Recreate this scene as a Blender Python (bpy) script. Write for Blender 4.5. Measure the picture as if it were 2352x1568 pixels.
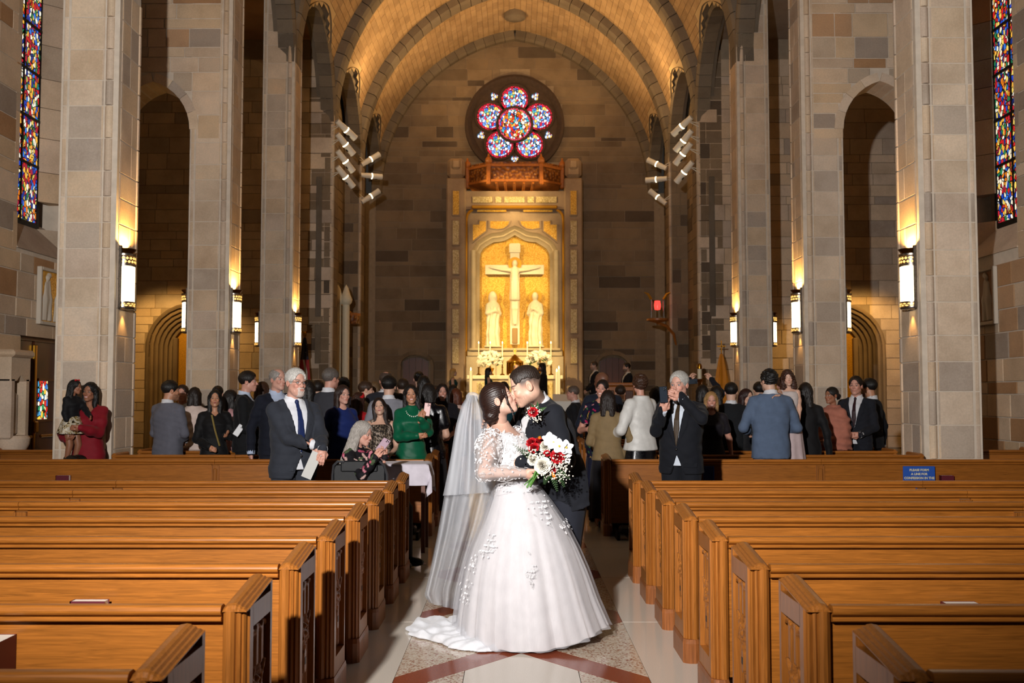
import bpy, math, random
import numpy as np
from mathutils import Vector, Matrix
random.seed(7); np.random.seed(7)
for o in list(bpy.data.objects): bpy.data.objects.remove(o)
S = bpy.context.scene
COL = S.collection
PI = math.pi
# ------------------------------------------------------------------ camera
F = 2286.7; CAMZ = 1.6; CAMX = -0.045
PITCH = math.atan(121 / F); YAW = math.atan(4 / F)
cd = bpy.data.cameras.new('camera'); cam = bpy.data.objects.new('camera', cd); COL.objects.link(cam)
cam.location = (CAMX, 0, CAMZ); cam.rotation_euler = (PI / 2 + PITCH, 0, YAW)
cd.sensor_width = 36; cd.lens = 35.0; cd.clip_end = 200
cd.dof.use_dof = True; cd.dof.focus_distance = 6.6; cd.dof.aperture_fstop = 5.0
S.camera = cam
# ------------------------------------------------------------------ world and large lights
w = bpy.data.worlds.new('world'); S.world = w; w.use_nodes = True
w.node_tree.nodes['Background'].inputs[0].default_value = (1.0, .86, .72, 1)
w.node_tree.nodes['Background'].inputs[1].default_value = 0.022
def light(kind, name, loc, energy, color, aim=None, size=.1, angle=60, blend=.5):
    d = bpy.data.lights.new(name, kind); o = bpy.data.objects.new(name, d); COL.objects.link(o)
    d.energy = energy; d.color = color; o.location = loc
    if kind == 'AREA': d.size = size
    else: d.shadow_soft_size = size
    if kind == 'SPOT': d.spot_size = math.radians(angle); d.spot_blend = blend
    if aim is not None:
        o.rotation_euler = (Vector(aim) - Vector(loc)).to_track_quat('-Z', 'Y').to_euler()
    return o
FLASH = light('SPOT', 'camera_flash', (-1.42, -0.3, 3.15), 5500, (1, .965, .93), (0.3, 12, 5.2), .08, 105, 1.0)
WARM = (1.0, .64, .28)
for sx in (-1, 1):                                   # lamps standing on the ledges behind the ribs, washing the vault
    for y in (20.9, 25.3, 29.7):
        light('SPOT', 'vault_uplight', (sx * 3.9, y - .1, 9.1), 470, WARM, (-sx * 1.0, y + .9, 13.6), .15, 125, .9)
for sx in (-1, 1):                                   # unseen fill lights added high in the chancel, then the shrine lamps
    light('POINT', 'chancel_fill', (sx * 3.4, 27.2, 10.2), 60, WARM, None, .3)
    light('SPOT', 'shrine_lamp', (sx * 8.2, 22.7, 4.3), 190, (1, .58, .17), (sx * 8.4, 24.2, 1.2), .25, 118, .4)
S.view_settings.view_transform = 'Standard'; S.view_settings.look = 'None'
S.view_settings.gamma = 1; S.view_settings.use_curve_mapping = False
S.view_settings.exposure = 0.0
cy = S.cycles
cy.max_bounces = 4; cy.diffuse_bounces = 2; cy.glossy_bounces = 2; cy.transmission_bounces = 2; cy.transparent_max_bounces = 14
cy.caustics_reflective = False; cy.caustics_refractive = False; cy.use_adaptive_sampling = True; cy.adaptive_threshold = .07
# ------------------------------------------------------------------ helpers
def lin(c):
    if isinstance(c, str):
        c = c.lstrip('#'); c = [int(c[i:i + 2], 16) / 255 for i in (0, 2, 4)]
    elif max(c) > 1: c = [v / 255 for v in c]
    return tuple((v / 12.92 if v <= .04045 else ((v + .055) / 1.055) ** 2.4) for v in c)
def W(u, v, d):
    """world point seen at photo pixel (u,v) at depth Y=d"""
    r = Matrix.Rotation(YAW, 3, 'Z') @ Matrix.Rotation(PI / 2 + PITCH, 3, 'X') @ Vector(((u - 1176) / F, (784 - v) / F, -1))
    return Vector((CAMX, 0, CAMZ)) + r * (d / r.y)
_MI = (Matrix.Rotation(YAW, 3, 'Z') @ Matrix.Rotation(PI / 2 + PITCH, 3, 'X')).transposed()
def PX(p):
    q = _MI @ (Vector(p) - Vector((CAMX, 0, CAMZ)))
    return (1176 + F * q.x / -q.z, 784 - F * q.y / -q.z)
class N:
    def __init__(s, name):
        s.m = bpy.data.materials.new(name); s.m.use_nodes = True; s.t = s.m.node_tree
        s.b = s.t.nodes['Principled BSDF']; s.out = s.t.nodes['Material Output']
    def n(s, ty, **kw):
        x = s.t.nodes.new(ty)
        for k, v in kw.items():
            if k.startswith('i_'):
                key = k[2:]; key = int(key) if key.isdigit() else key
                x.inputs[key].default_value = v
            else: setattr(x, k, v)
        return x
    def l(s, a, b): s.t.links.new(a, b)
    def ramp(s, fac, stops, interp='LINEAR'):
        r = s.n('ShaderNodeValToRGB'); r.color_ramp.interpolation = interp
        e = r.color_ramp.elements
        while len(e) < len(stops): e.new(.5)
        for i, (p, c) in enumerate(stops):
            e[i].position = p; e[i].color = tuple(c) + (1,) if len(c) == 3 else c
        s.l(fac, r.inputs[0]); return r.outputs[0]
    def coord(s, kind='Object', scale=(1, 1, 1)):
        tc = s.n('ShaderNodeTexCoord'); mp = s.n('ShaderNodeMapping'); mp.inputs['Scale'].default_value = scale
        s.l(tc.outputs[kind], mp.inputs[0]); return mp.outputs[0]
    def pos(s, scale=(1, 1, 1)):
        g = s.n('ShaderNodeNewGeometry'); mp = s.n('ShaderNodeMapping'); mp.inputs['Scale'].default_value = scale
        s.l(g.outputs['Position'], mp.inputs[0]); return mp.outputs[0]
    def noise(s, vec, scale, detail=4, rough=.55, dist=0):
        x = s.n('ShaderNodeTexNoise'); x.inputs['Scale'].default_value = scale; x.inputs['Detail'].default_value = detail
        x.inputs['Roughness'].default_value = rough; x.inputs['Distortion'].default_value = dist
        if vec is not None: s.l(vec, x.inputs['Vector'])
        return x.outputs['Fac']
    def mix(s, fac, a, b, mode='MIX'):
        x = s.n('ShaderNodeMix', data_type='RGBA', blend_type=mode)
        for v, i in ((fac, 0), (a, 6), (b, 7)):
            if hasattr(v, 'is_output'): s.l(v, x.inputs[i])
            else: x.inputs[i].default_value = v if i == 0 else (tuple(v) + (1,) if len(v) == 3 else v)
        return x.outputs[2]
    def bump(s, h, strength=.3, dist=.01):
        b = s.n('ShaderNodeBump'); b.inputs['Strength'].default_value = strength; b.inputs['Distance'].default_value = dist
        s.l(h, b.inputs['Height']); s.l(b.outputs[0], s.b.inputs['Normal'])
    def set(s, **kw):
        for k, v in kw.items():
            k = {'color': 'Base Color', 'rough': 'Roughness', 'metal': 'Metallic', 'spec': 'Specular IOR Level', 'sheen': 'Sheen Weight',
                 'emit': 'Emission Color', 'estr': 'Emission Strength', 'alpha': 'Alpha', 'trans': 'Transmission Weight', 'sss': 'Subsurface Weight', 'coat': 'Coat Weight'}[k]
            if hasattr(v, 'is_output'): s.l(v, s.b.inputs[k])
            else:
                if isinstance(v, (tuple, list)) and len(v) == 3: v = tuple(v) + (1,)
                s.b.inputs[k].default_value = v
        return s
MATS = {}
def simple(name, color, rough=.6, metal=0, noise=0, nscale=30, bump=0, bscale=200, **kw):
    if name in MATS: return MATS[name]
    k = N(name); c = lin(color)
    if noise:
        v = k.noise(k.coord(), nscale)
        k.set(color=k.ramp(v, [(.3, [x * (1 - noise) for x in c]), (.7, [min(1, x * (1 + noise)) for x in c])]))
    else: k.set(color=c)
    if bump: k.bump(k.noise(k.coord(), bscale, 3), bump, .004)
    k.set(rough=rough, metal=metal, **kw); MATS[name] = k.m; return k.m
def stone_mat(name, tones, rough=.85, island=False, dark=1.75):
    k = N(name)
    if island: r = k.n('ShaderNodeNewGeometry').outputs['Random Per Island']
    else: r = k.n('ShaderNodeObjectInfo').outputs['Random']
    n = len(tones); st = []
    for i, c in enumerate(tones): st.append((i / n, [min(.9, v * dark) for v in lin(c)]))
    base = k.ramp(r, st, 'CONSTANT')
    p = k.pos()
    m = k.ramp(k.noise(p, 1.7, 5, .6), [(.3, (.8, .77, .74)), (.55, (1, 1, 1)), (.75, (1.1, 1.05, 1.0))])
    m2 = k.ramp(k.noise(p, 45, 3, .7), [(.3, (.88, .88, .88)), (.7, (1.06, 1.06, 1.06))])
    c = k.mix(1.0, k.mix(1.0, base, m, 'MULTIPLY'), m2, 'MULTIPLY')
    k.set(color=c, rough=rough, spec=.25); k.bump(k.noise(p, 60, 4, .7), .25, .006)
    MATS[name] = k.m; return k.m
STONE = stone_mat('limestone_block', ['#ab9a88', '#a5937f', '#af9c86', '#a19080', '#a8947d', '#988a7c', '#ad9a86', '#a6917a', '#8f8276', '#aa9886', '#a3917e', '#b09e8a'])
STONEW = stone_mat('limestone_wall', ['#a8957f', '#9d8b78', '#b09a82', '#928372', '#a58f75', '#83766a', '#ab967e', '#94765a', '#a8947e', '#9a8a78', '#a08a72', '#ad9a86', '#8a6a4c'])
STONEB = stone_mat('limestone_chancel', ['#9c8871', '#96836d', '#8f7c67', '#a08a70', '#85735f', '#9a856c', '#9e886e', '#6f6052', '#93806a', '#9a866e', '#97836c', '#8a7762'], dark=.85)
BRICKV = stone_mat('vault_tile', ['#bfa07a', '#ba9b75', '#c3a47e', '#b69771', '#bd9e78', '#b89974', '#c1a27b', '#af926f'], island=True, dark=1)
BRICKO = stone_mat('vault_tile_single', ['#bfa07a', '#ba9b75', '#c3a47e', '#b69771', '#bd9e78', '#b89974', '#c1a27b', '#af926f'], dark=1)
RIBST = stone_mat('rib_stone', ['#8f8272', '#877a6a', '#938675', '#807466', '#8b7d6c', '#8d7f6d'], dark=.8)
MORTAR = simple('mortar', '#d5c6b4', .9, noise=.1, nscale=8)
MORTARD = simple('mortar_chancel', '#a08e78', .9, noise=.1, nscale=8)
def finish(o, label=None, cat=None, group=None, kind=None):
    if label: o['label'] = label
    if cat: o['category'] = cat
    if group: o['group'] = group
    if kind: o['kind'] = kind
    return o
def empty(name, loc=(0, 0, 0), rz=0, label=None, cat=None, group=None, kind=None):
    o = bpy.data.objects.new(name, None); COL.objects.link(o); o.location = loc; o.rotation_euler = (0, 0, rz)
    o.empty_display_size = .1
    return finish(o, label, cat, group, kind)
def link(name, me, parent=None, loc=(0, 0, 0), rot=(0, 0, 0), scale=(1, 1, 1)):
    o = bpy.data.objects.new(name, me); COL.objects.link(o)
    o.location = loc; o.rotation_euler = rot; o.scale = scale
    if parent: o.parent = parent
    return o
def mesh(name, verts, faces, mat, smooth=False, mats=None, fmat=None):
    me = bpy.data.meshes.new(name); me.from_pydata([tuple(v) for v in verts], [], faces); me.update()
    if mats:
        for m in mats: me.materials.append(m)
        if fmat is not None: me.polygons.foreach_set('material_index', fmat)
    else: me.materials.append(mat)
    if smooth: me.polygons.foreach_set('use_smooth', [True] * len(me.polygons))
    return me
def mobj(name, verts, faces, mat, parent=None, smooth=False, **kw):
    return link(name, mesh(name, verts, faces, mat, smooth), parent, **kw)
class MB:
    """collects simple solids into one mesh"""
    def __init__(s): s.v = []; s.f = []
    def add(s, vs, fs):
        n = len(s.v); s.v += [tuple(p) for p in vs]; s.f += [tuple(i + n for i in f) for f in fs]; return s
    def box(s, x0, x1, y0, y1, z0, z1, bev=0):
        if bev:
            b = min(bev, abs(x1 - x0) * .45, abs(y1 - y0) * .45, abs(z1 - z0) * .45)
            return s.bbox(x0, x1, y0, y1, z0, z1, b)
        return s.add([(x0, y0, z0), (x1, y0, z0), (x1, y1, z0), (x0, y1, z0), (x0, y0, z1), (x1, y0, z1), (x1, y1, z1), (x0, y1, z1)],
                     [(0, 3, 2, 1), (4, 5, 6, 7), (0, 1, 5, 4), (1, 2, 6, 5), (2, 3, 7, 6), (3, 0, 4, 7)])
    def bbox(s, x0, x1, y0, y1, z0, z1, b):
        vs = []; idx = {}
        C = ((x0, x1), (y0, y1), (z0, z1))
        for i in (0, 1):
            for j in (0, 1):
                for k in (0, 1):
                    for a in range(3):
                        p = [C[0][i], C[1][j], C[2][k]]
                        for q in range(3):
                            if q != a: p[q] += b if (i, j, k)[q] == 0 else -b
                        idx[(i, j, k, a)] = len(vs); vs.append(p)
        fs = []
        for a in range(3):
            b1, b2 = [q for q in range(3) if q != a]
            for sgn in (0, 1):
                loop = []
                for (u, v_) in ((0, 0), (1, 0), (1, 1), (0, 1)):
                    c = [0, 0, 0]; c[a] = sgn; c[b1] = u; c[b2] = v_
                    loop.append(idx[(c[0], c[1], c[2], a)])
                fs.append(tuple(loop))
        for a in range(3):
            b1, b2 = [q for q in range(3) if q != a]
            for u in (0, 1):
                for v_ in (0, 1):
                    c0 = [0, 0, 0]; c0[b1] = u; c0[b2] = v_; c1 = list(c0); c1[a] = 1
                    fs.append((idx[(*c0, b1)], idx[(*c0, b2)], idx[(*c1, b2)], idx[(*c1, b1)]))
        for i in (0, 1):
            for j in (0, 1):
                for k in (0, 1): fs.append((idx[(i, j, k, 0)], idx[(i, j, k, 1)], idx[(i, j, k, 2)]))
        return s.add(vs, fs)
    def ring(s, loops, cap=True, close=True):
        """loft through loops of equal length"""
        n = len(loops[0]); vs = [p for L in loops for p in L]; fs = []
        for i in range(len(loops) - 1):
            for j in range(n if close else n - 1):
                k = (j + 1) % n; fs.append((i * n + j, i * n + k, (i + 1) * n + k, (i + 1) * n + j))
        if cap and close:
            fs.append(tuple(range(n - 1, -1, -1))); fs.append(tuple((len(loops) - 1) * n + j for j in range(n)))
        return s.add(vs, fs)
    def tube(s, pts, r, n=8, cap=True):
        pts = [Vector(p) for p in pts]; L = []
        rs = r if isinstance(r, (list, tuple)) else [r] * len(pts)
        up = None
        for i, p in enumerate(pts):
            t = (pts[min(i + 1, len(pts) - 1)] - pts[max(i - 1, 0)]).normalized()
            if up is None:
                up = Vector((0, 0, 1)) if abs(t.z) < .9 else Vector((1, 0, 0))
            a = t.cross(up).normalized(); b = a.cross(t).normalized(); up = b
            L.append([p + (a * math.cos(2 * PI * j / n) + b * math.sin(2 * PI * j / n)) * rs[i] for j in range(n)])
        return s.ring(L, cap)
    def lathe(s, prof, c=(0, 0, 0), n=16, a0=0, a1=2 * PI):
        full = abs(a1 - a0 - 2 * PI) < 1e-6
        L = []
        for r, z in prof:
            L.append([(c[0] + r * math.cos(a0 + (a1 - a0) * j / (n if full else n - 1)), c[1] + r * math.sin(a0 + (a1 - a0) * j / (n if full else n - 1)), c[2] + z) for j in range(n)])
        return s.ring(L, full, full)
    def prism(s, poly, ext, axis='y', a=0):
        """poly of 2d points extruded between a and a+ext along axis"""
        def P(p, t): return {'y': (p[0], t, p[1]), 'x': (t, p[0], p[1]), 'z': (p[0], p[1], t)}[axis]
        n = len(poly)
        return s.add([P(p, a) for p in poly] + [P(p, a + ext) for p in poly],
                     [tuple(range(n - 1, -1, -1)), tuple(range(n, 2 * n))] + [(j, (j + 1) % n, n + (j + 1) % n, n + j) for j in range(n)])
    def sphere(s, c, r, n=10, m=7):
        if not isinstance(r, (tuple, list)): r = (r, r, r)
        L = []
        for i in range(m + 1):
            t = PI * (i + .001) / (m + .002); L.append([(c[0] + r[0] * math.sin(t) * math.cos(2 * PI * j / n), c[1] + r[1] * math.sin(t) * math.sin(2 * PI * j / n), c[2] - r[2] * math.cos(t)) for j in range(n)])
        return s.ring(L)
    def xf(s, M, start=0):
        s.v = s.v[:start] + [tuple(M @ Vector(p)) for p in s.v[start:]]; return s
    def mesh(s, name, mat, smooth=False):
        me = mesh(name, s.v, s.f, mat, smooth)
        import bmesh
        b = bmesh.new(); b.from_mesh(me); bmesh.ops.recalc_face_normals(b, faces=b.faces); b.to_mesh(me); b.free()
        if smooth:
            try: me.set_sharp_from_angle(angle=math.radians(40))
            except Exception: pass
        return me
    def obj(s, name, mat, parent=None, smooth=False, **kw): return link(name, s.mesh(name, mat, smooth), parent, **kw)
UNIT = {}
def unit(mat):
    if mat.name not in UNIT:
        UNIT[mat.name] = MB().bbox(-.5, .5, -.5, .5, -.5, .5, .014).mesh('stone_block', mat)
    return UNIT[mat.name]
def block(name, x0, x1, y0, y1, z0, z1, mat, parent):
    return link(name, unit(mat), parent, ((x0 + x1) / 2, (y0 + y1) / 2, (z0 + z1) / 2), (0, 0, 0), (x1 - x0, y1 - y0, z1 - z0))
# ================================================================== STRUCTURE
_before = set(bpy.data.objects) - {o for o in bpy.data.objects if o.type == 'LIGHT' and o.name != 'camera_flash'}
A, OUT, AW = 4.47, 5.13, 6.3
PY = (11.0, 15.42, 19.85); DEP = .62; YT = 24.3; Y5 = 28.7; YB = 33.1
ZS = 8.33; RA = 1.18 * A; PHI = math.acos((RA - A) / RA)
def seen(p, m=60):
    if p[1] < .5: return False
    u, v = PX(p); return -m < u < 2352 + m and -m < v < 1568 + m
def arch_half(z, hs, R, zs):
    """half width of a pointed arch opening at height z"""
    if z <= zs: return hs
    q = R * R - (z - zs) ** 2
    return max(0, math.sqrt(q) - (R - hs)) if q > 0 else 0
def subtract(iv, a, b):
    r = []
    for s, e in iv:
        if b <= s or a >= e: r.append((s, e)); continue
        if a > s: r.append((s, a))
        if b < e: r.append((b, e))
    return r
def ashlar(parent, plane, u0, u1, z0, z1, front, thick, mat, seed, holes=(), hr=(.16, .24, .3, .34, .38), lr=(.35, 1.0), vis=True, limit=9999):
    """coursed stones on a wall: plane 'y' (u=X, front=Y of face, thick goes +Y) or 'x' (u=Y, front=X of face, thick signed)"""
    rnd = random.Random(seed); z = z0; g = .0075; n = 0
    while z < z1 - .05:
        h = rnd.choice(hr); h = min(h, z1 - z)
        if z1 - z - h < .08: h = z1 - z
        iv = [(u0, u1)]
        for fn in holes:
            hl = fn(z + h / 2)
            if hl: iv = subtract(iv, *hl)
        for s, e in iv:
            u = s
            while u < e - .01:
                L = rnd.uniform(*lr) * (1.25 if h < .2 else 1)
                if e - u - L < .22: L = e - u
                p = (u + L / 2, front, z + h / 2) if plane == 'y' else (front, u + L / 2, z + h / 2)
                if (not vis or seen(p, 130)) and n < limit:
                    pr = rnd.uniform(-.005, .003); n += 1
                    if plane == 'y': block('stone', u + g, u + L - g, front + pr, front + thick, z + g, z + h - g, mat, parent)
                    else:
                        a, b = front - pr * (1 if thick > 0 else -1) * -1, front + thick
                        block('stone', min(a, b), max(a, b), u + g, u + L - g, z + g, z + h - g, mat, parent)
                u += L
        z += h
def wedge(r0, r1, dphi, prof, mat, name):
    """voussoir: prof = list of (r, y) corners, swept over angle dphi, axis along Y at origin"""
    m = MB(); L = []
    for k in range(3):
        a = -dphi / 2 + dphi * k / 2
        L.append([(r * math.cos(a), y, r * math.sin(a)) for r, y in prof])
    return m.ring(L).mesh(name, mat)
def voussoirs(parent, cx, y, zs, hs, R, prof, n, mat, name='voussoir', gap=.006):
    ph = math.acos((R - hs) / R); d = ph / n
    r0 = min(p[0] for p in prof)
    me = wedge(0, 0, d - gap / r0, prof, mat, name)
    for i in range(n):
        for s in (1, -1):
            a = d * (i + .5)
            c = cx - s * (R - hs)
            link(name, me, parent, (c, y, zs), (0, -(a if s > 0 else PI - a), 0))
# ---- mortar-backed solids
def struct(name, mb, mat, label=None, cat=None):
    o = mb.obj(name, mat); finish(o, label, cat, kind='structure'); return o
# ------------------------------------------------------------------ floor
k = N('terrazzo_cream'); p = k.pos()
k.set(color=k.mix(.5, k.ramp(k.noise(p, 160, 3, .8), [(.35, lin('#c8bcac')), (.6, lin('#e2d8cc'))]), lin('#dcd2c5')), rough=.12, spec=.5); CREAM = k.m
k = N('terrazzo_speckled'); p = k.pos()
vr = k.n('ShaderNodeTexVoronoi'); vr.inputs['Scale'].default_value = 85; k.l(p, vr.inputs['Vector'])
sp = k.ramp(vr.outputs['Color'], [(.0, lin('#8f4f3c')), (.16, lin('#a8836c')), (.3, lin('#c8b6a2')), (.6, lin('#d4c6b5')), (.9, lin('#bda692'))], 'CONSTANT')
k.set(color=sp, rough=.14, spec=.5); SPECK = k.m
k = N('terrazzo_red'); p = k.pos()
k.set(color=k.ramp(k.noise(p, 220, 3, .8), [(.35, lin('#7d3a26')), (.62, lin('#9a5038')), (.75, lin('#b57a62'))]), rough=.14, spec=.5); REDT = k.m
k = N('floor_base'); k.set(color=lin('#6d6156'), rough=.5); FBASE = k.m
fl = struct('floor', MB().box(-12.5, 12.5, -2, 38, -.2, -.012), FBASE, 'polished terrazzo church floor with red lattice bands down the aisle', 'floor')
def slab(poly, mat, name='floor_panel', z=0.0):
    # shrink slightly for the joint
    cx = sum(p[0] for p in poly) / len(poly); cy = sum(p[1] for p in poly) / len(poly)
    q = []
    for x, y in poly:
        d = math.hypot(x - cx, y - cy); f = (d - .004) / d; q.append((cx + (x - cx) * f, cy + (y - cy) * f))
    MB().prism(q, .012, 'z', z - .012).obj(name, mat, fl)
HB, PER = .72, 1.70
y = 2.0
while y < 22:
    for s in (-1, 1): slab([(s * HB, y), (s * 1.22, y), (s * 1.22, y + PER), (s * HB, y + PER)], CREAM, 'border_panel')
    y += PER
yc = 6.42 - 3 * PER; hw = .105                     # lattice: crossings at yc on the centre line, at the border half a period on
hy = hw * math.hypot(HB, PER / 2) / HB             # half extent of the band along Y
for i in range(12):
    c = yc + i * PER
    if c > 22: break
    for s in (-1, 1):                              # two arms from this crossing to the far border, two to the near border
        for t in (-1, 1):
            slab([(0, c - hy), (0, c + hy), (s * HB, c + hy + t * PER / 2), (s * HB, c - hy + t * PER / 2)] if t * s > 0 else
                 [(0, c + hy), (0, c - hy), (s * HB, c - hy + t * PER / 2), (s * HB, c + hy + t * PER / 2)], REDT, 'red_band', -.0006 if t * s > 0 else .0)
    # side triangle between the arms of this crossing
    for s in (-1, 1):
        q = HB * (1 - 2 * hy / PER) 
        slab([(s * HB * hy * 2 / PER, c), (s * HB, c + PER / 2 - hy), (s * HB, c - PER / 2 + hy)], SPECK, 'speckled_panel')
    # diamond between this crossing and the next
    m = c + PER / 2; d = PER / 2 - hy; q = HB * d / (PER / 2)
    slab([(-.33, m - d * (1 - .33 / q)), (0, m - d), (.33, m - d * (1 - .33 / q)), (.33, m + d * (1 - .33 / q)), (0, m + d), (-.33, m + d * (1 - .33 / q))], CREAM, 'centre_panel')
    for s in (-1, 1):
        slab([(s * .33, m - d * (1 - .33 / q)), (s * q, m), (s * .33, m + d * (1 - .33 / q))], SPECK, 'speckled_panel')
# chancel platform and steps
struct('floor.001', MB().box(-5.0, 5.0, 25.6, 37.5, -.01, .36), STONEB, 'stone chancel platform', 'floor')
struct('floor.002', MB().box(-5.0, 5.0, 27.0, 37.5, .34, .75), STONEB, 'raised stone altar platform', 'floor')
# ------------------------------------------------------------------ pillars
def corner_profile(y):
    """inner corner moulding plan (x outward from the nave), front at y"""
    P = [(4.66, y), (4.645, y), (4.64, y + .018), (4.625, y + .018), (4.62, y - .004)]
    for i in range(7):
        a = PI * i / 6; P.append((4.575 + .042 * math.cos(a), y + .012 - .042 * math.sin(a)))
    P += [(4.528, y + .022), (4.522, y + .045), (4.50, y + .05), (4.49, y + .075), (4.47, y + .08), (4.47, y + .1), (4.66, y + .1)]
    return P
CM = {}
def pillar(sx, y, ztop, idx, zfront=None, tone=STONE):
    rnd = random.Random(100 + idx + (50 if sx > 0 else 0))
    lab = 'grey limestone pillar with moulded corner, %s on the %s of the nave' % (('nearest', 'second', 'third')[idx], 'left' if sx < 0 else 'right')
    o = MB().box(*sorted((sx * 4.475, sx * 5.12)), y + .006, y + DEP - .006, 0, 10.4).obj('pillar', MORTAR); finish(o, lab, 'pillar', 'nave pillars', 'structure')
    if 'c' not in CM:
        CM['c'] = MB().prism([(a, b) for a, b in corner_profile(0)], 1, 'z', 0).mesh('corner_moulding', tone)
        CM['s'] = MB().lathe([(.058, 0), (.058, 1)], n=14).mesh('shaft_stone', tone)
        CM['f'] = MB().box(0, .05, 0, .05, 0, 1, .008).mesh('fillet_stone', tone)
    z = 0
    while z < ztop:
        h = rnd.choice((.24, .29, .31, .33, .35, .37)); g = .006
        vis = seen((sx * 4.6, y, z + h / 2), 60)
        if vis:
            if zfront is None or z < zfront:
                block('stone', min(sx * 4.655, sx * 5.025), max(sx * 4.655, sx * 5.025), y + rnd.uniform(-.003, .004), y + .2, z + g, z + h - g, tone, o)
                link('shaft_stone', CM['s'], o, (sx * 5.075, y + .058, z + g), (0, 0, 0), (1, 1, h - 2 * g))
            link('corner_moulding', CM['c'], o, (0, y, z + g), (0, 0, 0), (sx, 1, h - 2 * g))
            ys = y + .1
            cut = rnd.choice((None, None, .22, .3))
            segs = [(ys, y + .56)] if cut is None else [(ys, ys + cut), (ys + cut, y + .56)]
            for a, b in segs: block('stone', min(sx * A, sx * 4.7), max(sx * A, sx * 4.7), a + .003, b - .003, z + g, z + h - g, tone, o)
            link('fillet_stone', CM['f'], o, (sx * (A - .012) if sx > 0 else sx * (A - .012) - .05, y + .565, z + g), (0, 0, 0), (1, 1, h - 2 * g))
        z += h
    return o
for sx in (-1, 1):
    pillar(sx, PY[0], 6.6, 0); pillar(sx, PY[1], 8.4, 1, 5.6); pillar(sx, PY[2], 9.9, 2)
# ------------------------------------------------------------------ aisle cross wall with pointed arch at the second pillar
for sx in (-1, 1):
    side = 'left' if sx < 0 else 'right'
    hs, zs, R = .585, 5.75, .585 * 1.35; cx = sx * (OUT + .585)
    y0 = PY[1]
    n = 14; ph = math.acos((R - hs) / R)
    arc = [(cx - (R - hs) + R * math.cos(ph * i / n), zs + R * math.sin(ph * i / n)) for i in range(n + 1)]
    arc += [(2 * cx - x, z) for x, z in arc[-2::-1]]           # right spring -> apex -> left spring
    xl, xr = min(sx * 4.64, sx * AW), max(sx * 4.64, sx * AW)
    m = MB()
    top = 10.4
    # backing built as strips over the arch
    for i in range(len(arc) - 1):
        (xa, za), (xb, zb) = arc[i], arc[i + 1]
        m.prism([(xa, za), (xa, top), (xb, top), (xb, zb)], DEP - .03, 'y', y0 + .015)
    if sx < 0: m.box(-OUT, xr, y0 + .015, y0 + DEP - .015, zs, top)
    else: m.box(xl, OUT, y0 + .015, y0 + DEP - .015, zs, top)
    o = struct('wall_aisle_' + side, m, MORTAR, 'stone cross wall with a pointed arch spanning the %s side aisle' % side, 'wall')
    ro = R + .13
    def hole(z, cx=cx):
        if z < zs: return (cx - hs - (0 if sx > 0 else .0), cx + hs)
        q = ro * ro - (z - zs) ** 2
        if q <= 0: return None
        h = math.sqrt(q) - (R - hs)
        return (cx - h, cx + h) if h > 0.02 else None
    ashlar(o, 'y', min(sx * 4.66, sx * AW), max(sx * 4.66, sx * AW), 5.6, 8.4, y0, .2, STONEW, 31 + sx, [hole], lr=(.25, .62))
    voussoirs(o, cx, y0 - .006, zs, hs, R, [(R, 0), (R + .14, 0), (R + .14, .2), (R, DEP - .02)], 4, STONE)
# ------------------------------------------------------------------ outer aisle walls with window recess
k = N('stained_glass_nave')
def stained(name, scale, pal, strength=2.2, border=None):
    k = N(name); c = k.coord('Object', (1, 1, .7))
    v = k.n('ShaderNodeTexVoronoi', feature='F1'); v.inputs['Scale'].default_value = scale; k.l(c, v.inputs['Vector'])
    e = k.n('ShaderNodeTexVoronoi', feature='DISTANCE_TO_EDGE'); e.inputs['Scale'].default_value = scale; k.l(c, e.inputs['Vector'])
    rgb = k.n('ShaderNodeSeparateColor'); k.l(v.outputs['Color'], rgb.inputs[0])
    n = len(pal); col = k.ramp(rgb.outputs[0], [(i / n, lin(x)) for i, x in enumerate(pal)], 'CONSTANT')
    if border:
        vl = k.n('ShaderNodeVectorMath', operation='LENGTH'); k.l(k.coord('Object', border[1]), vl.inputs[0])
        st = k.ramp(vl.outputs['Value'], [(0, (0, 0, 0)), (border[2], (1, 1, 1))], 'CONSTANT')
        col = k.mix(st, col, lin(border[0]))
    lead = k.ramp(e.outputs['Distance'], [(0, (0, 0, 0)), (.06, (0, 0, 0)), (.1, (1, 1, 1))])
    cc = k.mix(1, col, lead, 'MULTIPLY')
    k.set(color=(0.01, .01, .01), rough=.3, emit=cc, estr=strength); MATS[name] = k.m; return k.m
GLASSN = stained('stained_glass_lancet', 21, ['#c81e1e', '#1d3fb0', '#e8c860', '#f2e6c8', '#c02030', '#1f7a4c', '#2a6fd0', '#e07818', '#f8f0e0', '#a01838', '#183080', '#f0b040'], 1.15)
IRON = simple('black_iron', '#1c1a18', .5, .6)
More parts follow.
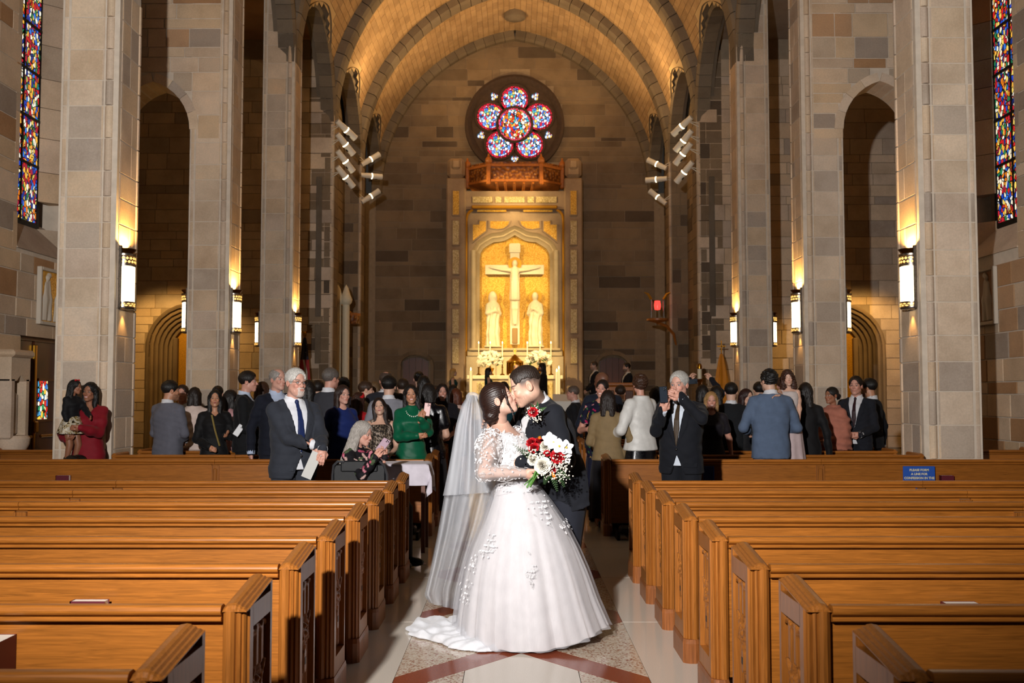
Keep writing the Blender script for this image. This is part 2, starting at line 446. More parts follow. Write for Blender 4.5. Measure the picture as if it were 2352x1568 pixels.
for sx in (-1, 1):
    side = 'left' if sx < 0 else 'right'; X = sx * AW
    wy0, wy1, wz = 12.45, 14.05, 3.45                       # recess in the wall face
    m = MB(); e = sx * .45
    xb = lambda a, b: (min(a, b), max(a, b))
    door = sx < 0
    for (ya, yb, za, zb) in ((8.5, wy0, 0, 10.4), (wy1, 16.04, 0, 10.4), (wy0, wy1, 2.36 if door else 0, wz)):
        x0, x1 = xb(X + sx * .012, X + e); m.box(x0, x1, ya, yb, za, zb)
    if door: m.box(*xb(X + sx * .012, X + e), wy0, 12.62, 0, 2.36); m.box(*xb(X + sx * .012, X + e), 13.98, wy1, 0, 2.36)
    o = struct('wall_' + side, m, MORTAR, '%s outer aisle wall of coursed stone' % side, 'wall')
    hole = lambda z: (wy0, wy1) if z > wz else ((12.62, 13.98) if door and z < 2.36 else None)
    ashlar(o, 'x', 11.9, 16.04, 0, 7.2, X, sx * .3, STONEW, 61 + sx, [hole], lr=(.3, .8))
    ashlar(o, 'x', 8.5, 11.9, 0, 7.2, X, sx * .3, STONEW, 71 + sx, lr=(.3, .8))
    # splayed jambs and sloping sill, each course a stone
    zc = wz
    rnd = random.Random(5 + sx)
    while zc < 7.4:
        h = rnd.uniform(.4, .6)
        for (ya, yb) in ((wy1, 13.72), (wy0, 12.78)):
            q = [(X, ya), (X + sx * .36, yb), (X + sx * .36, ya + (.1 if ya > yb else -.1)), (X, ya + (.1 if ya > yb else -.1))]
            MB().prism(q, h - .008, 'z', zc + (.38 if zc > wz else .0)).obj('stone', STONEW, o)
        zc += h
    MB().add([(X - sx * .02, wy0, wz), (X - sx * .02, wy1, wz), (X + sx * .42, wy1, wz + .5), (X + sx * .42, wy0, wz + .5), (X + sx * .42, wy0, wz - .02), (X + sx * .42, wy1, wz - .02)],
             [(0, 1, 2, 3), (0, 3, 4), (1, 5, 2), (0, 4, 5, 1), (3, 2, 5, 4)]).obj('sill_stone', STONE, o)
    # stained window: iron frame, saddle bars and one glazed panel between each pair of bars
    wn = MB().box(*xb(X + sx * .36, X + sx * .43), 12.74, 12.80, 3.9, 8.6).box(*xb(X + sx * .36, X + sx * .43), 13.70, 13.76, 3.9, 8.6).box(*xb(X + sx * .36, X + sx * .43), 12.8, 13.7, 3.86, 3.95)
    wo = struct('window_%d' % (1 if sx < 0 else 2), wn, IRON, 'tall stained glass lancet window in the %s aisle wall' % side, 'window')
    z = 3.95
    for j in range(7):
        h = .62 if j else .78
        MB().box(*xb(X + sx * .375, X + sx * .39), 12.8, 13.7, z + .02, z + h).obj('pane', GLASSN, wo)
        MB().box(*xb(X + sx * .355, X + sx * .40), 12.78, 13.72, z + h - .0, z + h + .035).obj('saddle_bar', IRON, wo)
        z += h + .02
    MB().box(*xb(X + sx * .36, X + sx * .42), 13.235, 13.262, 3.93, 8.6).obj('mullion', IRON, wo)
# ------------------------------------------------------------------ transept east walls, ends and roof
hsS, RS, zsS, xS = .92, .92 * 1.12, 2.72, 8.05             # shrine arch
for sx in (-1, 1):
    side = 'left' if sx < 0 else 'right'
    xa, xb_ = (-10.6, -4.5) if sx < 0 else (4.5, 10.6)
    m = MB(); cx = sx * xS
    n = 12; ph = math.acos((RS - hsS) / RS)
    arc = [(cx - (RS - hsS) + RS * math.cos(ph * i / n), zsS + RS * math.sin(ph * i / n)) for i in range(n + 1)]
    arc += [(2 * cx - x, z) for x, z in arc[-2::-1]]
    for i in range(len(arc) - 1):
        (x1, z1), (x2, z2) = arc[i], arc[i + 1]
        m.prism([(x1, z1), (x1, 10.4), (x2, 10.4), (x2, z2)], .3, 'y', YT + .012)
    m.box(xa, cx - hsS, YT + .012, YT + .312, 0, 10.4).box(cx + hsS, xb_, YT + .012, YT + .312, 0, 10.4)
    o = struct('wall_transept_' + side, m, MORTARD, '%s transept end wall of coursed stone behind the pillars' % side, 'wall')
    def hole(z, cx=cx):
        if z < zsS: return (cx - hsS - .02, cx + hsS + .02)
        q = (RS + .12) ** 2 - (z - zsS) ** 2
        if q <= 0: return None
        h = math.sqrt(q) - (RS - hsS); return (cx - h, cx + h) if h > .02 else None
    ashlar(o, 'y', min(sx * 4.52, sx * 9.9), max(sx * 4.52, sx * 9.9), 0.3, 9.9, YT, .2, STONE, 81 + sx, [hole], lr=(.45, 1.1), hr=(.2, .28, .34, .4))
    struct('wall_transept_end_' + side, MB().box(*sorted((sx * 10.6, sx * 10.8)), 15.5, YT + .3, 0, 10.4), STONEW)
    struct('wall_transept_back_' + side, MB().box(*sorted((sx * AW, sx * 10.8)), 16.0, 16.04, 0, 10.4), STONEW)
    struct('ceiling_transept_' + side, MB().box(*sorted((sx * 4.9, sx * 10.8)), 8.5, YT + .3, 10.4, 10.5), STONEW)
    # shrine: stepped mouldings receding into a glowing gold niche
    sh = empty('trim_shrine_' + side, (cx, YT, 0)); finish(sh, 'moulded stone arch of the golden side shrine in the %s transept' % side, 'shrine', 'side shrines', 'structure')
    for j in range(6):
        rr = hsS - .0 - j * .085; yy = j * .09
        me = MB(); L = []
        R2 = RS - j * .085
        for q in range(27):
            t = q / 26
            if t < .25: x_, z_, nx, nz = -1, t / .25 * zsS, -1, 0; pt = (-(rr), z_); nn = (-1, 0)
            elif t > .75: z_ = (1 - t) / .25 * zsS; pt = (rr, z_); nn = (1, 0)
            else:
                u = (t - .25) / .5 * 2 - 1
                a = math.acos((R2 - rr) / R2) * (1 - abs(u)); s2 = 1 if u > 0 else -1
                pt = (s2 * (-(R2 - rr) + R2 * math.cos(a)), zsS + R2 * math.sin(a)); nn = (s2 * math.cos(a), math.sin(a))
            prof = [(.0, yy), (.045, yy - .02), (.085, yy), (.085, yy + .1), (.0, yy + .1)]
            L.append([(pt[0] + nn[0] * (a_ - .085) + nn[0] * .085, b_, pt[1] + nn[1] * a_) for a_, b_ in prof])
        me.ring(L, True).obj('arch_moulding', STONEB, sh, True)
    k2 = MATS.get('shrine_gold') or simple('shrine_gold', '#e0a83c', .35, .4, .25, 40)
    MB().box(-.45, .45, .55, .6, 0.2, 3.6).obj('gold_panel', k2, sh)
    for s in (-1, 1): MB().box(s * .42 - .06, s * .42 + .06, .42, .56, .2, 3.0, .02).obj('jamb_shaft', STONEB, sh)
# ------------------------------------------------------------------ chancel: piers, side walls, end wall
for sx in (-1, 1):
    side = 'left' if sx < 0 else 'right'
    for idx, y in enumerate((YT, Y5)):
        o = MB().box(*sorted((sx * (A + .012), sx * 5.1)), y + .012, y + .6, 0, 10.4).obj('pillar', MORTARD)
        finish(o, '%s chancel pier of brown stone, %s the spotlights' % (side, 'carrying four of' if idx == 0 else 'carrying three of'), 'pillar', 'chancel piers', 'structure')
        rnd = random.Random(300 + idx + sx); z = .3
        while z < 10.0:
            h = rnd.choice((.26, .32, .38)); s = rnd.choice((4.7, 4.8))
            if seen((sx * A, y, z)):
                block('stone', *sorted((sx * (A + .09), sx * s)), y - .004, y + .2, z + .005, z + h - .005, STONEB, o)
                block('stone', *sorted((sx * (s + .006), sx * 5.1)), y - .002, y + .2, z + .005, z + h - .005, STONEB, o)
                block('stone', *sorted((sx * A, sx * 4.7)), y + .085, y + .6, z + .005, z + h - .005, STONEB, o)
                link('shaft_stone', CM['s'], o, (sx * (A + .045), y + .045, z + .004), (0, 0, 0), (.72, .72, h - .008))
            z += h
        for zz0, zz1 in (((2.35, 3.3), (3.5, 6.95)) if idx == 0 else ()):
            MB().box(*sorted((sx * 4.76, sx * 4.9)), y - .03, y + .02, zz0, zz1, .01).obj('pilaster_strip', RIBST, o)
    for j, (ya, yb) in enumerate(((YT + .6, Y5), (Y5 + .6, YB))):
        X = sx * 5.0
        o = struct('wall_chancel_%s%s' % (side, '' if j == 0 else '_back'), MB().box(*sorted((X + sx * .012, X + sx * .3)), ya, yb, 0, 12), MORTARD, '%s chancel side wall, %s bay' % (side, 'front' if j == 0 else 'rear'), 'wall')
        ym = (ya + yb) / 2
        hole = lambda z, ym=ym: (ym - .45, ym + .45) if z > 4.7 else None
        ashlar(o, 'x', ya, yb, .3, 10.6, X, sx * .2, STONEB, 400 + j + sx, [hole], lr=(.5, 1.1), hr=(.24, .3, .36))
        MB().box(*sorted((X - sx * .03, X + sx * .1)), ym - .5, ym - .4, 4.6, 10.5).box(*sorted((X - sx * .03, X + sx * .1)), ym + .4, ym + .5, 4.6, 10.5).box(*sorted((X - sx * .06, X + sx * .1)), ym - .55, ym + .55, 4.45, 4.62).obj('blind_window_frame', RIBST, o)
YF = YB
n = 24
arc = [(-(RA - A) + RA * math.cos(PHI * i / n), ZS + RA * math.sin(PHI * i / n)) for i in range(n + 1)]
ro_c = (0, 10.83); ro_r = 1.5
m = MB().box(-5.3, 5.3, YB + .012, YB + .3, 0, ZS)
for i in range(n):
    (xa, za), (xb_, zb) = arc[i], arc[i + 1]
    for s in (-1, 1): m.prism([(s * xa, ZS - .01), (s * xb_, ZS - .01), (s * xb_, zb + .4), (s * xa, za + .4)], .28, 'y', YB + .012)
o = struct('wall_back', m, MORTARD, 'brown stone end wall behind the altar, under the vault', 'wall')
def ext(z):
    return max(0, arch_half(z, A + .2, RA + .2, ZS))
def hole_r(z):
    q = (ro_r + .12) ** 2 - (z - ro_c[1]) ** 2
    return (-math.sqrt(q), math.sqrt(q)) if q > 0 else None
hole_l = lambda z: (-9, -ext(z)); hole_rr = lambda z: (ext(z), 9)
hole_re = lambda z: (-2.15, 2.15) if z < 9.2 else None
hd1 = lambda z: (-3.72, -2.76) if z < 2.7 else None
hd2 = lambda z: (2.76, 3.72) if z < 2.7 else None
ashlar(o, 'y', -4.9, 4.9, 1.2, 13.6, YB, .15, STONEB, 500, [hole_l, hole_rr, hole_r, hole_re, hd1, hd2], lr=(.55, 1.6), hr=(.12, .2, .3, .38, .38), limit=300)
# ------------------------------------------------------------------ ribs and vault
TH = .36
prof = [(RA + .05, 0), (RA + TH, 0), (RA + TH, .6), (RA + .05, .6), (RA, .5), (RA, .1)]
for i, y in enumerate((PY[1], PY[2], YT, Y5)):
    rb = empty('trim_%d' % (i + 1), (0, y, ZS)); finish(rb, 'transverse stone rib of the vault, %s from the altar' % ('fourth', 'third', 'second', 'nearest')[i] if i < 3 else 'transverse stone rib of the vault closest to the altar wall', 'rib', 'vault ribs', 'structure')
    ph = PHI; nv = 22; d = ph / nv
    me = wedge(0, 0, d - .0035, prof, RIBST, 'voussoir')
    for q in range(nv):
        for s in (1, -1):
            a = d * (q + .5); c = -s * (RA - A)
            p = (c + s * RA * math.cos(a), y, ZS + RA * math.sin(a))
            if seen(p, 250): link('voussoir', me, rb, (c, 0, 0), (0, -(a if s > 0 else PI - a), 0))
# rib against the end wall
rb = empty('trim_5', (0, YB - .3, ZS)); finish(rb, 'thin wall rib framing the altar wall', 'rib', 'vault ribs', 'structure')
prof2 = [(RA - .02, .1), (RA + .04, 0), (RA + .3, 0), (RA + .3, .3), (RA - .02, .3)]
me = wedge(0, 0, PHI / 22 - .002, prof2, RIBST, 'voussoir')
for q in range(22):
    for s in (1, -1):
        a = PHI / 22 * (q + .5); link('voussoir', me, rb, (-s * (RA - A), 0, 0), (0, -(a if s > 0 else PI - a), 0))
# barrel with side lunettes, laid in tiles
RV = RA + .26
bays = ((PY[0] + .6, PY[1]), (PY[1] + .6, PY[2]), (PY[2] + .6, YT), (YT + .6, Y5), (Y5 + .6, YB))
def lun(y, ya, yb):
    hs = (yb - ya) / 2 + .1; R = hs * 1.06; m_ = (ya + yb) / 2
    q = R * R - (abs(y - m_) + R - hs) ** 2
    return ZS + (math.sqrt(q) if q > 0 else 0)
def vpt(s, t, r=RV):           # t in 0..1 spring to apex on side s
    a = math.acos((RA - A) / r) * t; return (s * (-(RA - A) + r * math.cos(a)), ZS + r * math.sin(a))
vb = MB()
for ya, yb in bays:
    NY, NT = 70, 70
    for s in (-1, 1):
        for i in range(NY):
            y1, y2 = ya + (yb - ya) * i / NY, ya + (yb - ya) * (i + 1) / NY
            lz = min(lun(y1, ya, yb), lun(y2, ya, yb)) 
            for j in range(NT):
                (x1, z1), (x2, z2) = vpt(s, j / NT, RV + .012), vpt(s, (j + 1) / NT, RV + .012)
                if z2 < lz: continue
                vb.add([(x1, y1, z1), (x2, y1, z2), (x2, y2, z2), (x1, y2, z1)], [(0, 1, 2, 3)])
web = MB()
for ya, yb in bays:
    for s in (-1, 1):
        pts_ = []
        for i in range(41):
            y = ya - .06 + (yb - ya + .12) * i / 40; z = lun(y, ya, yb); q = RV * RV - (z - ZS) ** 2
            pts_.append((y, z, -(RA - A) + math.sqrt(max(q, 0)) - .03))
        for i in range(40):
            (y1, z1, x1), (y2, z2, x2) = pts_[i], pts_[i + 1]
            web.add([(s * x1, y1, z1), (s * x2, y2, z2), (s * (A + .45), y2, z2), (s * (A + .45), y1, z1)], [(0, 1, 2, 3)])
ceil = struct('ceiling', vb, simple('vault_mortar', '#c9ae84', .9), 'tiled barrel vault with side lunettes lit warm from below', 'ceiling')
link('lunette_web', mesh('lunette_web', web.v, web.f, RIBST), ceil)
LB, HB2 = .46, .175
tiles = []
for bi, (ya, yb) in enumerate(bays):
    nt = int(RV * PHI / HB2); 
    for s in (-1, 1):
        for j in range(nt):
            off = (j % 2) * LB / 2 + random.uniform(0, .05)
            y1 = ya - off
            while y1 < yb:
                y2 = min(y1 + LB, yb); yy = max(y1, ya)
                if y2 - yy > .04:
                    a0, a1 = j / nt, (j + 1) / nt; am = (a0 + a1) / 2
                    x_, z_ = vpt(s, am); ym = (yy + y2) / 2
                    if vpt(s, a0)[1] > max(lun(yy, ya, yb), lun(y2, ya, yb), lun(ym, ya, yb)) + .01 and seen((x_, ym, z_), 40):
                        tiles.append((ym, s, a0, a1, yy, y2))
                y1 += LB
tiles.sort()
tm = MB()
def tile_geo(m_, s, a0, a1, y1, y2, o_=(0, 0, 0)):
    g = .006; ga = .006 / (RV * PHI); v = []
    for r in (RV + random.uniform(-.004, .003), RV + .012):
        for (a, y_) in ((a0 + ga, y1 + g), (a1 - ga, y1 + g), (a1 - ga, y2 - g), (a0 + ga, y2 - g)):
            x_, z_ = vpt(s, a, r); v.append((x_ - o_[0], y_ - o_[1], z_ - o_[2]))
    m_.add(v, [(0, 1, 2, 3), (0, 4, 5, 1), (1, 5, 6, 2), (2, 6, 7, 3), (3, 7, 4, 0)])
for i, (ym, s, a0, a1, y1, y2) in enumerate(tiles):
    if i < 300: q = MB(); tile_geo(q, s, a0, a1, y1, y2); link('vault_tile', mesh('vault_tile', q.v, q.f, BRICKO), ceil)
    else: tile_geo(tm, s, a0, a1, y1, y2)
if tm.v: o = link('vault_tiles', mesh('vault_tiles', tm.v, tm.f, BRICKV), ceil); o['kind'] = 'stuff'
# side arches standing on the piers along the nave walls
for sx in (-1, 1):
    for bi, (ya, yb) in enumerate(bays):
        if bi == 0: continue
        hs = (yb - ya) / 2 + .02; R = hs * 1.06; m_ = (ya + yb) / 2
        sa = empty('trim_arch_%s_%d' % ('left' if sx < 0 else 'right', bi), (sx * (A + .05), m_, ZS)); finish(sa, 'stone side arch under the vault on the %s, bay %d from the entrance' % ('left' if sx < 0 else 'right', bi + 1), 'arch', 'side arches', 'structure')
        pr = [(R - .03, -.02), (R + .05, -.06), (R + .16, -.06), (R + .42, .3), (R, .3)]
        ph = math.acos((R - hs) / R); nv = 11; d = ph / nv; c_ = R - hs
        me = wedge(0, 0, d - .004, pr, RIBST, 'voussoir')
        for q in range(nv):
            for s in (1, -1):
                a = d * (q + .5)
                ob = link('voussoir', me, sa)
                M = Matrix.Rotation(sx * -PI / 2, 4, 'Z') @ Matrix.Translation((-s * c_, 0, 0)) @ Matrix.Rotation(-(a if s > 0 else PI - a), 4, 'Y')
                ob.matrix_basis = M

# ------------------------------------------------------------------ structure and its lights scaled up evenly about the camera position
KS = 1.13; SCALE_Z = 1.6
CAM_SCALE = Matrix.Translation((0, 0, SCALE_Z)) @ Matrix.Scale(KS, 4) @ Matrix.Translation((0, 0, -SCALE_Z))
def scale_from_cam(objs):
    for o in objs:
        if o.parent is None and not o.name.startswith(('floor', 'pew', 'camera')):
            o.matrix_basis = CAM_SCALE @ o.matrix_basis
            if o.type == 'LIGHT': o.scale = (1, 1, 1); o.data.energy *= KS * KS
bs = empty('trim_6', (0, 31.3, ZS + RV * math.sin(math.acos((RA - A) / RV)) - .16)); finish(bs, 'round carved boss at the crown of the vault', 'boss', kind='structure')
MB().lathe([(0, -.1), (.18, -.1), (.26, -.04), (.34, -.03), (.36, .04), (.34, .2), (0, .2)], n=24).obj('boss_disc', RIBST, bs, True)
scale_from_cam([o for o in bpy.data.objects if o not in _before])
def scaled_pt(x, y, z): return CAM_SCALE @ Vector((x, y, z))  # point moved by the same scaling about the camera position
# ================================================================== IMPLICIT SURFACES (bodies, hair, cloth, statues)
def surfnet(fn, lo, hi, h):
    ax = [np.arange(int(math.ceil((hi[i] - lo[i]) / h)) + 1, dtype=np.float32) * h + lo[i] for i in range(3)]
    X, Y, Z = ax[0][:, None, None], ax[1][None, :, None], ax[2][None, None, :]
    D = np.ascontiguousarray(np.broadcast_to(fn(X, Y, Z), (len(ax[0]), len(ax[1]), len(ax[2]))), dtype=np.float32)
    D = D.copy(); D[0] = D[-1] = 1; D[:, 0] = D[:, -1] = 1; D[:, :, 0] = D[:, :, -1] = 1
    s = D < 0
    c = np.zeros(tuple(n - 1 for n in D.shape), np.uint8)
    for i in (0, 1):
        for j in (0, 1):
            for k in (0, 1): c += s[i:s.shape[0] - 1 + i, j:s.shape[1] - 1 + j, k:s.shape[2] - 1 + k]
    act = (c > 0) & (c < 8); I, J, K = np.nonzero(act)
    if len(I) == 0: return np.zeros((0, 3)), np.zeros((0, 4), int)
    idx = -np.ones(act.shape, np.int64); idx[act] = np.arange(len(I))
    co = [(i, j, k) for i in (0, 1) for j in (0, 1) for k in (0, 1)]
    V = [D[I + a, J + b, K + d] for a, b, d in co]
    P = np.zeros((len(I), 3)); cnt = np.zeros(len(I))
    for a in range(8):
        for b in range(a + 1, 8):
            df = [q for q in range(3) if co[a][q] != co[b][q]]
            if len(df) != 1: continue
            m = (V[a] < 0) != (V[b] < 0); t = np.where(m, V[a] / np.where(m, V[a] - V[b], 1), 0)
            for q in range(3): P[:, q] += np.where(m, co[a][q] + (t if q == df[0] else 0), 0)
            cnt += m
    P /= cnt[:, None]
    P = np.stack([I, J, K], 1) * h + P * h + np.array(lo)
    Q = []
    for a in range(3):
        sl0 = [slice(None)] * 3; sl1 = [slice(None)] * 3; sl0[a] = slice(0, -1); sl1[a] = slice(1, None)
        e = s[tuple(sl0)] != s[tuple(sl1)]
        b, d = [(1, 2), (2, 0), (0, 1)][a]
        ii = np.stack(np.nonzero(e), 1)
        ok = (ii[:, b] > 0) & (ii[:, d] > 0) & (ii[:, b] < D.shape[b] - 1) & (ii[:, d] < D.shape[d] - 1); ii = ii[ok]
        sg = s[tuple(ii.T)]
        def cell(db, dd):
            q = ii.copy(); q[:, b] += db; q[:, d] += dd; return idx[tuple(q.T)]
        q4 = np.stack([cell(-1, -1), cell(0, -1), cell(0, 0), cell(-1, 0)], 1)
        q4[~sg] = q4[~sg][:, ::-1]; Q.append(q4)
    return P, np.concatenate(Q)
def smin(a, b, k):
    h = np.maximum(k - np.abs(a - b), 0) / k
    return np.minimum(a, b) - h * h * k * .25
def smax(a, b, k): return -smin(-a, -b, k)
def cap(X, Y, Z, a, b, ra, rb=None):
    rb = ra if rb is None else rb
    ax, ay, az = a; dx, dy, dz = b[0] - ax, b[1] - ay, b[2] - az; L = dx * dx + dy * dy + dz * dz + 1e-12
    t = np.clip(((X - ax) * dx + (Y - ay) * dy + (Z - az) * dz) / L, 0, 1)
    return np.sqrt((X - ax - t * dx) ** 2 + (Y - ay - t * dy) ** 2 + (Z - az - t * dz) ** 2) - (ra + (rb - ra) * t)
def ell(X, Y, Z, c, r):
    q = np.sqrt(((X - c[0]) / r[0]) ** 2 + ((Y - c[1]) / r[1]) ** 2 + ((Z - c[2]) / r[2]) ** 2)
    g = np.sqrt(((X - c[0]) / r[0] ** 2) ** 2 + ((Y - c[1]) / r[1] ** 2) ** 2 + ((Z - c[2]) / r[2] ** 2) ** 2) + 1e-9
    return q * (q - 1) / g
def chain(X, Y, Z, pts, rs, k=.02):
    d = None
    for i in range(len(pts) - 1):
        q = cap(X, Y, Z, pts[i], pts[i + 1], rs[i], rs[i + 1]); d = q if d is None else smin(d, q, k)
    return d
def profile(X, Y, Z, rows, p=2.3, fold=None):
    """solid with elliptical sections; rows of (z, rx, ry, cx, cy)"""
    R = np.array(rows, np.float32); R = R[np.argsort(R[:, 0])]
    rx, ry, cx, cy = (np.interp(Z.ravel(), R[:, 0], R[:, i]).reshape(Z.shape) for i in (1, 2, 3, 4))
    u, v = (X - cx) / rx, (Y - cy) / ry
    q = (np.abs(u) ** p + np.abs(v) ** p) ** (1 / p)
    d = (q - 1) * np.minimum(rx, ry)
    if fold is not None: d = d + fold(np.arctan2(v, u), Z)
    return np.maximum(d, np.maximum(R[0, 0] - Z, Z - R[-1, 0]))
def vnoise(X, Y, Z, f, seed=0):
    r = np.random.RandomState(seed); d = 0
    for i in range(4):
        k = r.normal(size=3) * f; ph = r.uniform(0, 6.28); d = d + np.sin(X * k[0] + Y * k[1] + Z * k[2] + ph)
    return d / 4
def np_mesh(name, P, Q, mat, cols=None, smooth=True):
    me = bpy.data.meshes.new(name)
    me.vertices.add(len(P)); me.vertices.foreach_set('co', np.asarray(P, np.float32).ravel())
    me.loops.add(len(Q) * 4); me.loops.foreach_set('vertex_index', np.asarray(Q, np.int32).ravel())
    me.polygons.add(len(Q)); me.polygons.foreach_set('loop_start', np.arange(len(Q), dtype=np.int32) * 4)
    me.polygons.foreach_set('use_smooth', np.full(len(Q), smooth))
    me.update(calc_edges=True); me.materials.append(mat)
    if cols is not None:
        at = me.color_attributes.new('tint', 'FLOAT_COLOR', 'POINT')
        at.data.foreach_set('color', np.concatenate([cols, np.ones((len(cols), 1))], 1).astype(np.float32).ravel())
    return me
def relax(P, Q, it=1, lam=.5):
    """a little smoothing of the net"""
    for _ in range(it):
        S_ = np.zeros_like(P); n_ = np.zeros(len(P))
        for a, b in ((0, 1), (1, 2), (2, 3), (3, 0)):
            np.add.at(S_, Q[:, a], P[Q[:, b]]); np.add.at(S_, Q[:, b], P[Q[:, a]]); np.add.at(n_, Q[:, a], 1); np.add.at(n_, Q[:, b], 1)
        P = P + (S_ / np.maximum(n_, 1)[:, None] - P) * lam
    return P
def join(parts):
    P, Q, C, n = [], [], [], 0
    for p, q, c in parts:
        if len(p) == 0: continue
        P.append(p); Q.append(q + n); C.append(c); n += len(p)
    return np.concatenate(P), np.concatenate(Q), (np.concatenate(C) if C[0] is not None else None)
def apply(M, P):
    M = np.array(M); return P @ M[:3, :3].T + M[:3, 3]
def cloth_mat(name, color, rough=.8, sheen=.3, weave=900, bump=.15, spec=.25, var=.08):
    if name in MATS: return MATS[name]
    k = N(name); c = lin(color); co = k.coord()
    v = k.noise(co, 14, 4)
    k.set(color=k.ramp(v, [(.3, [x * (1 - var) for x in c]), (.7, [min(1, x * (1 + var)) for x in c])]), rough=rough, sheen=sheen, spec=spec)
    k.bump(k.mix(.4, k.noise(co, 22, 3, .6, .6), k.noise(co, weave, 2)), bump, .02); MATS[name] = k.m; return k.m
def attr_mat(name, rough=.5, sss=.0, bump=.06, bs=400, spec=.4):
    k = N(name); a = k.n('ShaderNodeAttribute'); a.attribute_name = 'tint'
    v = k.noise(k.coord(), 60, 4)
    k.set(color=k.mix(1, a.outputs['Color'], k.ramp(v, [(.3, (.93, .92, .92)), (.7, (1.05, 1.03, 1.03))]), 'MULTIPLY'), rough=rough, sss=sss, spec=spec)
    if sss: k.b.inputs['Subsurface Radius'].default_value = (.01, .004, .002); k.b.inputs['Subsurface Scale'].default_value = .4
    k.bump(k.noise(k.coord(), bs, 3), bump, .003); MATS[name] = k.m; return k.m
SKIN = attr_mat('skin', .48)
PRINT = attr_mat('printed_cloth', .75, 0, .15, 200, .25)
def hair_mat(color, rough=.5):
    nm = 'hair_' + color.strip('#')
    if nm in MATS: return MATS[nm]
    k = N(nm); c = lin(color)
    v = k.noise(k.coord('Object', (160, 160, 14)), 1, 3, .6, .4)
    k.set(color=k.ramp(v, [(.25, [x * .45 for x in c]), (.55, c), (.8, [min(1, x * 1.6 + .01) for x in c])]), rough=rough, spec=.4)
    k.bump(v, .5, .006); MATS[nm] = k.m; return k.m
# ================================================================== PEWS
def wood(name, color, scale, rough=.32, contrast=.42):
    k = N(name); p = k.pos(scale); c = lin(color)
    v = k.noise(p, 1, 6, .62, 1.2)
    r = k.n('ShaderNodeObjectInfo').outputs['Random']
    base = k.ramp(v, [(.25, [x * (1 - contrast) for x in c]), (.5, c), (.75, [min(1, x * (1 + contrast)) for x in c])])
    k.set(color=k.mix(1, base, k.ramp(r, [(0, (.86, .84, .82)), (1, (1.1, 1.08, 1.05))]), 'MULTIPLY'), rough=rough, spec=.45)
    k.bump(v, .08, .003); MATS[name] = k.m; return k.m
WOODH = wood('oak_along', '#9a5d22', (4, 110, 110)); WOODV = wood('oak_upright', '#975c25', (110, 110, 4)); WOODE = wood('oak_end_grain', '#8f552c', (45, 12, 4), .36)
WOODD = wood('dark_oak', '#5a2c12', (60, 60, 3), .4)
def capprof():
    P = [(.046, .80), (.046, .852), (.03, .862)]
    for i in range(9):
        a = PI / 2 + PI * i / 8; P.append((.006 + .019 * math.cos(a), .844 + .0185 * math.sin(a)))
    P += [(.010, .822), (-.002, .822), (-.006, .818), (-.006, .810), (-.002, .806), (.012, .804), (.02, .80)]
    return P
CAPP = capprof()
ZT = lambda y: .878 + .045 * max(0, min(1, y / .36))
def end_mesh():
    m = MB()
    # body board behind the recess
    def plan(z0, ztf):
        pass
    P = [(.093, 0.02), (.085, .0), (.072, -.012), (.058, -.014), (.046, -.006), (.042, .004), (.034, -.002), (.026, .003), (.024, .012), (.016, .008), (.010, .016), (.008, .026), (.0, .03), (.0, .075), (.037, .075), (.037, .325), (.0, .325), (.0, .352), (.01, .36), (.093, .36)]
    n = len(P)
    bot = [(x, y, .12) for x, y in P]; top = [(x, y, ZT(y) - .035) for x, y in P]
    m.ring([bot, top])
    m.box(0, .04, .07, .33, ZT(.2) - .13, ZT(.07) - .036).box(0, .04, .07, .33, .12, .23)
    return m.mesh('end_panel', WOODV)
def top_mesh():
    m = MB(); S_ = [(.091, 0), (.088, .010), (.074, .022), (.055, .026), (.042, .024), (.036, .018), (.028, .018), (.022, .011), (.014, .011), (.008, .004), (.001, .003), (.001, 0)]
    L = []
    for y, dz, dx in ((-.010, -.016, .006), (.0, -.004, .002), (.012, 0, 0), (.35, 0, 0), (.358, -.006, .003)): L.append([(.046 + (x - .046) * (1 - dx * 8), y, ZT(max(0, y)) - .037 + max(0, z + (dz if z > .004 else 0))) for x, z in S_])
    return m.ring(L).mesh('top_moulding', WOODV)
def plinth_mesh():
    m = MB(); P = [(.095, .365), (-.008, .365), (-.008, .0), (.005, -.016), (.03, -.03), (.065, -.03), (.09, -.016), (.095, 0)]
    L = [[(x, y, 0) for x, y in P], [(x, y, .115) for x, y in P], [(x * .9 + .004, y + (.012 if y < .1 else 0), .138) for x, y in P]]
    return m.ring(L).mesh('plinth', WOODE)
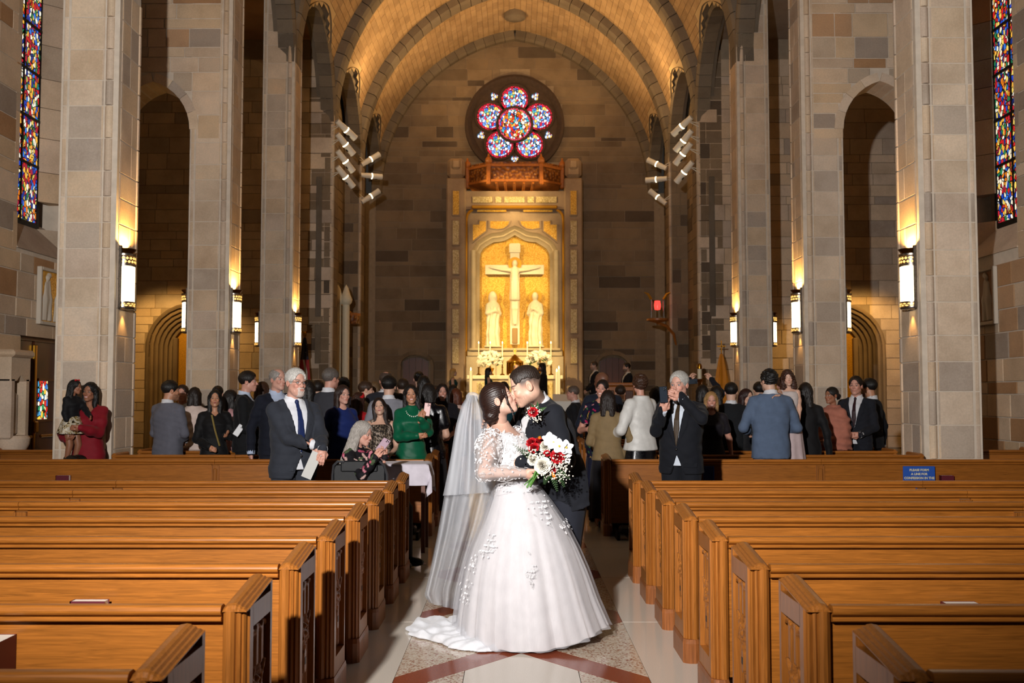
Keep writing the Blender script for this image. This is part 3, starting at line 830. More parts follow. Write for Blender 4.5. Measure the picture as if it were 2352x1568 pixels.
def carve_mesh():
    """gothic tracery relief: fluted lancets, a boss of leaves, a pendant tablet"""
    ny, nz = 37, 96; y0, y1, z0, z1 = .075, .325, .23, .765
    vs = []
    for j in range(nz):
        for i in range(ny):
            u = -1 + 2 * i / (ny - 1); t = j / (nz - 1); z = z0 + (z1 - z0) * t
            h = 0.0
            # tracery bars as distance to curves
            def bar(d, w, a): return a * max(0, 1 - (d / w) ** 2) ** .5 if abs(d) < w else 0
            if t > .70:
                q = (t - .70) / .30
                for c in (-.62, 0, .62):
                    v_ = (u - c) / .29
                    if abs(v_) < 1 and q < .62 + .3 * math.sqrt(1 - v_ * v_): h = max(h, .012 * math.sqrt(1 - v_ * v_))
                for c in (-.31, .31): h = max(h, bar(u - c, .07, .016) if q < .85 else 0)
                h = max(h, bar(abs(q - .86 - .1 * math.cos(u * 9)), .09, .014))
            elif t > .46:
                q = (t - .46) / .24
                for s_ in (-1, 1):
                    h = max(h, bar(u - s_ * (.12 + .75 * q ** 1.5), .11, .015)); h = max(h, bar(u - s_ * (.75 - .5 * q), .10, .013))
                h = max(h, .021 * math.exp(-((u / .26) ** 2 + ((q - .35) / .22) ** 2)))
                for k_ in range(5): h = max(h, .017 * math.exp(-(((u - .3 * math.cos(k_ * 1.257)) / .13) ** 2 + ((q - .35 - .26 * math.sin(k_ * 1.257)) / .13) ** 2)))
            else:
                h = max(h, bar(abs(u) - .72, .10, .008))
                if .22 < t < .42 and abs(u) < .2 * min(1, (.44 - t) / .05, (t - .19) / .05): h = max(h, .014)
                if .42 <= t: h = max(h, .016 * math.exp(-(u / .22) ** 2))
                if .10 < t < .22: h = max(h, bar(u, .12 * (t - .08) / .14, .008))
            e = min(1, min(1 - abs(u), t * 2, (1 - t) * 2) / .06)
            vs.append((.036 - h * 1.75 * e, y0 + (y1 - y0) * (u + 1) / 2, z))
    fs = [(j * ny + i, j * ny + i + 1, (j + 1) * ny + i + 1, (j + 1) * ny + i) for j in range(nz - 1) for i in range(ny - 1)]
    return mesh('carved_tracery', vs, fs, WOODV, True)
PM = {'end': end_mesh(), 'top': top_mesh(), 'pl': plinth_mesh(), 'cv': carve_mesh()}
PLATE = simple('number_plate', '#20242a', .4, .5)
PM['plate'] = MB().box(.010, .016, .188, .212, .385, .415).mesh('number_plate', PLATE)
KN = simple('kneeler_vinyl', '#15110f', .5)
ordin = ['first', 'second', 'third', 'fourth', 'fifth', 'sixth', 'seventh', 'eighth', 'ninth', 'tenth', 'eleventh', 'twelfth', 'thirteenth', 'fourteenth', 'fifteenth', 'sixteenth', 'seventeenth', 'eighteenth', 'nineteenth', 'twentieth']
BACKM = {}; PEWS = {}
def pew(sx, y, xe, row, far):
    side = 'left' if sx < 0 else 'right'
    where = '%s row of the %s block %s of the aisle' % (ordin[row], 'far' if far else 'near', side)
    t = empty('pew', (0, y, 0), 0, 'oak pew with carved end, ' + where, 'pew', 'oak pews %s of the aisle' % side)
    X0 = .975
    def P(key, name, par, x=X0): return link(name, PM[key], par, (sx * x, 0, 0), (0, 0, 0), (sx, 1, 1))
    e = P('end', 'end_panel', t); P('top', 'top_moulding', t); P('pl', 'plinth', t)
    c = link('carved_tracery', PM['cv'], e); link('number_plate', PM['plate'], e)
    key = xe
    if key not in BACKM:
        x0, x1 = X0 + .093, xe; xj = 3.44
        segs = [(x0, xj - .045), (xj + .045, x1)] if xe > 3.6 else [(x0, x1)]
        BACKM[key] = dict(
            back=[MB().box(a, b, .028, .052, .14, .81).mesh('back_panel', WOODH) for a, b in segs],
            cap=[MB().prism(CAPP, b - a, 'x', a).mesh('cap_rail', WOODH) for a, b in ([(x0, xj), (xj + .004, x1)] if xe > 3.6 else [(x0, x1)])],
            seat=MB().box(x0, x1, .05, .46, .425, .455, .01).mesh('seat', WOODH),
            post=MB().box(xj - .045, xj - .03, .008, .054, .12, .79).box(xj + .03, xj + .045, .008, .054, .12, .79).box(xj - .03, xj + .03, .022, .054, .12, .79).box(xj - .022, xj + .022, .0, .03, .6, .76, .01).mesh('joint_post', WOODV),
            kneel=MB().box(x0 + .05, x1 - .05, -.36, -.2, .07, .15, .02).mesh('kneeler', KN),
            kleg=[MB().box(x0 + .02, x0 + .05, -.36, .02, .0, .09).mesh('kneeler_bracket', IRON), MB().box(xj - .1, xj - .07, -.36, .02, 0, .09).mesh('kneeler_bracket', IRON)],
            far=MB().box(x1 - .05, x1, -.01, .44, .0, .88, .015).mesh('wall_end', WOODV))
    B = BACKM[key]; sc = (sx, 1, 1)
    for me in B['back']: link('back_panel', me, t, scale=sc)
    for me in B['cap']: link('cap_rail', me, t, scale=sc)
    link('seat', B['seat'], t, scale=sc)
    if xe > 3.6: link('joint_post', B['post'], t, scale=sc)
    link('kneeler', B['kneel'], t, scale=sc); [link('kneeler_bracket', q, t, scale=sc) for q in B['kleg']]
    link('wall_end', B['far'], t, scale=sc)
    PEWS[(sx, row, far)] = t
    return t
NEAR = [2.69 + .838 * i for i in range(8)]; FAR = [11.36 + .838 * i for i in range(12)]
GAP0 = NEAR[-1]
for sx in (-1, 1):
    for i, y in enumerate(NEAR): pew(sx, y, 5.9, i, False)
    for i, y in enumerate(FAR): pew(sx, y, 4.95 if i else 6.6, i, True)
# aisle-side pews beyond the first pillar
for sx in (-1, 1):
    t = empty('side_bench', (sx * 6.4, 13.3, 0), 0, 'short oak bench against the %s aisle wall beyond the nearest pillar' % ('left' if sx < 0 else 'right'), 'bench', 'aisle benches')
    MB().box(-.5, .5, .03, .055, .14, .82).obj('back_panel', WOODH, t); MB().prism(CAPP, 1.0, 'x', -.5).obj('cap_rail', WOODH, t)
    MB().box(-.5, .5, .05, .44, .42, .45, .01).obj('seat', WOODH, t)
    for s in (-1, 1): MB().box(s * .52 - .03, s * .52 + .03, -.01, .45, 0, .88, .02).obj('end_panel', WOODV, t)
# ------------------------------------------------------------------ hymnals standing in the pew racks
COVER = simple('maroon_cover', '#5a1220', .5); PAGE = simple('page_block', '#efe6d8', .8)
def hymnal(x, y, z, rz, label, w=.15, h=.21, th=.035, flat=False, tilt=0):
    t = empty('hymnal', (x, y, z), rz, label, 'book', 'hymnals in the pews')
    if flat:
        MB().box(-w / 2, w / 2, -.07, .07, 0, .004).box(-w / 2, w / 2, -.07, .07, th - .004, th).box(-w / 2, w / 2, .066, .07, 0, th).obj('cover', COVER, t)
        MB().box(-w / 2 + .003, w / 2 - .003, -.066, .066, .004, th - .004).obj('page_block', PAGE, t)
    else:
        MB().box(-w / 2, w / 2, -th / 2, -th / 2 + .002, 0, h).box(-w / 2, w / 2, th / 2 - .002, th / 2, 0, h).box(-w / 2, -w / 2 + .005, -th / 2, th / 2, 0, h).obj('cover', COVER, t)
        MB().box(-w / 2 + .005, w / 2 - .004, -th / 2 + .002, th / 2 - .002, .003, h - .0015).obj('page_block', PAGE, t)
    return t
def rack(x, pw):
    t = MB().box(x - .35, x + .35, -.075, .028, .49, .502).box(x - .35, x + .35, -.078, -.066, .5, .57).obj('book_rack', WOODH, pw)
    return t
for (u, v, row, far, lab, rz) in ((208, 1379, 2, 0, 'maroon hymnal with white page edge in the third pew left of the aisle', 0),
                                  (2203, 1384, 2, 0, 'maroon hymnal with white page edge in the third pew right of the aisle', 0),
                                  (2, 1510, 1, 0, 'thick maroon hymnal cut off by the photo edge, second pew on the left', -PI / 2),
                                  (146, 1092, 0, 1, 'dark hymnal on the first left pew beyond the crossing gap', 0),
                                  (2173, 1092, 0, 1, 'dark hymnal beside the large blue notice on the far right pew', 0)):
    y = (FAR if far else NEAR)[row]
    p = W(u, v, y - .02); h = .23
    if row == 1: h = .2
    rack(p.x, PEWS[(-1 if p.x < 0 else 1, row, bool(far))])
    hymnal(p.x, y - .03 if row != 1 else y - .05, .504, rz, lab, .15 if not (row == 1) else .16, max(.12, p.z - .504 + (.004 if row != 1 else .07)), .05 if row != 1 else .06)
# ------------------------------------------------------------------ blue notices
BLUE = simple('blue_board', '#1f4fa8', .5); LET = simple('notice_lettering', '#d8cfa8', .6)
def text(body, size, loc, rot, mat, parent, align='CENTER', name='lettering', ext=.0008, bold=0):
    c = bpy.data.curves.new(name, 'FONT'); c.body = body; c.size = size; c.align_x = align; c.extrude = ext; c.offset = bold; c.materials.append(mat); c.resolution_u = 2
    o = bpy.data.objects.new(name, c); COL.objects.link(o); o.location = loc; o.rotation_euler = rot; o.parent = parent
    bpy.context.view_layer.update(); me = bpy.data.meshes.new_from_object(o.evaluated_get(bpy.context.evaluated_depsgraph_get())); me.materials.clear(); me.materials.append(mat)
    q = link(name, me, parent, loc, rot); bpy.data.objects.remove(o); return q
a = W(2073, 1070, 11.34); b = W(2146, 1070, 11.34)
t = empty('notice_board', ((a.x + b.x) / 2, 11.33, a.z - .28), 0, 'bright blue notice asking for a confession line, on the far right pew', 'sign')
MB().box(-(b.x - a.x) / 2, (b.x - a.x) / 2, -.008, .008, 0, .28, .003).obj('board', BLUE, t)
for i, s_ in enumerate(('PLEASE FORM', 'A LINE FOR', 'CONFESSION IN THE')): text(s_, .036, (0, -.009, .225 - i * .045), (PI / 2, 0, 0), LET, t, bold=.0012)
p = W(1627, 1070, 11.34)
t = empty('notice_board', (p.x, 11.33, p.z - .28), 0, 'narrow blue notice beside the standing man filming, on the far right pew', 'sign')
MB().box(-.06, .06, -.008, .008, 0, .28, .003).obj('board', simple('shaded_blue_board', '#152a66', .5), t)  # blue board coloured darker to paint in the shade on it
MB().box(.053, .062, -.010, .010, 0, .28).obj('lit_edge_strip', BLUE, t)  # brighter blue paints the edge that catches the light
# ------------------------------------------------------------------ sconces
_b2 = set(bpy.data.objects)
SILV = simple('worked_silver', '#9a928a', .28, 1, .3, 60, .3, 120); BRASS = simple('pierced_brass', '#8a5a1c', .35, 1, .3, 90, .4, 160)
k = N('lamp_glass'); k.set(color=(1, .9, .7), emit=(1, .80, .46), estr=7.5, rough=.4); GLOW = k.m
k = N('lamp_glow_small'); k.set(color=(1, .6, .2), emit=(1, .5, .12), estr=2.2); GLOW2 = k.m
def half(prof, n=14): return MB().lathe(prof, n=n, a0=-PI / 2, a1=PI / 2)
r = .122
SC = {}
SC['plate'] = MB().box(-.02, .012, -.128, .128, 0.0, .70, .008).box(-.02, .03, -.142, -.112, .02, .72, .006).box(-.02, .03, .112, .142, .02, .72, .006).mesh('back_plate', SILV)
SC['glass'] = half([(r, .09), (r, .49)]).mesh('glass_shade', GLOW, True)
SC['top'] = half([(r + .004, .49), (r + .012, .495), (r + .012, .515), (r + .004, .52), (r + .004, .60), (r + .016, .61), (r + .016, .632), (r - .02, .64)]).mesh('top_collar', SILV, True)
SC['dish'] = half([(r - .02, .64), (r + .002, .665), (r + .02, .69), (r + .016, .692), (r - .03, .65)]).mesh('top_dish', BRASS, True)
SC['bot'] = half([(r - .05, .0), (r + .002, .01), (r + .008, .02), (r + .008, .03), (r + .002, .035), (r + .002, .075), (r + .01, .08), (r + .01, .092), (r, .095)]).mesh('bottom_collar', SILV, True)
def fret(z0, z1, seed, n=9):
    m = MB(); rnd = random.Random(seed)
    for row in range(2):
        z = z0 + (z1 - z0) * (row + .5) / 2
        for i in range(n):
            a = -PI / 2 + PI * (i + .5 + (.5 if row else 0)) / (n + .5); w = .4 * PI / n
            q = [(a - w, z), (a, z - (z1 - z0) * .22), (a + w, z), (a, z + (z1 - z0) * .22)]
            rr = r + .0095
            m.add([(rr * math.cos(t_), rr * math.sin(t_), zz) for t_, zz in q], [(0, 1, 2, 3)])
    return m.mesh('pierced_band', GLOW2)
SC['fr1'] = fret(.522, .6, 1); SC['fr2'] = fret(.036, .076, 2, 7)
def sconce(x, y, sx, label, up=150):
    """half-cylinder lantern; sx: direction it projects along X"""
    t = empty('wall_sconce', (x, y, 2.55), 0 if sx > 0 else PI, label, 'wall lamp', 'pillar lanterns')
    for key, nm in (('plate', 'back_plate'), ('glass', 'glass_shade'), ('top', 'top_collar'), ('dish', 'top_dish'), ('bot', 'bottom_collar'), ('fr1', 'pierced_band'), ('fr2', 'pierced_band')): link(nm, SC[key], t)
    light('SPOT', 'sconce_uplight', (x + sx * .085, y, 3.19), up, (1, .56, .15), (x + sx * .02, y, 5.0), .03, 138, .7)
    light('SPOT', 'sconce_downlight', (x + sx * .05, y, 2.53), 7, (1, .55, .16), (x, y, 1.5), .02, 80, .8)
for sx in (-1, 1):
    side = 'left' if sx < 0 else 'right'
    for i in range(3): sconce(sx * (A - .004), PY[i] + .23, -sx, 'glowing cylindrical lantern on the aisle face of the %s pillar %s' % (('nearest', 'second', 'third')[i], side))
    for i in (1, 2): sconce(sx * (OUT + .02), PY[i] + .25, sx, 'glowing lantern half hidden on the outer face of the %s pillar %s' % (('nearest', 'second', 'third')[i], side), 12)
scale_from_cam([o for o in bpy.data.objects if o not in _b2])  # lanterns scaled up about the camera position like the structure
# ------------------------------------------------------------------ theatre-style spotlights on the chancel piers
WHT = simple('white_lamp_can', '#f2ece0', .45); k = N('lamp_rim'); k.set(color=(1, .9, .7), emit=(1, .85, .55), estr=5); RIM = k.m; BLKM = simple('lamp_vent', '#191715', .5)
LM = MB().lathe([(.0, -.36), (.075, -.36), (.08, -.2), (.088, -.18), (.088, .0), (.082, .0)], n=14).lathe([(.088, .03), (.092, .03), (.092, .33), (.098, .34), (.098, .36), (.085, .36), (.085, .1), (0, .1)], n=14).mesh('lamp_can', WHT, True)
LR = MB().lathe([(.07, .0), (.097, .002), (.097, .028), (.07, .03)], n=14).mesh('light_ring', RIM, True)
LV = MB().sphere((0, -.091, .16), (.035, .008, .05), 8, 5).mesh('vent_grille', BLKM)
def spot(u, v, y, du, dv, fwd, sx, aim, e, lab, cone=21):
    p = W(u, v, y); d = Vector((du, fwd, -dv)).normalized()
    t = empty('spotlight', p, 0, lab, 'spotlight', 'chancel spotlights'); t.rotation_euler = d.to_track_quat('Z', 'Y').to_euler()
    link('lamp_can', LM, t); link('light_ring', LR, t); link('vent_grille', LV, t)
    R = t.rotation_euler.to_matrix().transposed()
    m = MB(); a = Vector((sx * (A + .05) * KS - p.x, .05, .04))
    for q in (-.05, .05): m.tube([R @ (a + Vector((0, 0, q))), R @ Vector((0, 0, 0)) + Vector((0, 0, -.2))], .012, 6)
    m.obj('mounting_arm', WHT, t)
    light('SPOT', 'spotlight_beam', p + d * .39, e, (1, .72, .33), aim, .05, cone, .8)
gr = ['topmost', 'second from the top', 'third from the top', 'lowest']
for sx in (-1, 1):
    side = 'left' if sx < 0 else 'right'
    us = ((795, 298), (793, 331), (793, 370), (793, 406)) if sx < 0 else ((1567, 289), (1570, 323), (1569, 353), (1572, 395))
    for i, (u, v) in enumerate(us):
        spot(u, v, YT * KS - .12, -sx * 1, (.85, 1.2, 1.3, 1.25)[i], .9, sx, ((0, 36.8, 6.6), (0, 36.8, 4.9), (0, 36.4, 3.2), (0, 34.2, 2.0))[i], (1900, 2000, 3100, 3500)[i], 'white can spotlight on the front %s chancel pier, %s of four' % (side, gr[i]), 30 if i == 3 else 21)
    us = ((851, 366), (853, 404), (851, 451)) if sx < 0 else ((1509, 377), (1508, 412), (1511, 453))
    for i, (u, v) in enumerate(us):
        dv = ((-.75, 0, -.8) if sx < 0 else (.6 * -1, .0, -.95))[i]
        spot(u, v, Y5 * KS - .12, -sx * 1, dv, .45, sx, ((0, 36.2, 8.9), (-sx * .3, 36.5, 5.0), (0, 36.5, 7.8))[i], (1500, 420, 420)[i], 'white can spotlight on the rear %s chancel pier, %s of three' % (side, ('uppermost', 'middle one', 'lowest')[i]))
# ================================================================== ALTAR END
YR = 36.5
def RX(u, y=YR): return W(u, 600, y).x
def RZ(v, y=YR): return W(1180, v, y).z
CX = RX(1182.5)
def rect(m, u0, u1, v0, v1, ya, yb, bev=0): return m.box(RX(u0), RX(u1), ya, yb, RZ(v1), RZ(v0), bev)
MARB = stone_mat('warm_marble', ['#b49a7c'], .5, dark=1); CREM = stone_mat('cream_marble', ['#d6c3a0'], .5, dark=1); 
k = N('gold_mosaic'); v = k.n('ShaderNodeTexVoronoi'); v.inputs['Scale'].default_value = 38; k.l(k.pos(), v.inputs['Vector'])
k.set(color=k.ramp(v.outputs['Color'], [(.0, lin('#b8801c')), (.5, lin('#dca432')), (1, lin('#f0c860'))]), metal=.35, rough=.42); k.bump(v.outputs['Distance'], .3, .01); GOLD = k.m; MATS['gold_mosaic'] = GOLD
k = N('pale_mosaic'); v = k.n('ShaderNodeTexVoronoi'); v.inputs['Scale'].default_value = 30; k.l(k.pos(), v.inputs['Vector'])
k.set(color=k.ramp(v.outputs['Color'], [(.0, lin('#b09050')), (.5, lin('#d8c084')), (1, lin('#f0e0b0'))]), rough=.5); PALE = k.m
GILT = simple('gilt_moulding', '#d69a2c', .35, .6)
rd = empty('reredos', (CX, 37.0, .75), 0, 'tall carved marble altar screen with gold mosaic niche on the end wall', 'altar screen')
def part(m, name, mat, par=rd, smooth=False):
    o = m.obj(name, mat, None, smooth); o.parent = par; o.matrix_parent_inverse = Matrix.Translation(-Vector(par.location)); return o
for a, b in ((1025, 1070), (1296, 1338)):
    part(rect(MB(), a, b, 410, 960, 36.35, 37.2, .05), 'pilaster', MARB)
    part(rect(MB(), a + 2, b - 2, 365, 410, 36.3, 37.2, .12), 'pilaster_capital', MARB)
    c = (a + b) / 2
    part(rect(MB(), c - 11, c + 11, 368, 392, 36.22, 36.4, .12), 'capital_scroll', MARB)
    for i, (v0, v1) in enumerate(((438, 498), (506, 566), (573, 633), (640, 701), (708, 768), (775, 837))):
        o = part(rect(MB(), c - 9.5, c + 9.5, v0, v1, 36.31, 36.4, .02), 'inlay_border', MARB)
        part(rect(MB(), c - 7, c + 7, v0 + 3, v1 - 3, 36.295, 36.4), 'mosaic_inlay', GOLD if i == 0 else PALE)
part(rect(MB(), 1066, 1300, 440, 482, 36.4, 37.2), 'frieze', MARB)
for a, b in ((1085, 1131), (1138, 1152), (1158, 1205), (1211, 1226), (1231, 1279)): part(rect(MB(), a, b, 453, 467, 36.36, 36.42, .01), 'frieze_panel', PALE)
part(rect(MB(), 1083, 1280, 474, 481, 36.25, 36.5, .03), 'gilt_cornice', GILT)
# niche surround with ogee arch
ogee = [(1101, 800), (1101, 592), (1103, 578), (1109, 568), (1119, 561), (1129, 555.5), (1133, 553), (1146, 552), (1160, 549), (1171, 543), (1178, 539), (1182.5, 536)]
full = ogee + [(2365 - u, v) for u, v in ogee[-2::-1]]
L = []
def offs(pts, d):
    out = []
    for i, (u, v) in enumerate(pts):
        a, b = pts[max(i - 1, 0)], pts[min(i + 1, len(pts) - 1)]
        dx, dy = b[0] - a[0], b[1] - a[1]; l = math.hypot(dx, dy); out.append((u - dy / l * d, v + dx / l * d))
    return out
for d, y in ((0, 37.0), (0, 36.85), (-6, 36.8), (-9, 36.7), (-12, 36.72), (-17, 36.6), (-19, 36.52)):
    L.append([(RX(u), y, RZ(v)) for u, v in offs(full, d)])
m = MB(); m.ring(L, False, False); part(m, 'niche_moulding', CREM, smooth=True)
# spandrel wall around the opening: strips up to the cornice
m = MB(); ou = offs(full, -18)
for i in range(len(ou) - 1):
    (u1, v1), (u2, v2) = ou[i], ou[i + 1]
    if u2 - u1 < .3: continue
    m.add([(RX(u1), 36.55, RZ(v1)), (RX(u2), 36.55, RZ(v2)), (RX(u2), 36.55, RZ(482)), (RX(u1), 36.55, RZ(482))], [(0, 1, 2, 3)])
for a, b in ((1068, ou[0][0]), (ou[-1][0], 1298)): m.add([(RX(a), 36.55, RZ(900)), (RX(b), 36.55, RZ(900)), (RX(b), 36.55, RZ(482)), (RX(a), 36.55, RZ(482))], [(0, 1, 2, 3)])
part(m, 'spandrel', MARB)
for s in (1, -1):
    f = lambda u: u if s > 0 else 2365 - u
    for poly in (((1126, 508), (1170, 508), (1166, 517), (1156, 524), (1142, 526), (1126, 523)), ((1086, 516), (1101, 516), (1101, 508), (1116, 508), (1116, 530), (1102, 540), (1086, 553))):
        q = [(RX(f(u)), RZ(v)) for u, v in poly]
        part(MB().prism(q, .05, 'y', 36.48), 'spandrel_mosaic', GOLD)
        g = [(sum(p[0] for p in q) / len(q), sum(p[1] for p in q) / len(q))]
        q2 = [(g[0][0] + (x - g[0][0]) * 1.16, g[0][1] + (z - g[0][1]) * 1.2) for x, z in q]
        part(MB().prism(q2, .05, 'y', 36.5), 'spandrel_border', MARB)
    part(rect(MB(), min(f(1096), f(1163)), max(f(1096), f(1163)), 482, 487, 36.42, 36.55), 'upper_mosaic', GOLD)
    # gilt outer bead and shaft
    part(MB().tube([(RX(f(1071)), 36.45, RZ(900)), (RX(f(1071)), 36.45, RZ(505)), (RX(f(1073)), 36.45, RZ(494)), (RX(f(1078)), 36.45, RZ(487)), (RX(f(1086)), 36.45, RZ(482))], .05, 8), 'gilt_bead', GILT, smooth=True)
    part(MB().tube([(RX(f(1088)), 36.5, RZ(815)), (RX(f(1088)), 36.5, RZ(575))], .1, 10), 'niche_shaft', CREM, smooth=True)
part(rect(MB(), 1098, 1267, 532, 805, 37.02, 37.15), 'mosaic_ground', GOLD)
part(rect(MB(), 1078, 1287, 800, 806, 36.2, 37.0, .03), 'niche_ledge', CREM); part(rect(MB(), 1074, 1291, 806, 818, 36.3, 37.0, .02), 'predella', CREM); part(rect(MB(), 1072, 1293, 818, 960, 36.35, 37.0), 'screen_base', CREM)
# ---- figures in the niche
IVORY = simple('ivory_stone', '#efe2c4', .55, 0, .06, 20)
def sdf_obj(name, fn, lo, hi, h, mat, parent=None, loc=(0, 0, 0), rz=0, it=1, scale=1):
    P, Q = surfnet(fn, lo, hi, h); P = relax(P, Q, it); return link(name, np_mesh(name, P, Q, mat), parent, loc, (0, 0, rz), (scale,) * 3)
cr = empty('crucifix', (CX, 36.75, RZ(790)), 0, 'pale carved crucifix in the centre of the gold niche', 'crucifix')
zc = lambda v: RZ(v) - RZ(790)
w_ = RX(1193) - RX(1171)
MB().box(-w_ / 2, w_ / 2, .0, .14, 0, zc(556), .01).obj('upright', IVORY, cr)
MB().box(RX(1114) - CX, RX(1250) - CX, .0, .14, zc(628), zc(606), .01).obj('crossbeam', IVORY, cr)
MB().box(-.21, .21, -.04, .0, zc(578), zc(558), .01).obj('title_board', IVORY, cr)
MB().box(-.1, .1, -.05, .02, zc(788), zc(752), .02).obj('foot_block', simple('tan_niche_stone', '#a08050', .6), cr)  # block below the feet in a darker tan stone
hz = zc(604); sh_ = zc(619); hip = zc(672); ft = zc(742); hx = RX(1240) - CX
def corpus(X, Y, Z):
    d = ell(X, Y, Z, (0, -.16, hz), (.1, .11, .14))
    d = smin(d, chain(X, Y, Z, [(0, -.12, sh_ - .02), (0, -.13, (sh_ + hip) / 2), (0, -.12, hip)], [.16, .13, .13], .1), .05)
    for s in (-1, 1):
        d = smin(d, chain(X, Y, Z, [(s * .15, -.1, sh_), (s * hx * .55, -.07, sh_ + .03), (s * hx * .92, -.06, sh_ + .1), (s * hx, -.06, sh_ + .12)], [.08, .055, .042, .035], .03), .05)
        d = smin(d, chain(X, Y, Z, [(s * .07, -.12, hip), (s * .06, -.2, (hip + ft) / 2), (s * .03, -.1, ft)], [.095, .075, .05], .04), .04)
    lc = np.maximum(np.maximum(cap(X, Y, Z, (0, -.13, zc(648)), (0, -.15, zc(684)), .17, .2) + .006 * np.sin(X * 70), zc(690) - Z), Z - zc(646))
    return smin(d, lc, .02)
sdf_obj('corpus', corpus, (-1.2, -.45, ft - .2), (1.2, .1, hz + .25), .022, IVORY, cr)
MB().lathe([(.19, 0), (.25, 0), (.25, .03), (.19, .03)], n=24).xf(Matrix.Translation((0, -.05, hz)) @ Matrix.Rotation(PI / 2, 4, 'X')).obj('halo', GILT, cr)
def robed(X, Y, Z, female):
    H = 2.05
    fold = lambda a, z: .022 * np.sin(a * 9 + 2 * np.sin(z * 3)) * (z < 1.45)
    d = profile(X, Y, Z, [(0, .27, .22, 0, 0), (.5, .24, .19, 0, 0), (1.05, .23, .17, 0, 0), (1.45, .25, .16, 0, 0), (1.62, .2, .13, 0, 0), (1.72, .07, .08, 0, 0)], 2.2, fold)
    d = smin(d, ell(X, Y, Z, (0, -.03, 1.86), (.115, .13, .16)), .05)
    if female: d = smin(d, np.maximum(ell(X, Y, Z, (0, .02, 1.80), (.17, .15, .26)), -ell(X, Y, Z, (0, -.16, 1.86), (.09, .12, .14))), .03)
    for s in (-1, 1): d = smin(d, chain(X, Y, Z, [(s * .2, .02, 1.52), (s * .25, -.03, 1.22), (s * .04, -.2, 1.3 if female else 1.38)], [.085, .08, .05], .05), .04)
    return d + .01 * np.sin(Z * 14 + X * 9) * ((Z > .3) & (Z < 1.2))
for u, fem, rz, lab in ((1132, True, .5, 'pale veiled statue with joined hands at the foot of the crucifix, left side'), (1230, False, -.4, 'pale robed statue with folded arms at the foot of the crucifix, right side')):
    t = empty('statue', (RX(u), 36.72, RZ(797)), 0, lab, 'statue', 'niche statues')
    sdf_obj('figure', lambda X, Y, Z: robed(X, Y, Z, fem), (-.4, -.4, -.02), (.4, .35, 2.1), .026, IVORY, t, (0, 0, .03), rz)
    MB().lathe([(.19, 0), (.235, 0), (.235, .03), (.19, .03)], n=20).xf(Matrix.Translation((0, .1, 1.9)) @ Matrix.Rotation(PI / 2, 4, 'X')).obj('halo', GILT, t)
    MB().box(-.32, .32, -.3, .25, 0, .05, .02).obj('plinth', IVORY, t)
# ---- wooden canopy
k = N('carved_gilded_oak'); v = k.n('ShaderNodeTexVoronoi', feature='SMOOTH_F1'); v.inputs['Scale'].default_value = 11; k.l(k.pos(), v.inputs['Vector'])
k.set(color=k.ramp(v.outputs['Distance'], [(0, lin('#c07a2a')), (.5, lin('#6e3a12')), (1, lin('#3c1c08'))]), rough=.4); k.bump(v.outputs['Distance'], 1, .04); CARV = k.m
OAKC = simple('canopy_oak', '#b0682a', .4, 0, .2, 12)
cn = empty('altar_canopy', (CX, 36.3, RZ(442)), 0, 'carved wooden three-sided canopy above the altar screen under the rose window', 'canopy')
plan = [(1073, 36.6), (1123, 35.9), (1242, 35.9), (1292, 36.6)]
def strip(v0, v1, grow=0, name='panel', mat=OAKC, i0=0, i1=3, y=0):
    for i in range(i0, i1):
        (u1, y1), (u2, y2) = plan[i], plan[i + 1]
        x1, x2 = RX(u1), RX(u2); dx, dy = x2 - x1, y2 - y1; l = math.hypot(dx, dy); nx, ny = dy / l, -dx / l
        q = [(x1 + nx * grow, y1 + ny * grow), (x2 + nx * grow, y2 + ny * grow), (x2 - nx * .12, y2 - ny * .12), (x1 - nx * .12, y1 - ny * .12)]
        part(MB().prism(q, RZ(v0) - RZ(v1), 'z', RZ(v1)), name, mat, cn)
strip(391, 420, .0, 'carved_panel', CARV); strip(385, 391, .06, 'top_rail'); strip(420, 425, .06, 'bottom_rail'); strip(380, 384, .02, 'crest', CARV)
for i in range(3):
    (u1, y1), (u2, y2) = plan[i], plan[i + 1]
    part(MB().add([(RX(u1), y1, RZ(425)), (RX(u2), y2, RZ(425)), (RX(u2) * .86 + CX * .14, 36.9, RZ(441)), (RX(u1) * .86 + CX * .14, 36.9, RZ(441))], [(0, 1, 2, 3)]), 'soffit', OAKC, cn)
for j, u in enumerate((1140, 1160, 1181, 1203, 1224)): part(MB().tube([(RX(u), 35.95, RZ(426)), (RX(u) * .9 + CX * .1, 36.8, RZ(440))], .05, 6), 'soffit_rib', OAKC, cn)
for u, y in plan:
    part(rect(MB(), u - 5, u + 5, 384, 432, y - .1, y + .1, .03), 'post', OAKC, cn)
    part(MB().sphere((RX(u), y, RZ(378)), (.13, .13, .17), 8, 6).tube([(RX(u), y, RZ(380)), (RX(u), y, RZ(362))], [.08, .03], 6), 'finial', OAKC, cn, True)
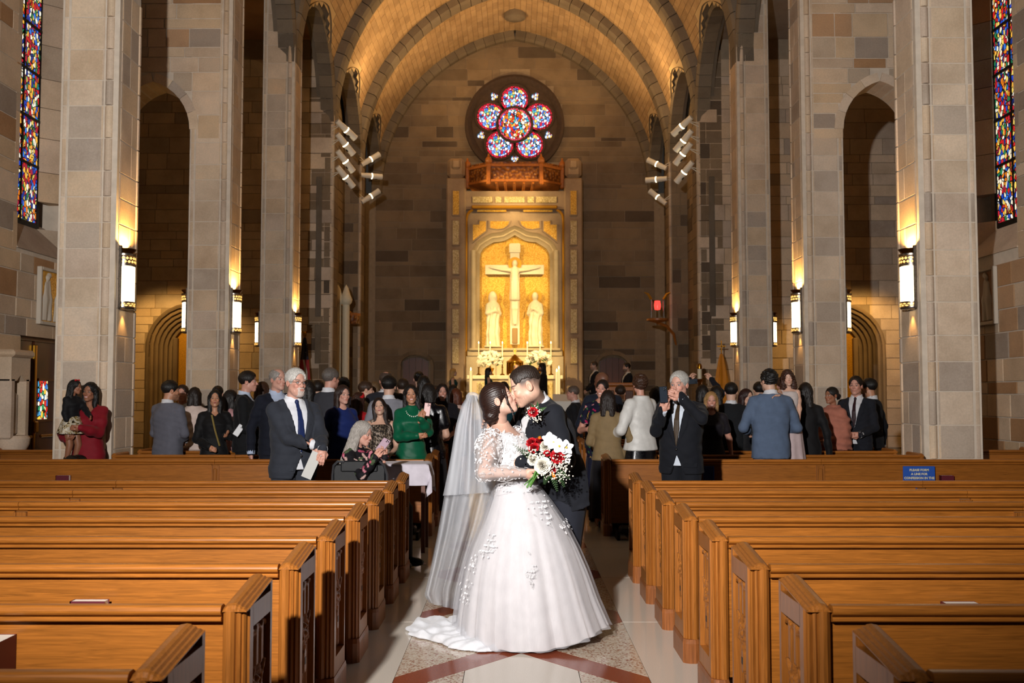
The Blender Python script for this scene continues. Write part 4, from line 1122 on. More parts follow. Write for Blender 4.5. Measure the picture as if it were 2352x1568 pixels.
# ---- rose window
TR = simple('dark_tracery', '#4a3a30', .9, 0, .15, 10)
RP = ['#e8e8f8', '#3a62d0', '#c81838', '#58b0d0', '#f0f0ff', '#d83058', '#f0c060', '#6090e0', '#b01838', '#48b0a8', '#c8d8ff', '#dfe8ff', '#e8a0c0', '#90b8f0']
ROSE = stained('stained_glass_rose', 13, RP, 1.7, ('#c01430', (1, .001, 1), .435))
ROSC = stained('stained_glass_rose_centre', 13, ['#f0d8c0', '#e07820', '#30a8b8', '#d83020', '#e8e8f8', '#f0b050', '#3060c8', '#c82030'], 1.7, ('#d8405a', (1, .001, 1), .56))
rc = W(1182, 285, 37.35); pxm = 37.35 / F
rw = empty('window_3', (rc.x, 37.35, rc.z)); finish(rw, 'round five-petalled stained glass rose window high on the altar wall', 'window', kind='structure')
def disc(r, n=28): return [(r * math.cos(2 * PI * i / n), r * math.sin(2 * PI * i / n)) for i in range(n)]
MB().prism(disc(1.72, 40), .05, 'y', .06).obj('tracery_ground', TR, rw)
L = []
for r, y in ((1.9, .05), (1.88, -.12), (1.78, -.16), (1.7, -.06), (1.62, .06)): L.append([(r * math.cos(2 * PI * i / 48), y, r * math.sin(2 * PI * i / 48)) for i in range(48)])
MB().ring(L, False).obj('rim_moulding', TR, rw, True)
def glassdisc(x, z, r, mat, y=.03, name='pane'):
    o = MB().prism(disc(r), .04, 'y', 0).obj(name, mat, rw, loc=(x, y, z))
    L = []
    for rr, yy in ((r * 1.0, 0), (r + .03, -.04), (r + .08, -.04), (r + .1, .03)): L.append([(rr * math.cos(2 * PI * i / 28), yy, rr * math.sin(2 * PI * i / 28)) for i in range(28)])
    MB().ring(L, False).obj('tracery_ring', TR, rw, True, loc=(x, y, z))
R5 = 59 * pxm
for i in range(5):
    a = PI / 2 + 2 * PI * i / 5; glassdisc(R5 * math.cos(a), R5 * math.sin(a), 31.5 * pxm, ROSE)
    b = PI / 2 + 2 * PI * (i + .5) / 5
    x, z = 82 * pxm * math.cos(b), 82 * pxm * math.sin(b)
    for q in range(3):
        c = b + 2 * PI * q / 3; MB().prism(disc(.075, 12), .04, 'y', .0).obj('trefoil_pane', ROSE, rw, loc=(x + .075 * math.cos(c), .02, z + .075 * math.sin(c)))
glassdisc(0, -.02, 38 * pxm, ROSC, -.06, 'centre_pane')
# ---- small arched doors in the end wall
for i, (u0, u1) in enumerate(((922, 990), (1372, 1440))):
    x0, x1 = RX(u0, 37.3), RX(u1, 37.3); zt = RZ(838, 37.3); cx = (x0 + x1) / 2; hw_ = (x1 - x0) / 2
    t = empty('door_%d' % (2 + i), (cx, 37.32, .75)); finish(t, 'low arched wooden door in the altar wall, %s of the altar' % ('left' if i == 0 else 'right'), 'door', kind='structure')
    hh = zt - .75; n = 9
    A_ = lambda s: [(s * hw_ * math.cos(PI * j / (n - 1)), hh + .38 * math.sin(PI * j / (n - 1))) for j in range(n)]
    for q in range(4):
        a, b = -hw_ * .86 + q * hw_ * .43, -hw_ * .86 + (q + 1) * hw_ * .43 - .012
        f = lambda x: hh - .05 + .34 * math.sqrt(max(0, 1 - (x / hw_) ** 2))
        MB().prism([(a, 0), (b, 0), (b, f(b)), (a, f(a))], .06, 'y', .02).obj('plank', WOODD, t)
    for j in range(n - 1):
        p1, p2 = A_(1)[j], A_(1)[j + 1]; g = 1.22
        MB().prism([p1, p2, (p2[0] * g, hh + (p2[1] - hh) * g * 1.15), (p1[0] * g, hh + (p1[1] - hh) * g * 1.15)], .2, 'y', -.1).obj('arch_stone', STONEB, t)
    for s in (-1, 1): MB().box(s * hw_ * 1.1 - hw_ * .12, s * hw_ * 1.1 + hw_ * .12, -.1, .1, 0, hh - .004).obj('jamb_stone', STONEB, t)
# ---- altar, tabernacle, candles, flowers
ay = 34.6
al = empty('altar', (CX, ay, .75), 0, 'pale stone altar table with a lit front below the gold niche', 'altar')
xa, xb_ = RX(1074, ay) - CX, RX(1291, ay) - CX; ah = RZ(862, ay) - .75
MB().box(xa, xb_, -.45, .45, ah - .14, ah, .02).obj('altar_slab', IVORY, al); MB().box(xa + .15, xb_ - .15, -.38, .38, 0, ah - .14).obj('altar_body', CREM, al)
for j in range(5): MB().box(xa + .3 + j * (xb_ - xa - .6) / 5 + .05, xa + .3 + (j + 1) * (xb_ - xa - .6) / 5 - .05, -.41, -.36, .15, ah - .25, .02).obj('front_panel', PALE, al)
CW = simple('candle_wax', '#f4ead0', .5); k = N('flame'); k.set(color=(1, .8, .4), emit=(1, .72, .3), estr=14); FLAME = k.m
BRS = simple('polished_brass', '#b8862c', .25, 1)
tb = empty('tabernacle', (CX, 34.9, RZ(862, ay)), 0, 'ornate gilded tabernacle with a domed top on the altar', 'tabernacle')
MB().lathe([(.0, 0), (.28, 0), (.3, .03), (.25, .08), (.25, .42), (.3, .46), (.3, .5), (.2, .56), (.1, .68), (.03, .74), (0, .74)], n=10).obj('body', BRS, tb, True)
for j in range(10): MB().tube([(.27 * math.cos(j * PI / 5), .27 * math.sin(j * PI / 5), .06), (.27 * math.cos(j * PI / 5), .27 * math.sin(j * PI / 5), .46)], .025, 6).obj('column', BRS, tb, True)
MB().box(-.016, .016, -.016, .016, .74, .95).box(-.06, .06, -.016, .016, .85, .88).obj('cross', BRS, tb)
def candle(u, v0, v1, y, lab, stick=True, r=.03, grp='altar candles'):
    x = RX(u, y); z0, z1 = max(.75, RZ(v1, y)), RZ(v0, y)
    t = empty('candle', (x, y, z0), 0, lab, 'candle', grp); H = z1 - z0; zs = H * (.45 if stick else .02)
    MB().lathe([(.0, 0), (.1, 0), (.09, .03), (.03, .07), (.022, zs * .5), (.045, zs * .55), (.02, zs * .6), (.025, zs * .92), (.06, zs), (0, zs)], n=10).obj('candlestick', BRS, t, True)
    MB().lathe([(0, zs), (r, zs), (r, H * .95), (0, H * .955)], n=10).obj('wax', CW, t, True)
    MB().lathe([(0, H * .95), (.016, H * .965), (.019, H * .98), (0, H * 1.02)], n=8).obj('flame', FLAME, t, True)
for i, u in enumerate((1100, 1126, 1154, 1211, 1240, 1265)):
    candle(u, 785, 862, 35.0, 'tall thin lit candle behind the altar, %s from the left of six' % ordin[i], True, .022)
candle(1082, 845, 985, 33.6, 'thick lit altar candle beside the blonde bridesmaid', True, .055); candle(1278, 848, 985, 33.6, 'thick lit altar candle behind the groom, taller of the pair', True, .05); candle(1283, 842, 983, 33.9, 'thick lit altar candle behind the groom, outer of the pair', True, .05)
WF = simple('cream_blossom', '#f3edd6', .6); LEAF = simple('flower_leaf', '#41602a', .6)
for u, lab in ((1126, 'large cream flower arrangement on the altar, left of the tabernacle'), (1237, 'large cream flower arrangement on the altar, right of the tabernacle')):
    t = empty('flower_arrangement', (RX(u, 34.7), 34.7, RZ(862, ay)), 0, lab, 'flowers', 'altar flowers')
    MB().lathe([(0, 0), (.12, 0), (.14, .03), (.08, .1), (.15, .26), (0, .26)], n=12).obj('vase', BRS, t, True)
    rnd = random.Random(u); fm = MB().sphere((0, 0, 0), (.06, .06, .05), 7, 5)
    for q in range(5): fm.sphere((.05 * math.cos(q * 1.256), .05 * math.sin(q * 1.256), .01), (.045, .045, .035), 6, 4)
    fme = fm.mesh('blossom', WF, True); lme = MB().add([(0, 0, 0), (.03, 0, .08), (0, .01, .2), (-.03, 0, .08)], [(0, 1, 2, 3)]).mesh('leaf', LEAF)
    for q in range(64):
        a = rnd.uniform(0, 2 * PI); e = rnd.uniform(-.35, 1.45); rr = .42
        link('blossom', fme, t, (rr * math.cos(e) * math.cos(a), rr * .7 * math.cos(e) * math.sin(a), .48 + rr * .78 * math.sin(e)), (rnd.uniform(0, 3), rnd.uniform(0, 3), 0))
    for q in range(40):
        a = rnd.uniform(0, 2 * PI); e = rnd.uniform(-.6, 1.3)
        link('leaf', lme, t, (.34 * math.cos(e) * math.cos(a), .26 * math.cos(e) * math.sin(a), .46 + .28 * math.sin(e)), (rnd.uniform(-1.2, 1.2), rnd.uniform(-1.2, 1.2), a))
# ================================================================== PEOPLE
V3 = lambda *a: np.array(a, float)
EYEW = simple('eye_white', '#a8a098', .25); IRISB = simple('iris_brown', '#22140c', .2); IRISL = simple('iris_blue', '#4a5a68', .2)
SHOE = simple('black_shoe', '#14110f', .35)
TONES = {'fair': '#e0b49c', 'pink': '#d8a08c', 'old': '#d8a592', 'tan': '#cc9474', 'brown': '#aa7458', 'deep': '#7c523e', 'pale': '#dcb29e', 'med': '#c89478'}
def head_parts(sp, h):
    """head mesh in head space: face at -y, z up, origin between the ears"""
    fem = sp.get('sex') == 'f'; jw = .90 if fem else 1.0; smile = sp.get('smile', 0); closed = sp.get('closed', False); old = sp.get('old', 0)
    beard = sp.get('beard', 0); nz = sp.get('nose', 1.0); child = sp.get('child', False)
    def fn(X, Y, Z):
        A = np.abs(X)
        d = ell(X, Y, Z, (0, .014, .036), (.0755, .097, .086))
        d = smin(d, ell(X, Y, Z, (0, -.022, -.03), (.061 * (.5 + .5 * jw), .068, .082)), .03)
        d = smin(d, cap(A, Y, Z, (.043 * jw, -.005, -.062), (.012, -.062, -.098 * (.95 if child else 1)), .022, .019), .03)       # jaw
        d = smin(d, ell(X, Y, Z, (0, -.071, -.1), (.021 * jw, .018, .018)), .018)                                            # chin
        d = smin(d, ell(A, Y, Z, (.036, -.068, -.03 + .006 * smile), (.019, .016, .017)), .02)                               # cheeks
        d = smin(d, ell(A, Y, Z, (.026, -.079, .021), (.024, .010, .007 if fem else .009)), .012)                             # brow
        d = smax(d, -ell(A, Y, Z, (.031, -.099, .001), (.018, .017, .010)), .012)                                            # socket
        if closed: d = smin(d, ell(A, Y, Z, (.031, -.0745, .0), (.0135, .0115, .0095)), .004)
        else: d = np.maximum(d, -ell(A, Y, Z, (.031, -.089, .000), (.0125, .014, .0040 if smile < .7 else .0032)))
        d = smin(d, cap(X, Y, Z, (0, -.083, .006), (0, -.104 * nz ** .3, -.030), .0075, .0105 * nz), .012)                       # nose
        d = smin(d, ell(A, Y, Z, (.0115, -.095, -.034), (.0075, .010, .0065)), .006)
        d = smin(d, ell(X, Y, Z, (0, -.0815, -.062), (.028, .014, .022)), .016)                                               # muzzle
        zc = -.064 + smile * 9.0 * X * X
        lw = .021 + .006 * smile
        d = smin(d, ell(X, Y, Z - zc - .0045, (0, -.0922, 0), (lw, .0075, .0043)), .004)
        d = smin(d, ell(X, Y, Z - zc + .0055, (0, -.0910, 0), (lw * .9, .008, .0054)), .004)
        if smile < .6: d = d + .0022 * np.exp(-((Z - zc) / .0016) ** 2) * (A < lw) * (Y < -.085)
        # ears
        e = np.maximum(ell(A, Y, Z, (.079, .012, -.008), (.010, .021, .032)), -ell(A, Y, Z, (.089, .008, -.006), (.008, .012, .021)))
        d = smin(d, e, .008)
        if old: d = d - .0012 * old * np.sin(Z * 330) * np.exp(-((Z - .06) / .025) ** 2) * (Y < -.04)
        if beard > .5: d = d - .009 * np.clip((-.045 - Z) / .03, 0, 1) * np.clip((-.005 - Y) / .03, 0, 1) * (1 + .25 * vnoise(X, Y, Z, 260, 3))
        d = smin(d, cap(X, Y, Z, (0, .022, -.05), sp.get('_neck', (0, .045, -.2)), .054 * (.86 if fem else 1.05), .058 * (.86 if fem else 1.08)), .025)          # neck
        return d
    nk = sp.get('_neck', (0, .045, -.2))
    P, Q = surfnet(fn, (-.105 + min(0, nk[0]), -.135 + min(0, nk[1] + .05), min(-.215, nk[2] - .015)), (.105 + max(0, nk[0]), max(.135, nk[1] + .075), .135), h)
    P = relax(P, Q, 1, .35)
    x, y, z = P.T; ax = np.abs(x)
    base = np.array(lin(TONES[sp.get('skin', 'fair')])) * .8; C = np.tile(base, (len(P), 1))
    def tint(m, c, a): 
        m = (m * a)[:, None]; C[:] = C * (1 - m) + np.array(c) * m
    g = lambda v, w: np.exp(-(v / w) ** 2)
    tint(g(ax - .042, .02) * g(z + .028, .02) * (y < -.03), base * (1.02, .72, .68), .55 if not old else .7)
    tint(g(x, .014) * g(z + .032, .012) * (y < -.09), base * (1, .75, .7), .5)
    tint(g(ax - .079, .012) * g(z + .01, .03) * (y > -.02), base * (1, .72, .65), .5)
    zc = -.064 + smile * 9.0 * x * x; lw = .021 + .006 * smile
    lip = (ax < lw) & (np.abs(z - zc) < .0105 * np.sqrt(np.clip(1 - (x / lw) ** 2, 0, 1)) + .0008) & (y < -.078)
    lipc = sp.get('lip'); lipc = np.array(lin(lipc)) if lipc else base * (.9, .55, .52)
    tint(lip.astype(float), lipc, .85 if fem else .55)
    if smile >= .6:
        te = (ax < lw * .82) & (np.abs(z - zc) < .0052 * np.sqrt(np.clip(1 - (x / (lw * .82)) ** 2, 0, 1))) & (y < -.078); tint(te.astype(float), (.86, .82, .76), .95)
    else: tint((g(z - zc, .0014) * (ax < lw) * (y < -.08)), base * .3, .7)
    hc = np.array(lin(sp.get('brow') or (sp.get('hair') or ('short', '#2a1c14'))[1]))
    bz = .0235 + .006 * np.sin(np.clip((ax - .012) / .04, 0, 1) * 2.6) - .002
    tint(((np.abs(z - bz) < (.0026 if fem else .004)) & (ax > .011) & (ax < .05) & (y < -.05)).astype(float), hc * .8, .8)
    lash = (np.abs(((ax - .031) / .0155) ** 2 + (z / (.0078)) ** 2 - 1) < .32) & (y < -.06)
    if closed: lash = (np.abs(z + .0035 + .0025 * (1 - ((ax - .031) / .015) ** 2)) < .0018) & (np.abs(ax - .031) < .0145) & (y < -.06)
    tint(lash.astype(float) * ((z > -.002) if not closed else 1), base * .16 if fem else base * .3, .85)
    if beard:
        bm = np.clip((-.042 - z) / .012, 0, 1) * np.clip((.01 - y) / .03, 0, 1) * (z > -.128) * ~lip
        bm = np.maximum(bm, ((np.abs(z + .050) < .007) & (ax < .03) & (y < -.07)).astype(float) * ~lip)
        if sp.get('goatee'): bm = bm * (ax < .034) * (y < -.045)
        bc = np.array(lin(sp.get('beardc', '#2a1c14')))
        n_ = .75 + .25 * np.sin(x * 2100) * np.sin(z * 1900 + y * 1500)
        tint(bm * n_, bc, min(1, beard))
    if (sp.get('hair') or ('', ''))[0] in ('fade',):
        s = np.clip((z + .02) / .05, 0, 1) * np.clip((y + .05) / .02, 0, 1); s = np.maximum(s, np.clip((y - .025) / .03, 0, 1) * np.clip((z + .06) / .08, 0, 1)); tint(s * ~((ax > .076) & (np.abs(y - .012) < .026) & (z < .03)), hc * .8 + .02, .93)
    return P, Q, C
def hair_sdf(style, sp):
    fem = sp.get('sex') == 'f'
    L = sp.get('hairlen', .28); vol = sp.get('hairvol', 1.0)
    def fn(X, Y, Z):
        A = np.abs(X); ang = np.arctan2(X, Y + 1e-6)
        gro = .0016 * np.sin(ang * 46 + Z * 30) + .0012 * np.sin(ang * 83 - Z * 55)
        if style in ('short', 'fade', 'grey_short', 'balding'):
            if style == 'fade': t = .0035 + .005 * np.clip((Z - .05) / .05, 0, 1) + .003 * np.clip((-.01 - Y) / .05, 0, 1)
            else: t = (.004 + .011 * np.clip((Z + .05) / .09, 0, 1)) * vol
            d = ell(X, Y, Z, (0, .014, .036), (.0755, .097, .086)) - t
            d = smax(d, -ell(X, Y, Z, (0, -.122, .002), (.072, .077, .105)), .006)                 # forehead
            d = np.maximum(d, -ell(A, Y, Z, (.05, -.10, -.03), (.05, .072, .07)))
            d = np.maximum(d, -(Z + .02 + .055 * np.clip((Y - .015) / .04, 0, 1)))     # nape / sideburn line
            d = np.maximum(d, -cap(A, Y, Z, (.075, .012, -.022), (.1, .012, -.022), .027))             # ear
            if style == 'fade': d = np.maximum(np.maximum(d, -ell(X, Y, Z, (0, -.125, .01), (.082, .08, .108))), .046 - Z - .3 * np.maximum(Y, 0) + .2 * np.minimum(Y, 0) + .006 * np.sin(A * 90) + .004 * np.sin(Y * 170 + A * 60))
            if style == 'balding': d = np.maximum(d, -cap(X, Y, Z, (0, -.06, .125), (0, .035, .135), .062))
            return d + gro * (1.0 if style != 'fade' else .5)
        if style == 'curly':
            d = ell(X, Y, Z, (0, .02, .035), (.098 * vol, .117 * vol, .108 * vol)); d = smax(d, -ell(X, Y, Z, (0, -.130, -.01), (.068, .084, .1)), .01)
            d = np.maximum(d, -(Z + L))
            if L > .1: d = smin(d, np.maximum(cap(A, Y, Z, (.07, .03, 0), (.085, .04, -L), .05 * vol, .055 * vol), -ell(X, Y, Z, (0, -.12, -.07), (.075, .085, .13))), .03)
            if L > .1: d = smin(d, cap(X, Y, Z, (0, .07, 0), (0, .075, -L), .07 * vol, .075 * vol), .04)
            return d + .009 * vnoise(X, Y, Z, 110, 5) + .006 * vnoise(X, Y, Z, 210, 6)
        if style in ('long', 'bob', 'wavy'):
            d = ell(X, Y, Z, (0, .018, .04), (.086, .108, .096))
            side = cap(A, Y, Z, (.068, .01, .02), (.082 * vol, .02, -L), .032, .026 * vol)
            back = cap(A, Y, Z, (.03, .07, .0), (.045 * vol, .085, -L), .06, .05 * vol)
            d = smin(d, smin(side, back, .04), .03)
            cut = ell(X, Y, Z, (0, -.120, -.006), (.062, .080, .108))
            cut = smin(cut, cap(X, Y, Z, (0, -.15, -.05), (0, -.14, -L - .1), .07, .09), .03)
            d = smax(d, -cut, .01); d = np.maximum(d, -(Z + L + .02))
            w = .004 * np.sin(Z * (55 if style == 'wavy' else 18) + A * 40) * np.clip(-Z * 6, 0, 1)
            return d + gro * 1.6 + w
        if style in ('updo', 'bun'):
            d = ell(X, Y, Z, (0, .02, .038), (.084, .107, .095)); d = smax(d, -ell(X, Y, Z, (0, -.124, -.006), (.066, .078, .092)), .01); d = np.maximum(d, -(Z + .055))
            d = np.maximum(d, -cap(A, Y, Z, (.085, .0, -.03), (.12, .0, -.03), .022))
            b = (0, .115, .06) if style == 'updo' else (0, .12, -.015)
            d = smin(d, ell(X, Y, Z, b, (.055, .05, .05)) + .004 * np.sin(X * 120 + Z * 90), .02)
            return d + gro
    hi = 1.25 * vol if style == 'curly' else 1.05
    lo = (-.14 * hi, -.13, -.08 if style in ('short', 'fade', 'grey_short', 'balding', 'updo', 'bun') else -L - .06)
    return fn, lo, (.14 * hi, .2, .17)
def rotm(ax, a): return np.array(Matrix.Rotation(a, 3, ax))
def ik(S, T, l1, l2, hint):
    S, T, hint = map(lambda v: np.array(v, float), (S, T, hint)); d = T - S; D = np.linalg.norm(d)
    D2 = min(max(D, abs(l1 - l2) + .01), l1 + l2 - .004); u = d / D; T = S + u * D2
    a = (l1 * l1 - l2 * l2 + D2 * D2) / (2 * D2); hgt = math.sqrt(max(0, l1 * l1 - a * a))
    n = hint - u * np.dot(hint, u); n /= np.linalg.norm(n) + 1e-9
    return S + u * a + n * hgt, T
def frame(f, n):
    """columns: side, palm-normal, forward"""
    f = np.array(f, float); f /= np.linalg.norm(f); n = np.array(n, float); n = n - f * np.dot(n, f); n /= np.linalg.norm(n)
    return np.stack([np.cross(n, f), n, f], 1)
def hand_mesh(wr, fdir, palm, side, res, size=1.0, curl=.5, spread=.12, thumb=.6):
    """palm: direction the palm faces; side +1 for the left hand"""
    R = frame(fdir, palm); s = size
    def fn(X, Y, Z):       # local: x across (thumb at +), y palm facing, z to the fingertips
        d = smin(cap(X, Y, Z, (-.022 * s, 0, .035 * s), (-.025 * s, .004 * s, .078 * s), .0165 * s, .013 * s), cap(X, Y, Z, (.018 * s, 0, .03 * s), (.024 * s, .004 * s, .082 * s), .0185 * s, .0135 * s), .03 * s)
        d = smin(d, cap(X, Y, Z, (0, 0, -.05 * s), (0, 0, .035 * s), .0195 * s, .023 * s), .02 * s)
        for i, (x0, l, r) in enumerate(((.028, .072, .0088), (.0095, .08, .0092), (-.009, .074, .0088), (-.027, .058, .0078))):
            c = curl * (1 + .12 * i); a0 = .25 + c * .9; a = 0; p = np.array((x0 * s, .004 * s, .084 * s)); sp_ = spread * (1.5 - i) * .4
            for j, fr in enumerate((.42, .33, .25)):
                a = a + (a0 if j == 0 else c * 1.25) * (.75 if j == 0 else .8)
                q = p + l * s * fr * np.array((math.sin(sp_) * math.cos(a), math.sin(a), math.cos(a)))
                k_ = cap(X, Y, Z, p, q, r * s * (1 - .06 * j), r * s * (.95 - .08 * j)); d = smin(d, k_, .006 * s); p = q
        t = [(.022 * s, .006 * s, .012 * s), (.046 * s, .016 * s, .042 * s), (.052 * s - .03 * s * (1 - thumb), .03 * s, .068 * s), (.048 * s - .035 * s * (1 - thumb), .042 * s, .09 * s)]
        return smin(d, chain(X, Y, Z, t, [.014 * s, .0115 * s, .0098 * s, .008 * s], .008 * s), .012 * s)
    P, Q = surfnet(fn, (-.06 * s, -.04 * s, -.07 * s), (.075 * s, .12 * s, .18 * s), res); P = relax(P, Q, 1, .3)
    # thumb side: for a hand pointing along f with palm normal n, mirror for the other side
    if side < 0: pass
    else: P = P * np.array((-1, 1, 1)); Q = Q[:, ::-1]
    return P @ R.T + np.array(wr), Q
CLOTH = {}
def suit_mat(c): return cloth_mat('wool_' + c.strip('#'), c, .85, .03)
def person(name, label, x, y, yaw, sp, z0=0.0, cat='person', group=None):
    """standing figure. sp keys: h sex skin hair arms head outfit ..."""
    H = sp.get('h', 1.72 if sp.get('sex') == 'f' else 1.78); fem = sp.get('sex') == 'f'; wd = sp.get('wide', 1.0); lod = sp.get('lod', 1)
    hr = (.0032, .0042, .0062, .009)[lod]; br = (.010, .013, .018, .026)[lod]
    root = empty(name, (x, y, z0), yaw, label, cat, group)
    lean = sp.get('lean', 0.0); roll = sp.get('roll', 0.0)
    hs = (.92 if fem else 1.0) * sp.get('headscale', 1.0) * (H / 1.75) ** .5
    # key points (body space, faces -y)
    ZN = .845 * H; ZSH = .806 * H; SW = (.088 if fem else .101) * H * (.6 + .4 * wd)
    hp = .53 * H
    B = np.array(Matrix.Translation((0, 0, hp)) @ Matrix.Rotation(roll, 4, 'Y') @ Matrix.Rotation(lean, 4, 'X') @ Matrix.Translation((0, 0, -hp)))
    bp = lambda p: (B @ np.array((*p, 1.0)))[:3]
    Bi = np.linalg.inv(B)
    def loc(X, Y, Z):
        if lean == 0 and roll == 0: return X, Y, Z
        return tuple(Bi[i, 0] * X + Bi[i, 1] * Y + Bi[i, 2] * Z + Bi[i, 3] for i in range(3))
    hy, hpit, hrol = sp.get('head', (0, 0, 0))
    neck = bp((0, .0, ZN))
    HM = np.array(Matrix.Translation(neck) @ Matrix.Rotation(lean * .5, 4, 'X') @ Matrix.Rotation(hy, 4, 'Z') @ Matrix.Rotation(hrol, 4, 'Y') @ Matrix.Rotation(-hpit, 4, 'X') @ Matrix.Translation((0, -.028 * hs, .15 * hs)) @ Matrix.Scale(hs, 4))
    RT = np.array(Matrix.Translation((x, y, z0)) @ Matrix.Rotation(yaw, 4, 'Z')); RI = np.linalg.inv(RT); wb = lambda p: (RI @ np.array((*p, 1.0)))[:3]
    if 'HMw' in sp:
        HM = RI @ np.array(sp['HMw']); sp['_neck'] = tuple((np.linalg.inv(HM) @ np.array((*bp((0, .012 * H, ZN - .01)), 1.0)))[:3])
    for key in 'LR':
        if 'w' + key in sp: sp['arm' + key] = tuple(wb(sp['w' + key]))
        if 'e' + key in sp: sp['hint' + key] = tuple(RI[:3, :3] @ np.array(sp['e' + key], float))
        if 'f' + key in sp: sp.setdefault('hands', {})[key] = (RI[:3, :3] @ np.array(sp['f' + key][0], float), RI[:3, :3] @ np.array(sp['f' + key][1], float), sp['f' + key][2])
    skin = []
    P, Q, C = head_parts(sp, hr); skin.append((apply(HM, P), Q, C))
    base = np.array(lin(TONES[sp.get('skin', 'fair')])) * .8
    # arms
    l1, l2 = .178 * H, .152 * H
    joints = {}
    AR = {'down': (.155, .02, .475), 'clasp': (.035, -.145, .535), 'waist': (.05, -.13, .57), 'front': (.10, -.14, .60), 'hips': (.14, -.02, .53)}
    outfit = sp.get('outfit', {}); kind = outfit.get('kind', 'suit'); bare = outfit.get('bare', kind == 'sleeveless')
    handspec = sp.get('hands', {})
    for s, key in ((-1, 'R'), (1, 'L')):
        S_ = bp((s * SW, .005, ZSH - .012 * H))
        a = sp.get('arm' + key, 'down'); t = AR[a] if isinstance(a, str) else a
        T = np.array((s * t[0], t[1], t[2])) * H if isinstance(a, str) else np.array(a, float)
        if isinstance(a, str) and (lean or roll) and a != 'down': T = bp(T)
        hint = sp.get('hint' + key, (s * .6, .55, -.55))
        E, T = ik(S_, T, l1, l2, hint); joints[key] = (S_, E, T)
        fd, pn, curl = handspec.get(key, (None, None, None))
        fdir = (T - E) / np.linalg.norm(T - E) if fd is None else np.array(fd, float)
        palm = pn if pn is not None else ((-s, -.2, 0) if a == 'down' else (-s * .6, .8, -.1))
        if lod < 3 or a != 'down':
            if abs(np.dot(fdir / np.linalg.norm(fdir), np.array(palm) / np.linalg.norm(palm))) > .95: palm = (0, 0, -1)
            P, Q = hand_mesh(T, fdir, palm, s, (.0038, .005, .0075, .011)[lod], (.88 if fem else 1.0) * (H / 1.75) * 1.0, .5 if curl is None else curl)
            skin.append((P, Q, np.tile(base * (1, .93, .9), (len(P), 1))))
        if True:
            ra = (.027 if bare else .0135) * H * (.55 + .45 * wd); pts = [S_, (S_ + E) / 2, E, T]
            lo = np.min(pts, 0) - .08; hi = np.max(pts, 0) + .08
            P, Q = surfnet(lambda X, Y, Z: chain(X, Y, Z, pts, [ra * 1.15, ra * 1.02, ra * .8, ra * .55], .03), lo, hi, br * (.8 if bare else 1.1))
            skin.append((relax(P, Q), Q, np.tile(base * (1, .96, .94), (len(P), 1))))
    # torso sections
    if fem: rows = [(.44, .100, .078, 0), (.50, .104, .08, .0), (.56, .092, .07, .0), (.625, .077, .060, -.003), (.70, .090, .068, -.012), (.735, .094, .074, -.016), (.78, .083, .058, -.004), (.81, .060, .046, .006), (.832, .042, .04, .01), (.855, .034, .036, .012)]
    else: rows = [(.44, .106, .078, 0), (.52, .104, .078, 0), (.60, .098, .074, -.004), (.68, .106, .078, -.006), (.74, .108, .078, -.004), (.785, .097, .066, .002), (.81, .070, .052, .008), (.832, .046, .042, .011), (.855, .038, .038, .012)]
    belly = sp.get('belly', 0)
    rows = [(z * H, rx * H * wd, (ry + belly * math.exp(-((z - .6) / .08) ** 2)) * H * (.5 + .5 * wd), 0, (cy - belly * .6 * math.exp(-((z - .6) / .08) ** 2)) * H) for z, rx, ry, cy in rows]
    seed = int(abs(x * 97 + y * 131)) % 1000
    def torso(X, Y, Z, grow=0.0):
        return profile(X, Y, Z, [(a, b + grow, c + grow, d_, e) for a, b, c, d_, e in rows], 2.35)
    def shoulders(X, Y, Z, r):
        d = None
        for s in (-1, 1):
            q = cap(X, Y, Z, (s * .022 * H, .012 * H, .834 * H), (s * SW * .97, .006 * H, ZSH - .012 * H), r * .62, r * .95); d = q if d is None else np.minimum(d, q)
        return d
    # chest skin for open necklines
    neckline = outfit.get('neck', 0)
    if True:
        shr = 0 if (neckline or kind == 'sleeveless') else -.012
        def cf(X, Y, Z):
            X, Y, Z = loc(X, Y, Z); return smin(torso(X, Y, Z, -.004 + shr), shoulders(X, Y, Z, .026 * H + shr * .6), .03)
        lo = (-SW - .1, -.25, .66 * H); hi = (SW + .1, .2, .87 * H)
        P, Q = surfnet(cf, lo, hi, br if shr == 0 else br * 1.3); skin.append((relax(P, Q), Q, np.tile(base * (1, .97, .95), (len(P), 1))))
    P, Q, C = join(skin); o = link('body', np_mesh('body', P, Q, SKIN, C), root)
    # eyes
    if not sp.get('closed') and lod < 2:
        for s in (-1, 1):
            m = MB().sphere((s * .031, -.0708, 0), .0126, 12, 8); eo = m.obj('eye', EYEW, root, True); eo.matrix_basis = Matrix(HM)
            gz = sp.get('gaze', 0); MB().sphere((s * .031 + gz, -.0793, .0), (.0076, .0058, .0072), 10, 6).obj('iris', IRISL if sp.get('blue') else IRISB, eo, True)
    # hair
    hs_ = sp.get('hair')
    if hs_ and hs_[0] != 'bald':
        fn, lo, hi = hair_sdf(hs_[0], sp); P, Q = surfnet(fn, lo, hi, max(hr * 1.15, .004)); 
        if len(P): ho = link('hair', np_mesh('hair', relax(P, Q, 1, .3), Q, hair_mat(hs_[1])), root); ho.matrix_basis = Matrix(HM)
    if kind == 'none': return root, HM, joints, bp
    # ---- clothing
    fold = sp.get('fold', 1.0)
    ruck = lambda X, Y, Z: fold * (.006 * vnoise(X, Y, Z * 1.8, 26, seed) + .003 * vnoise(X, Y, Z * 2.4, 60, seed + 1))
    sl = outfit.get('sleeve', 1.0)
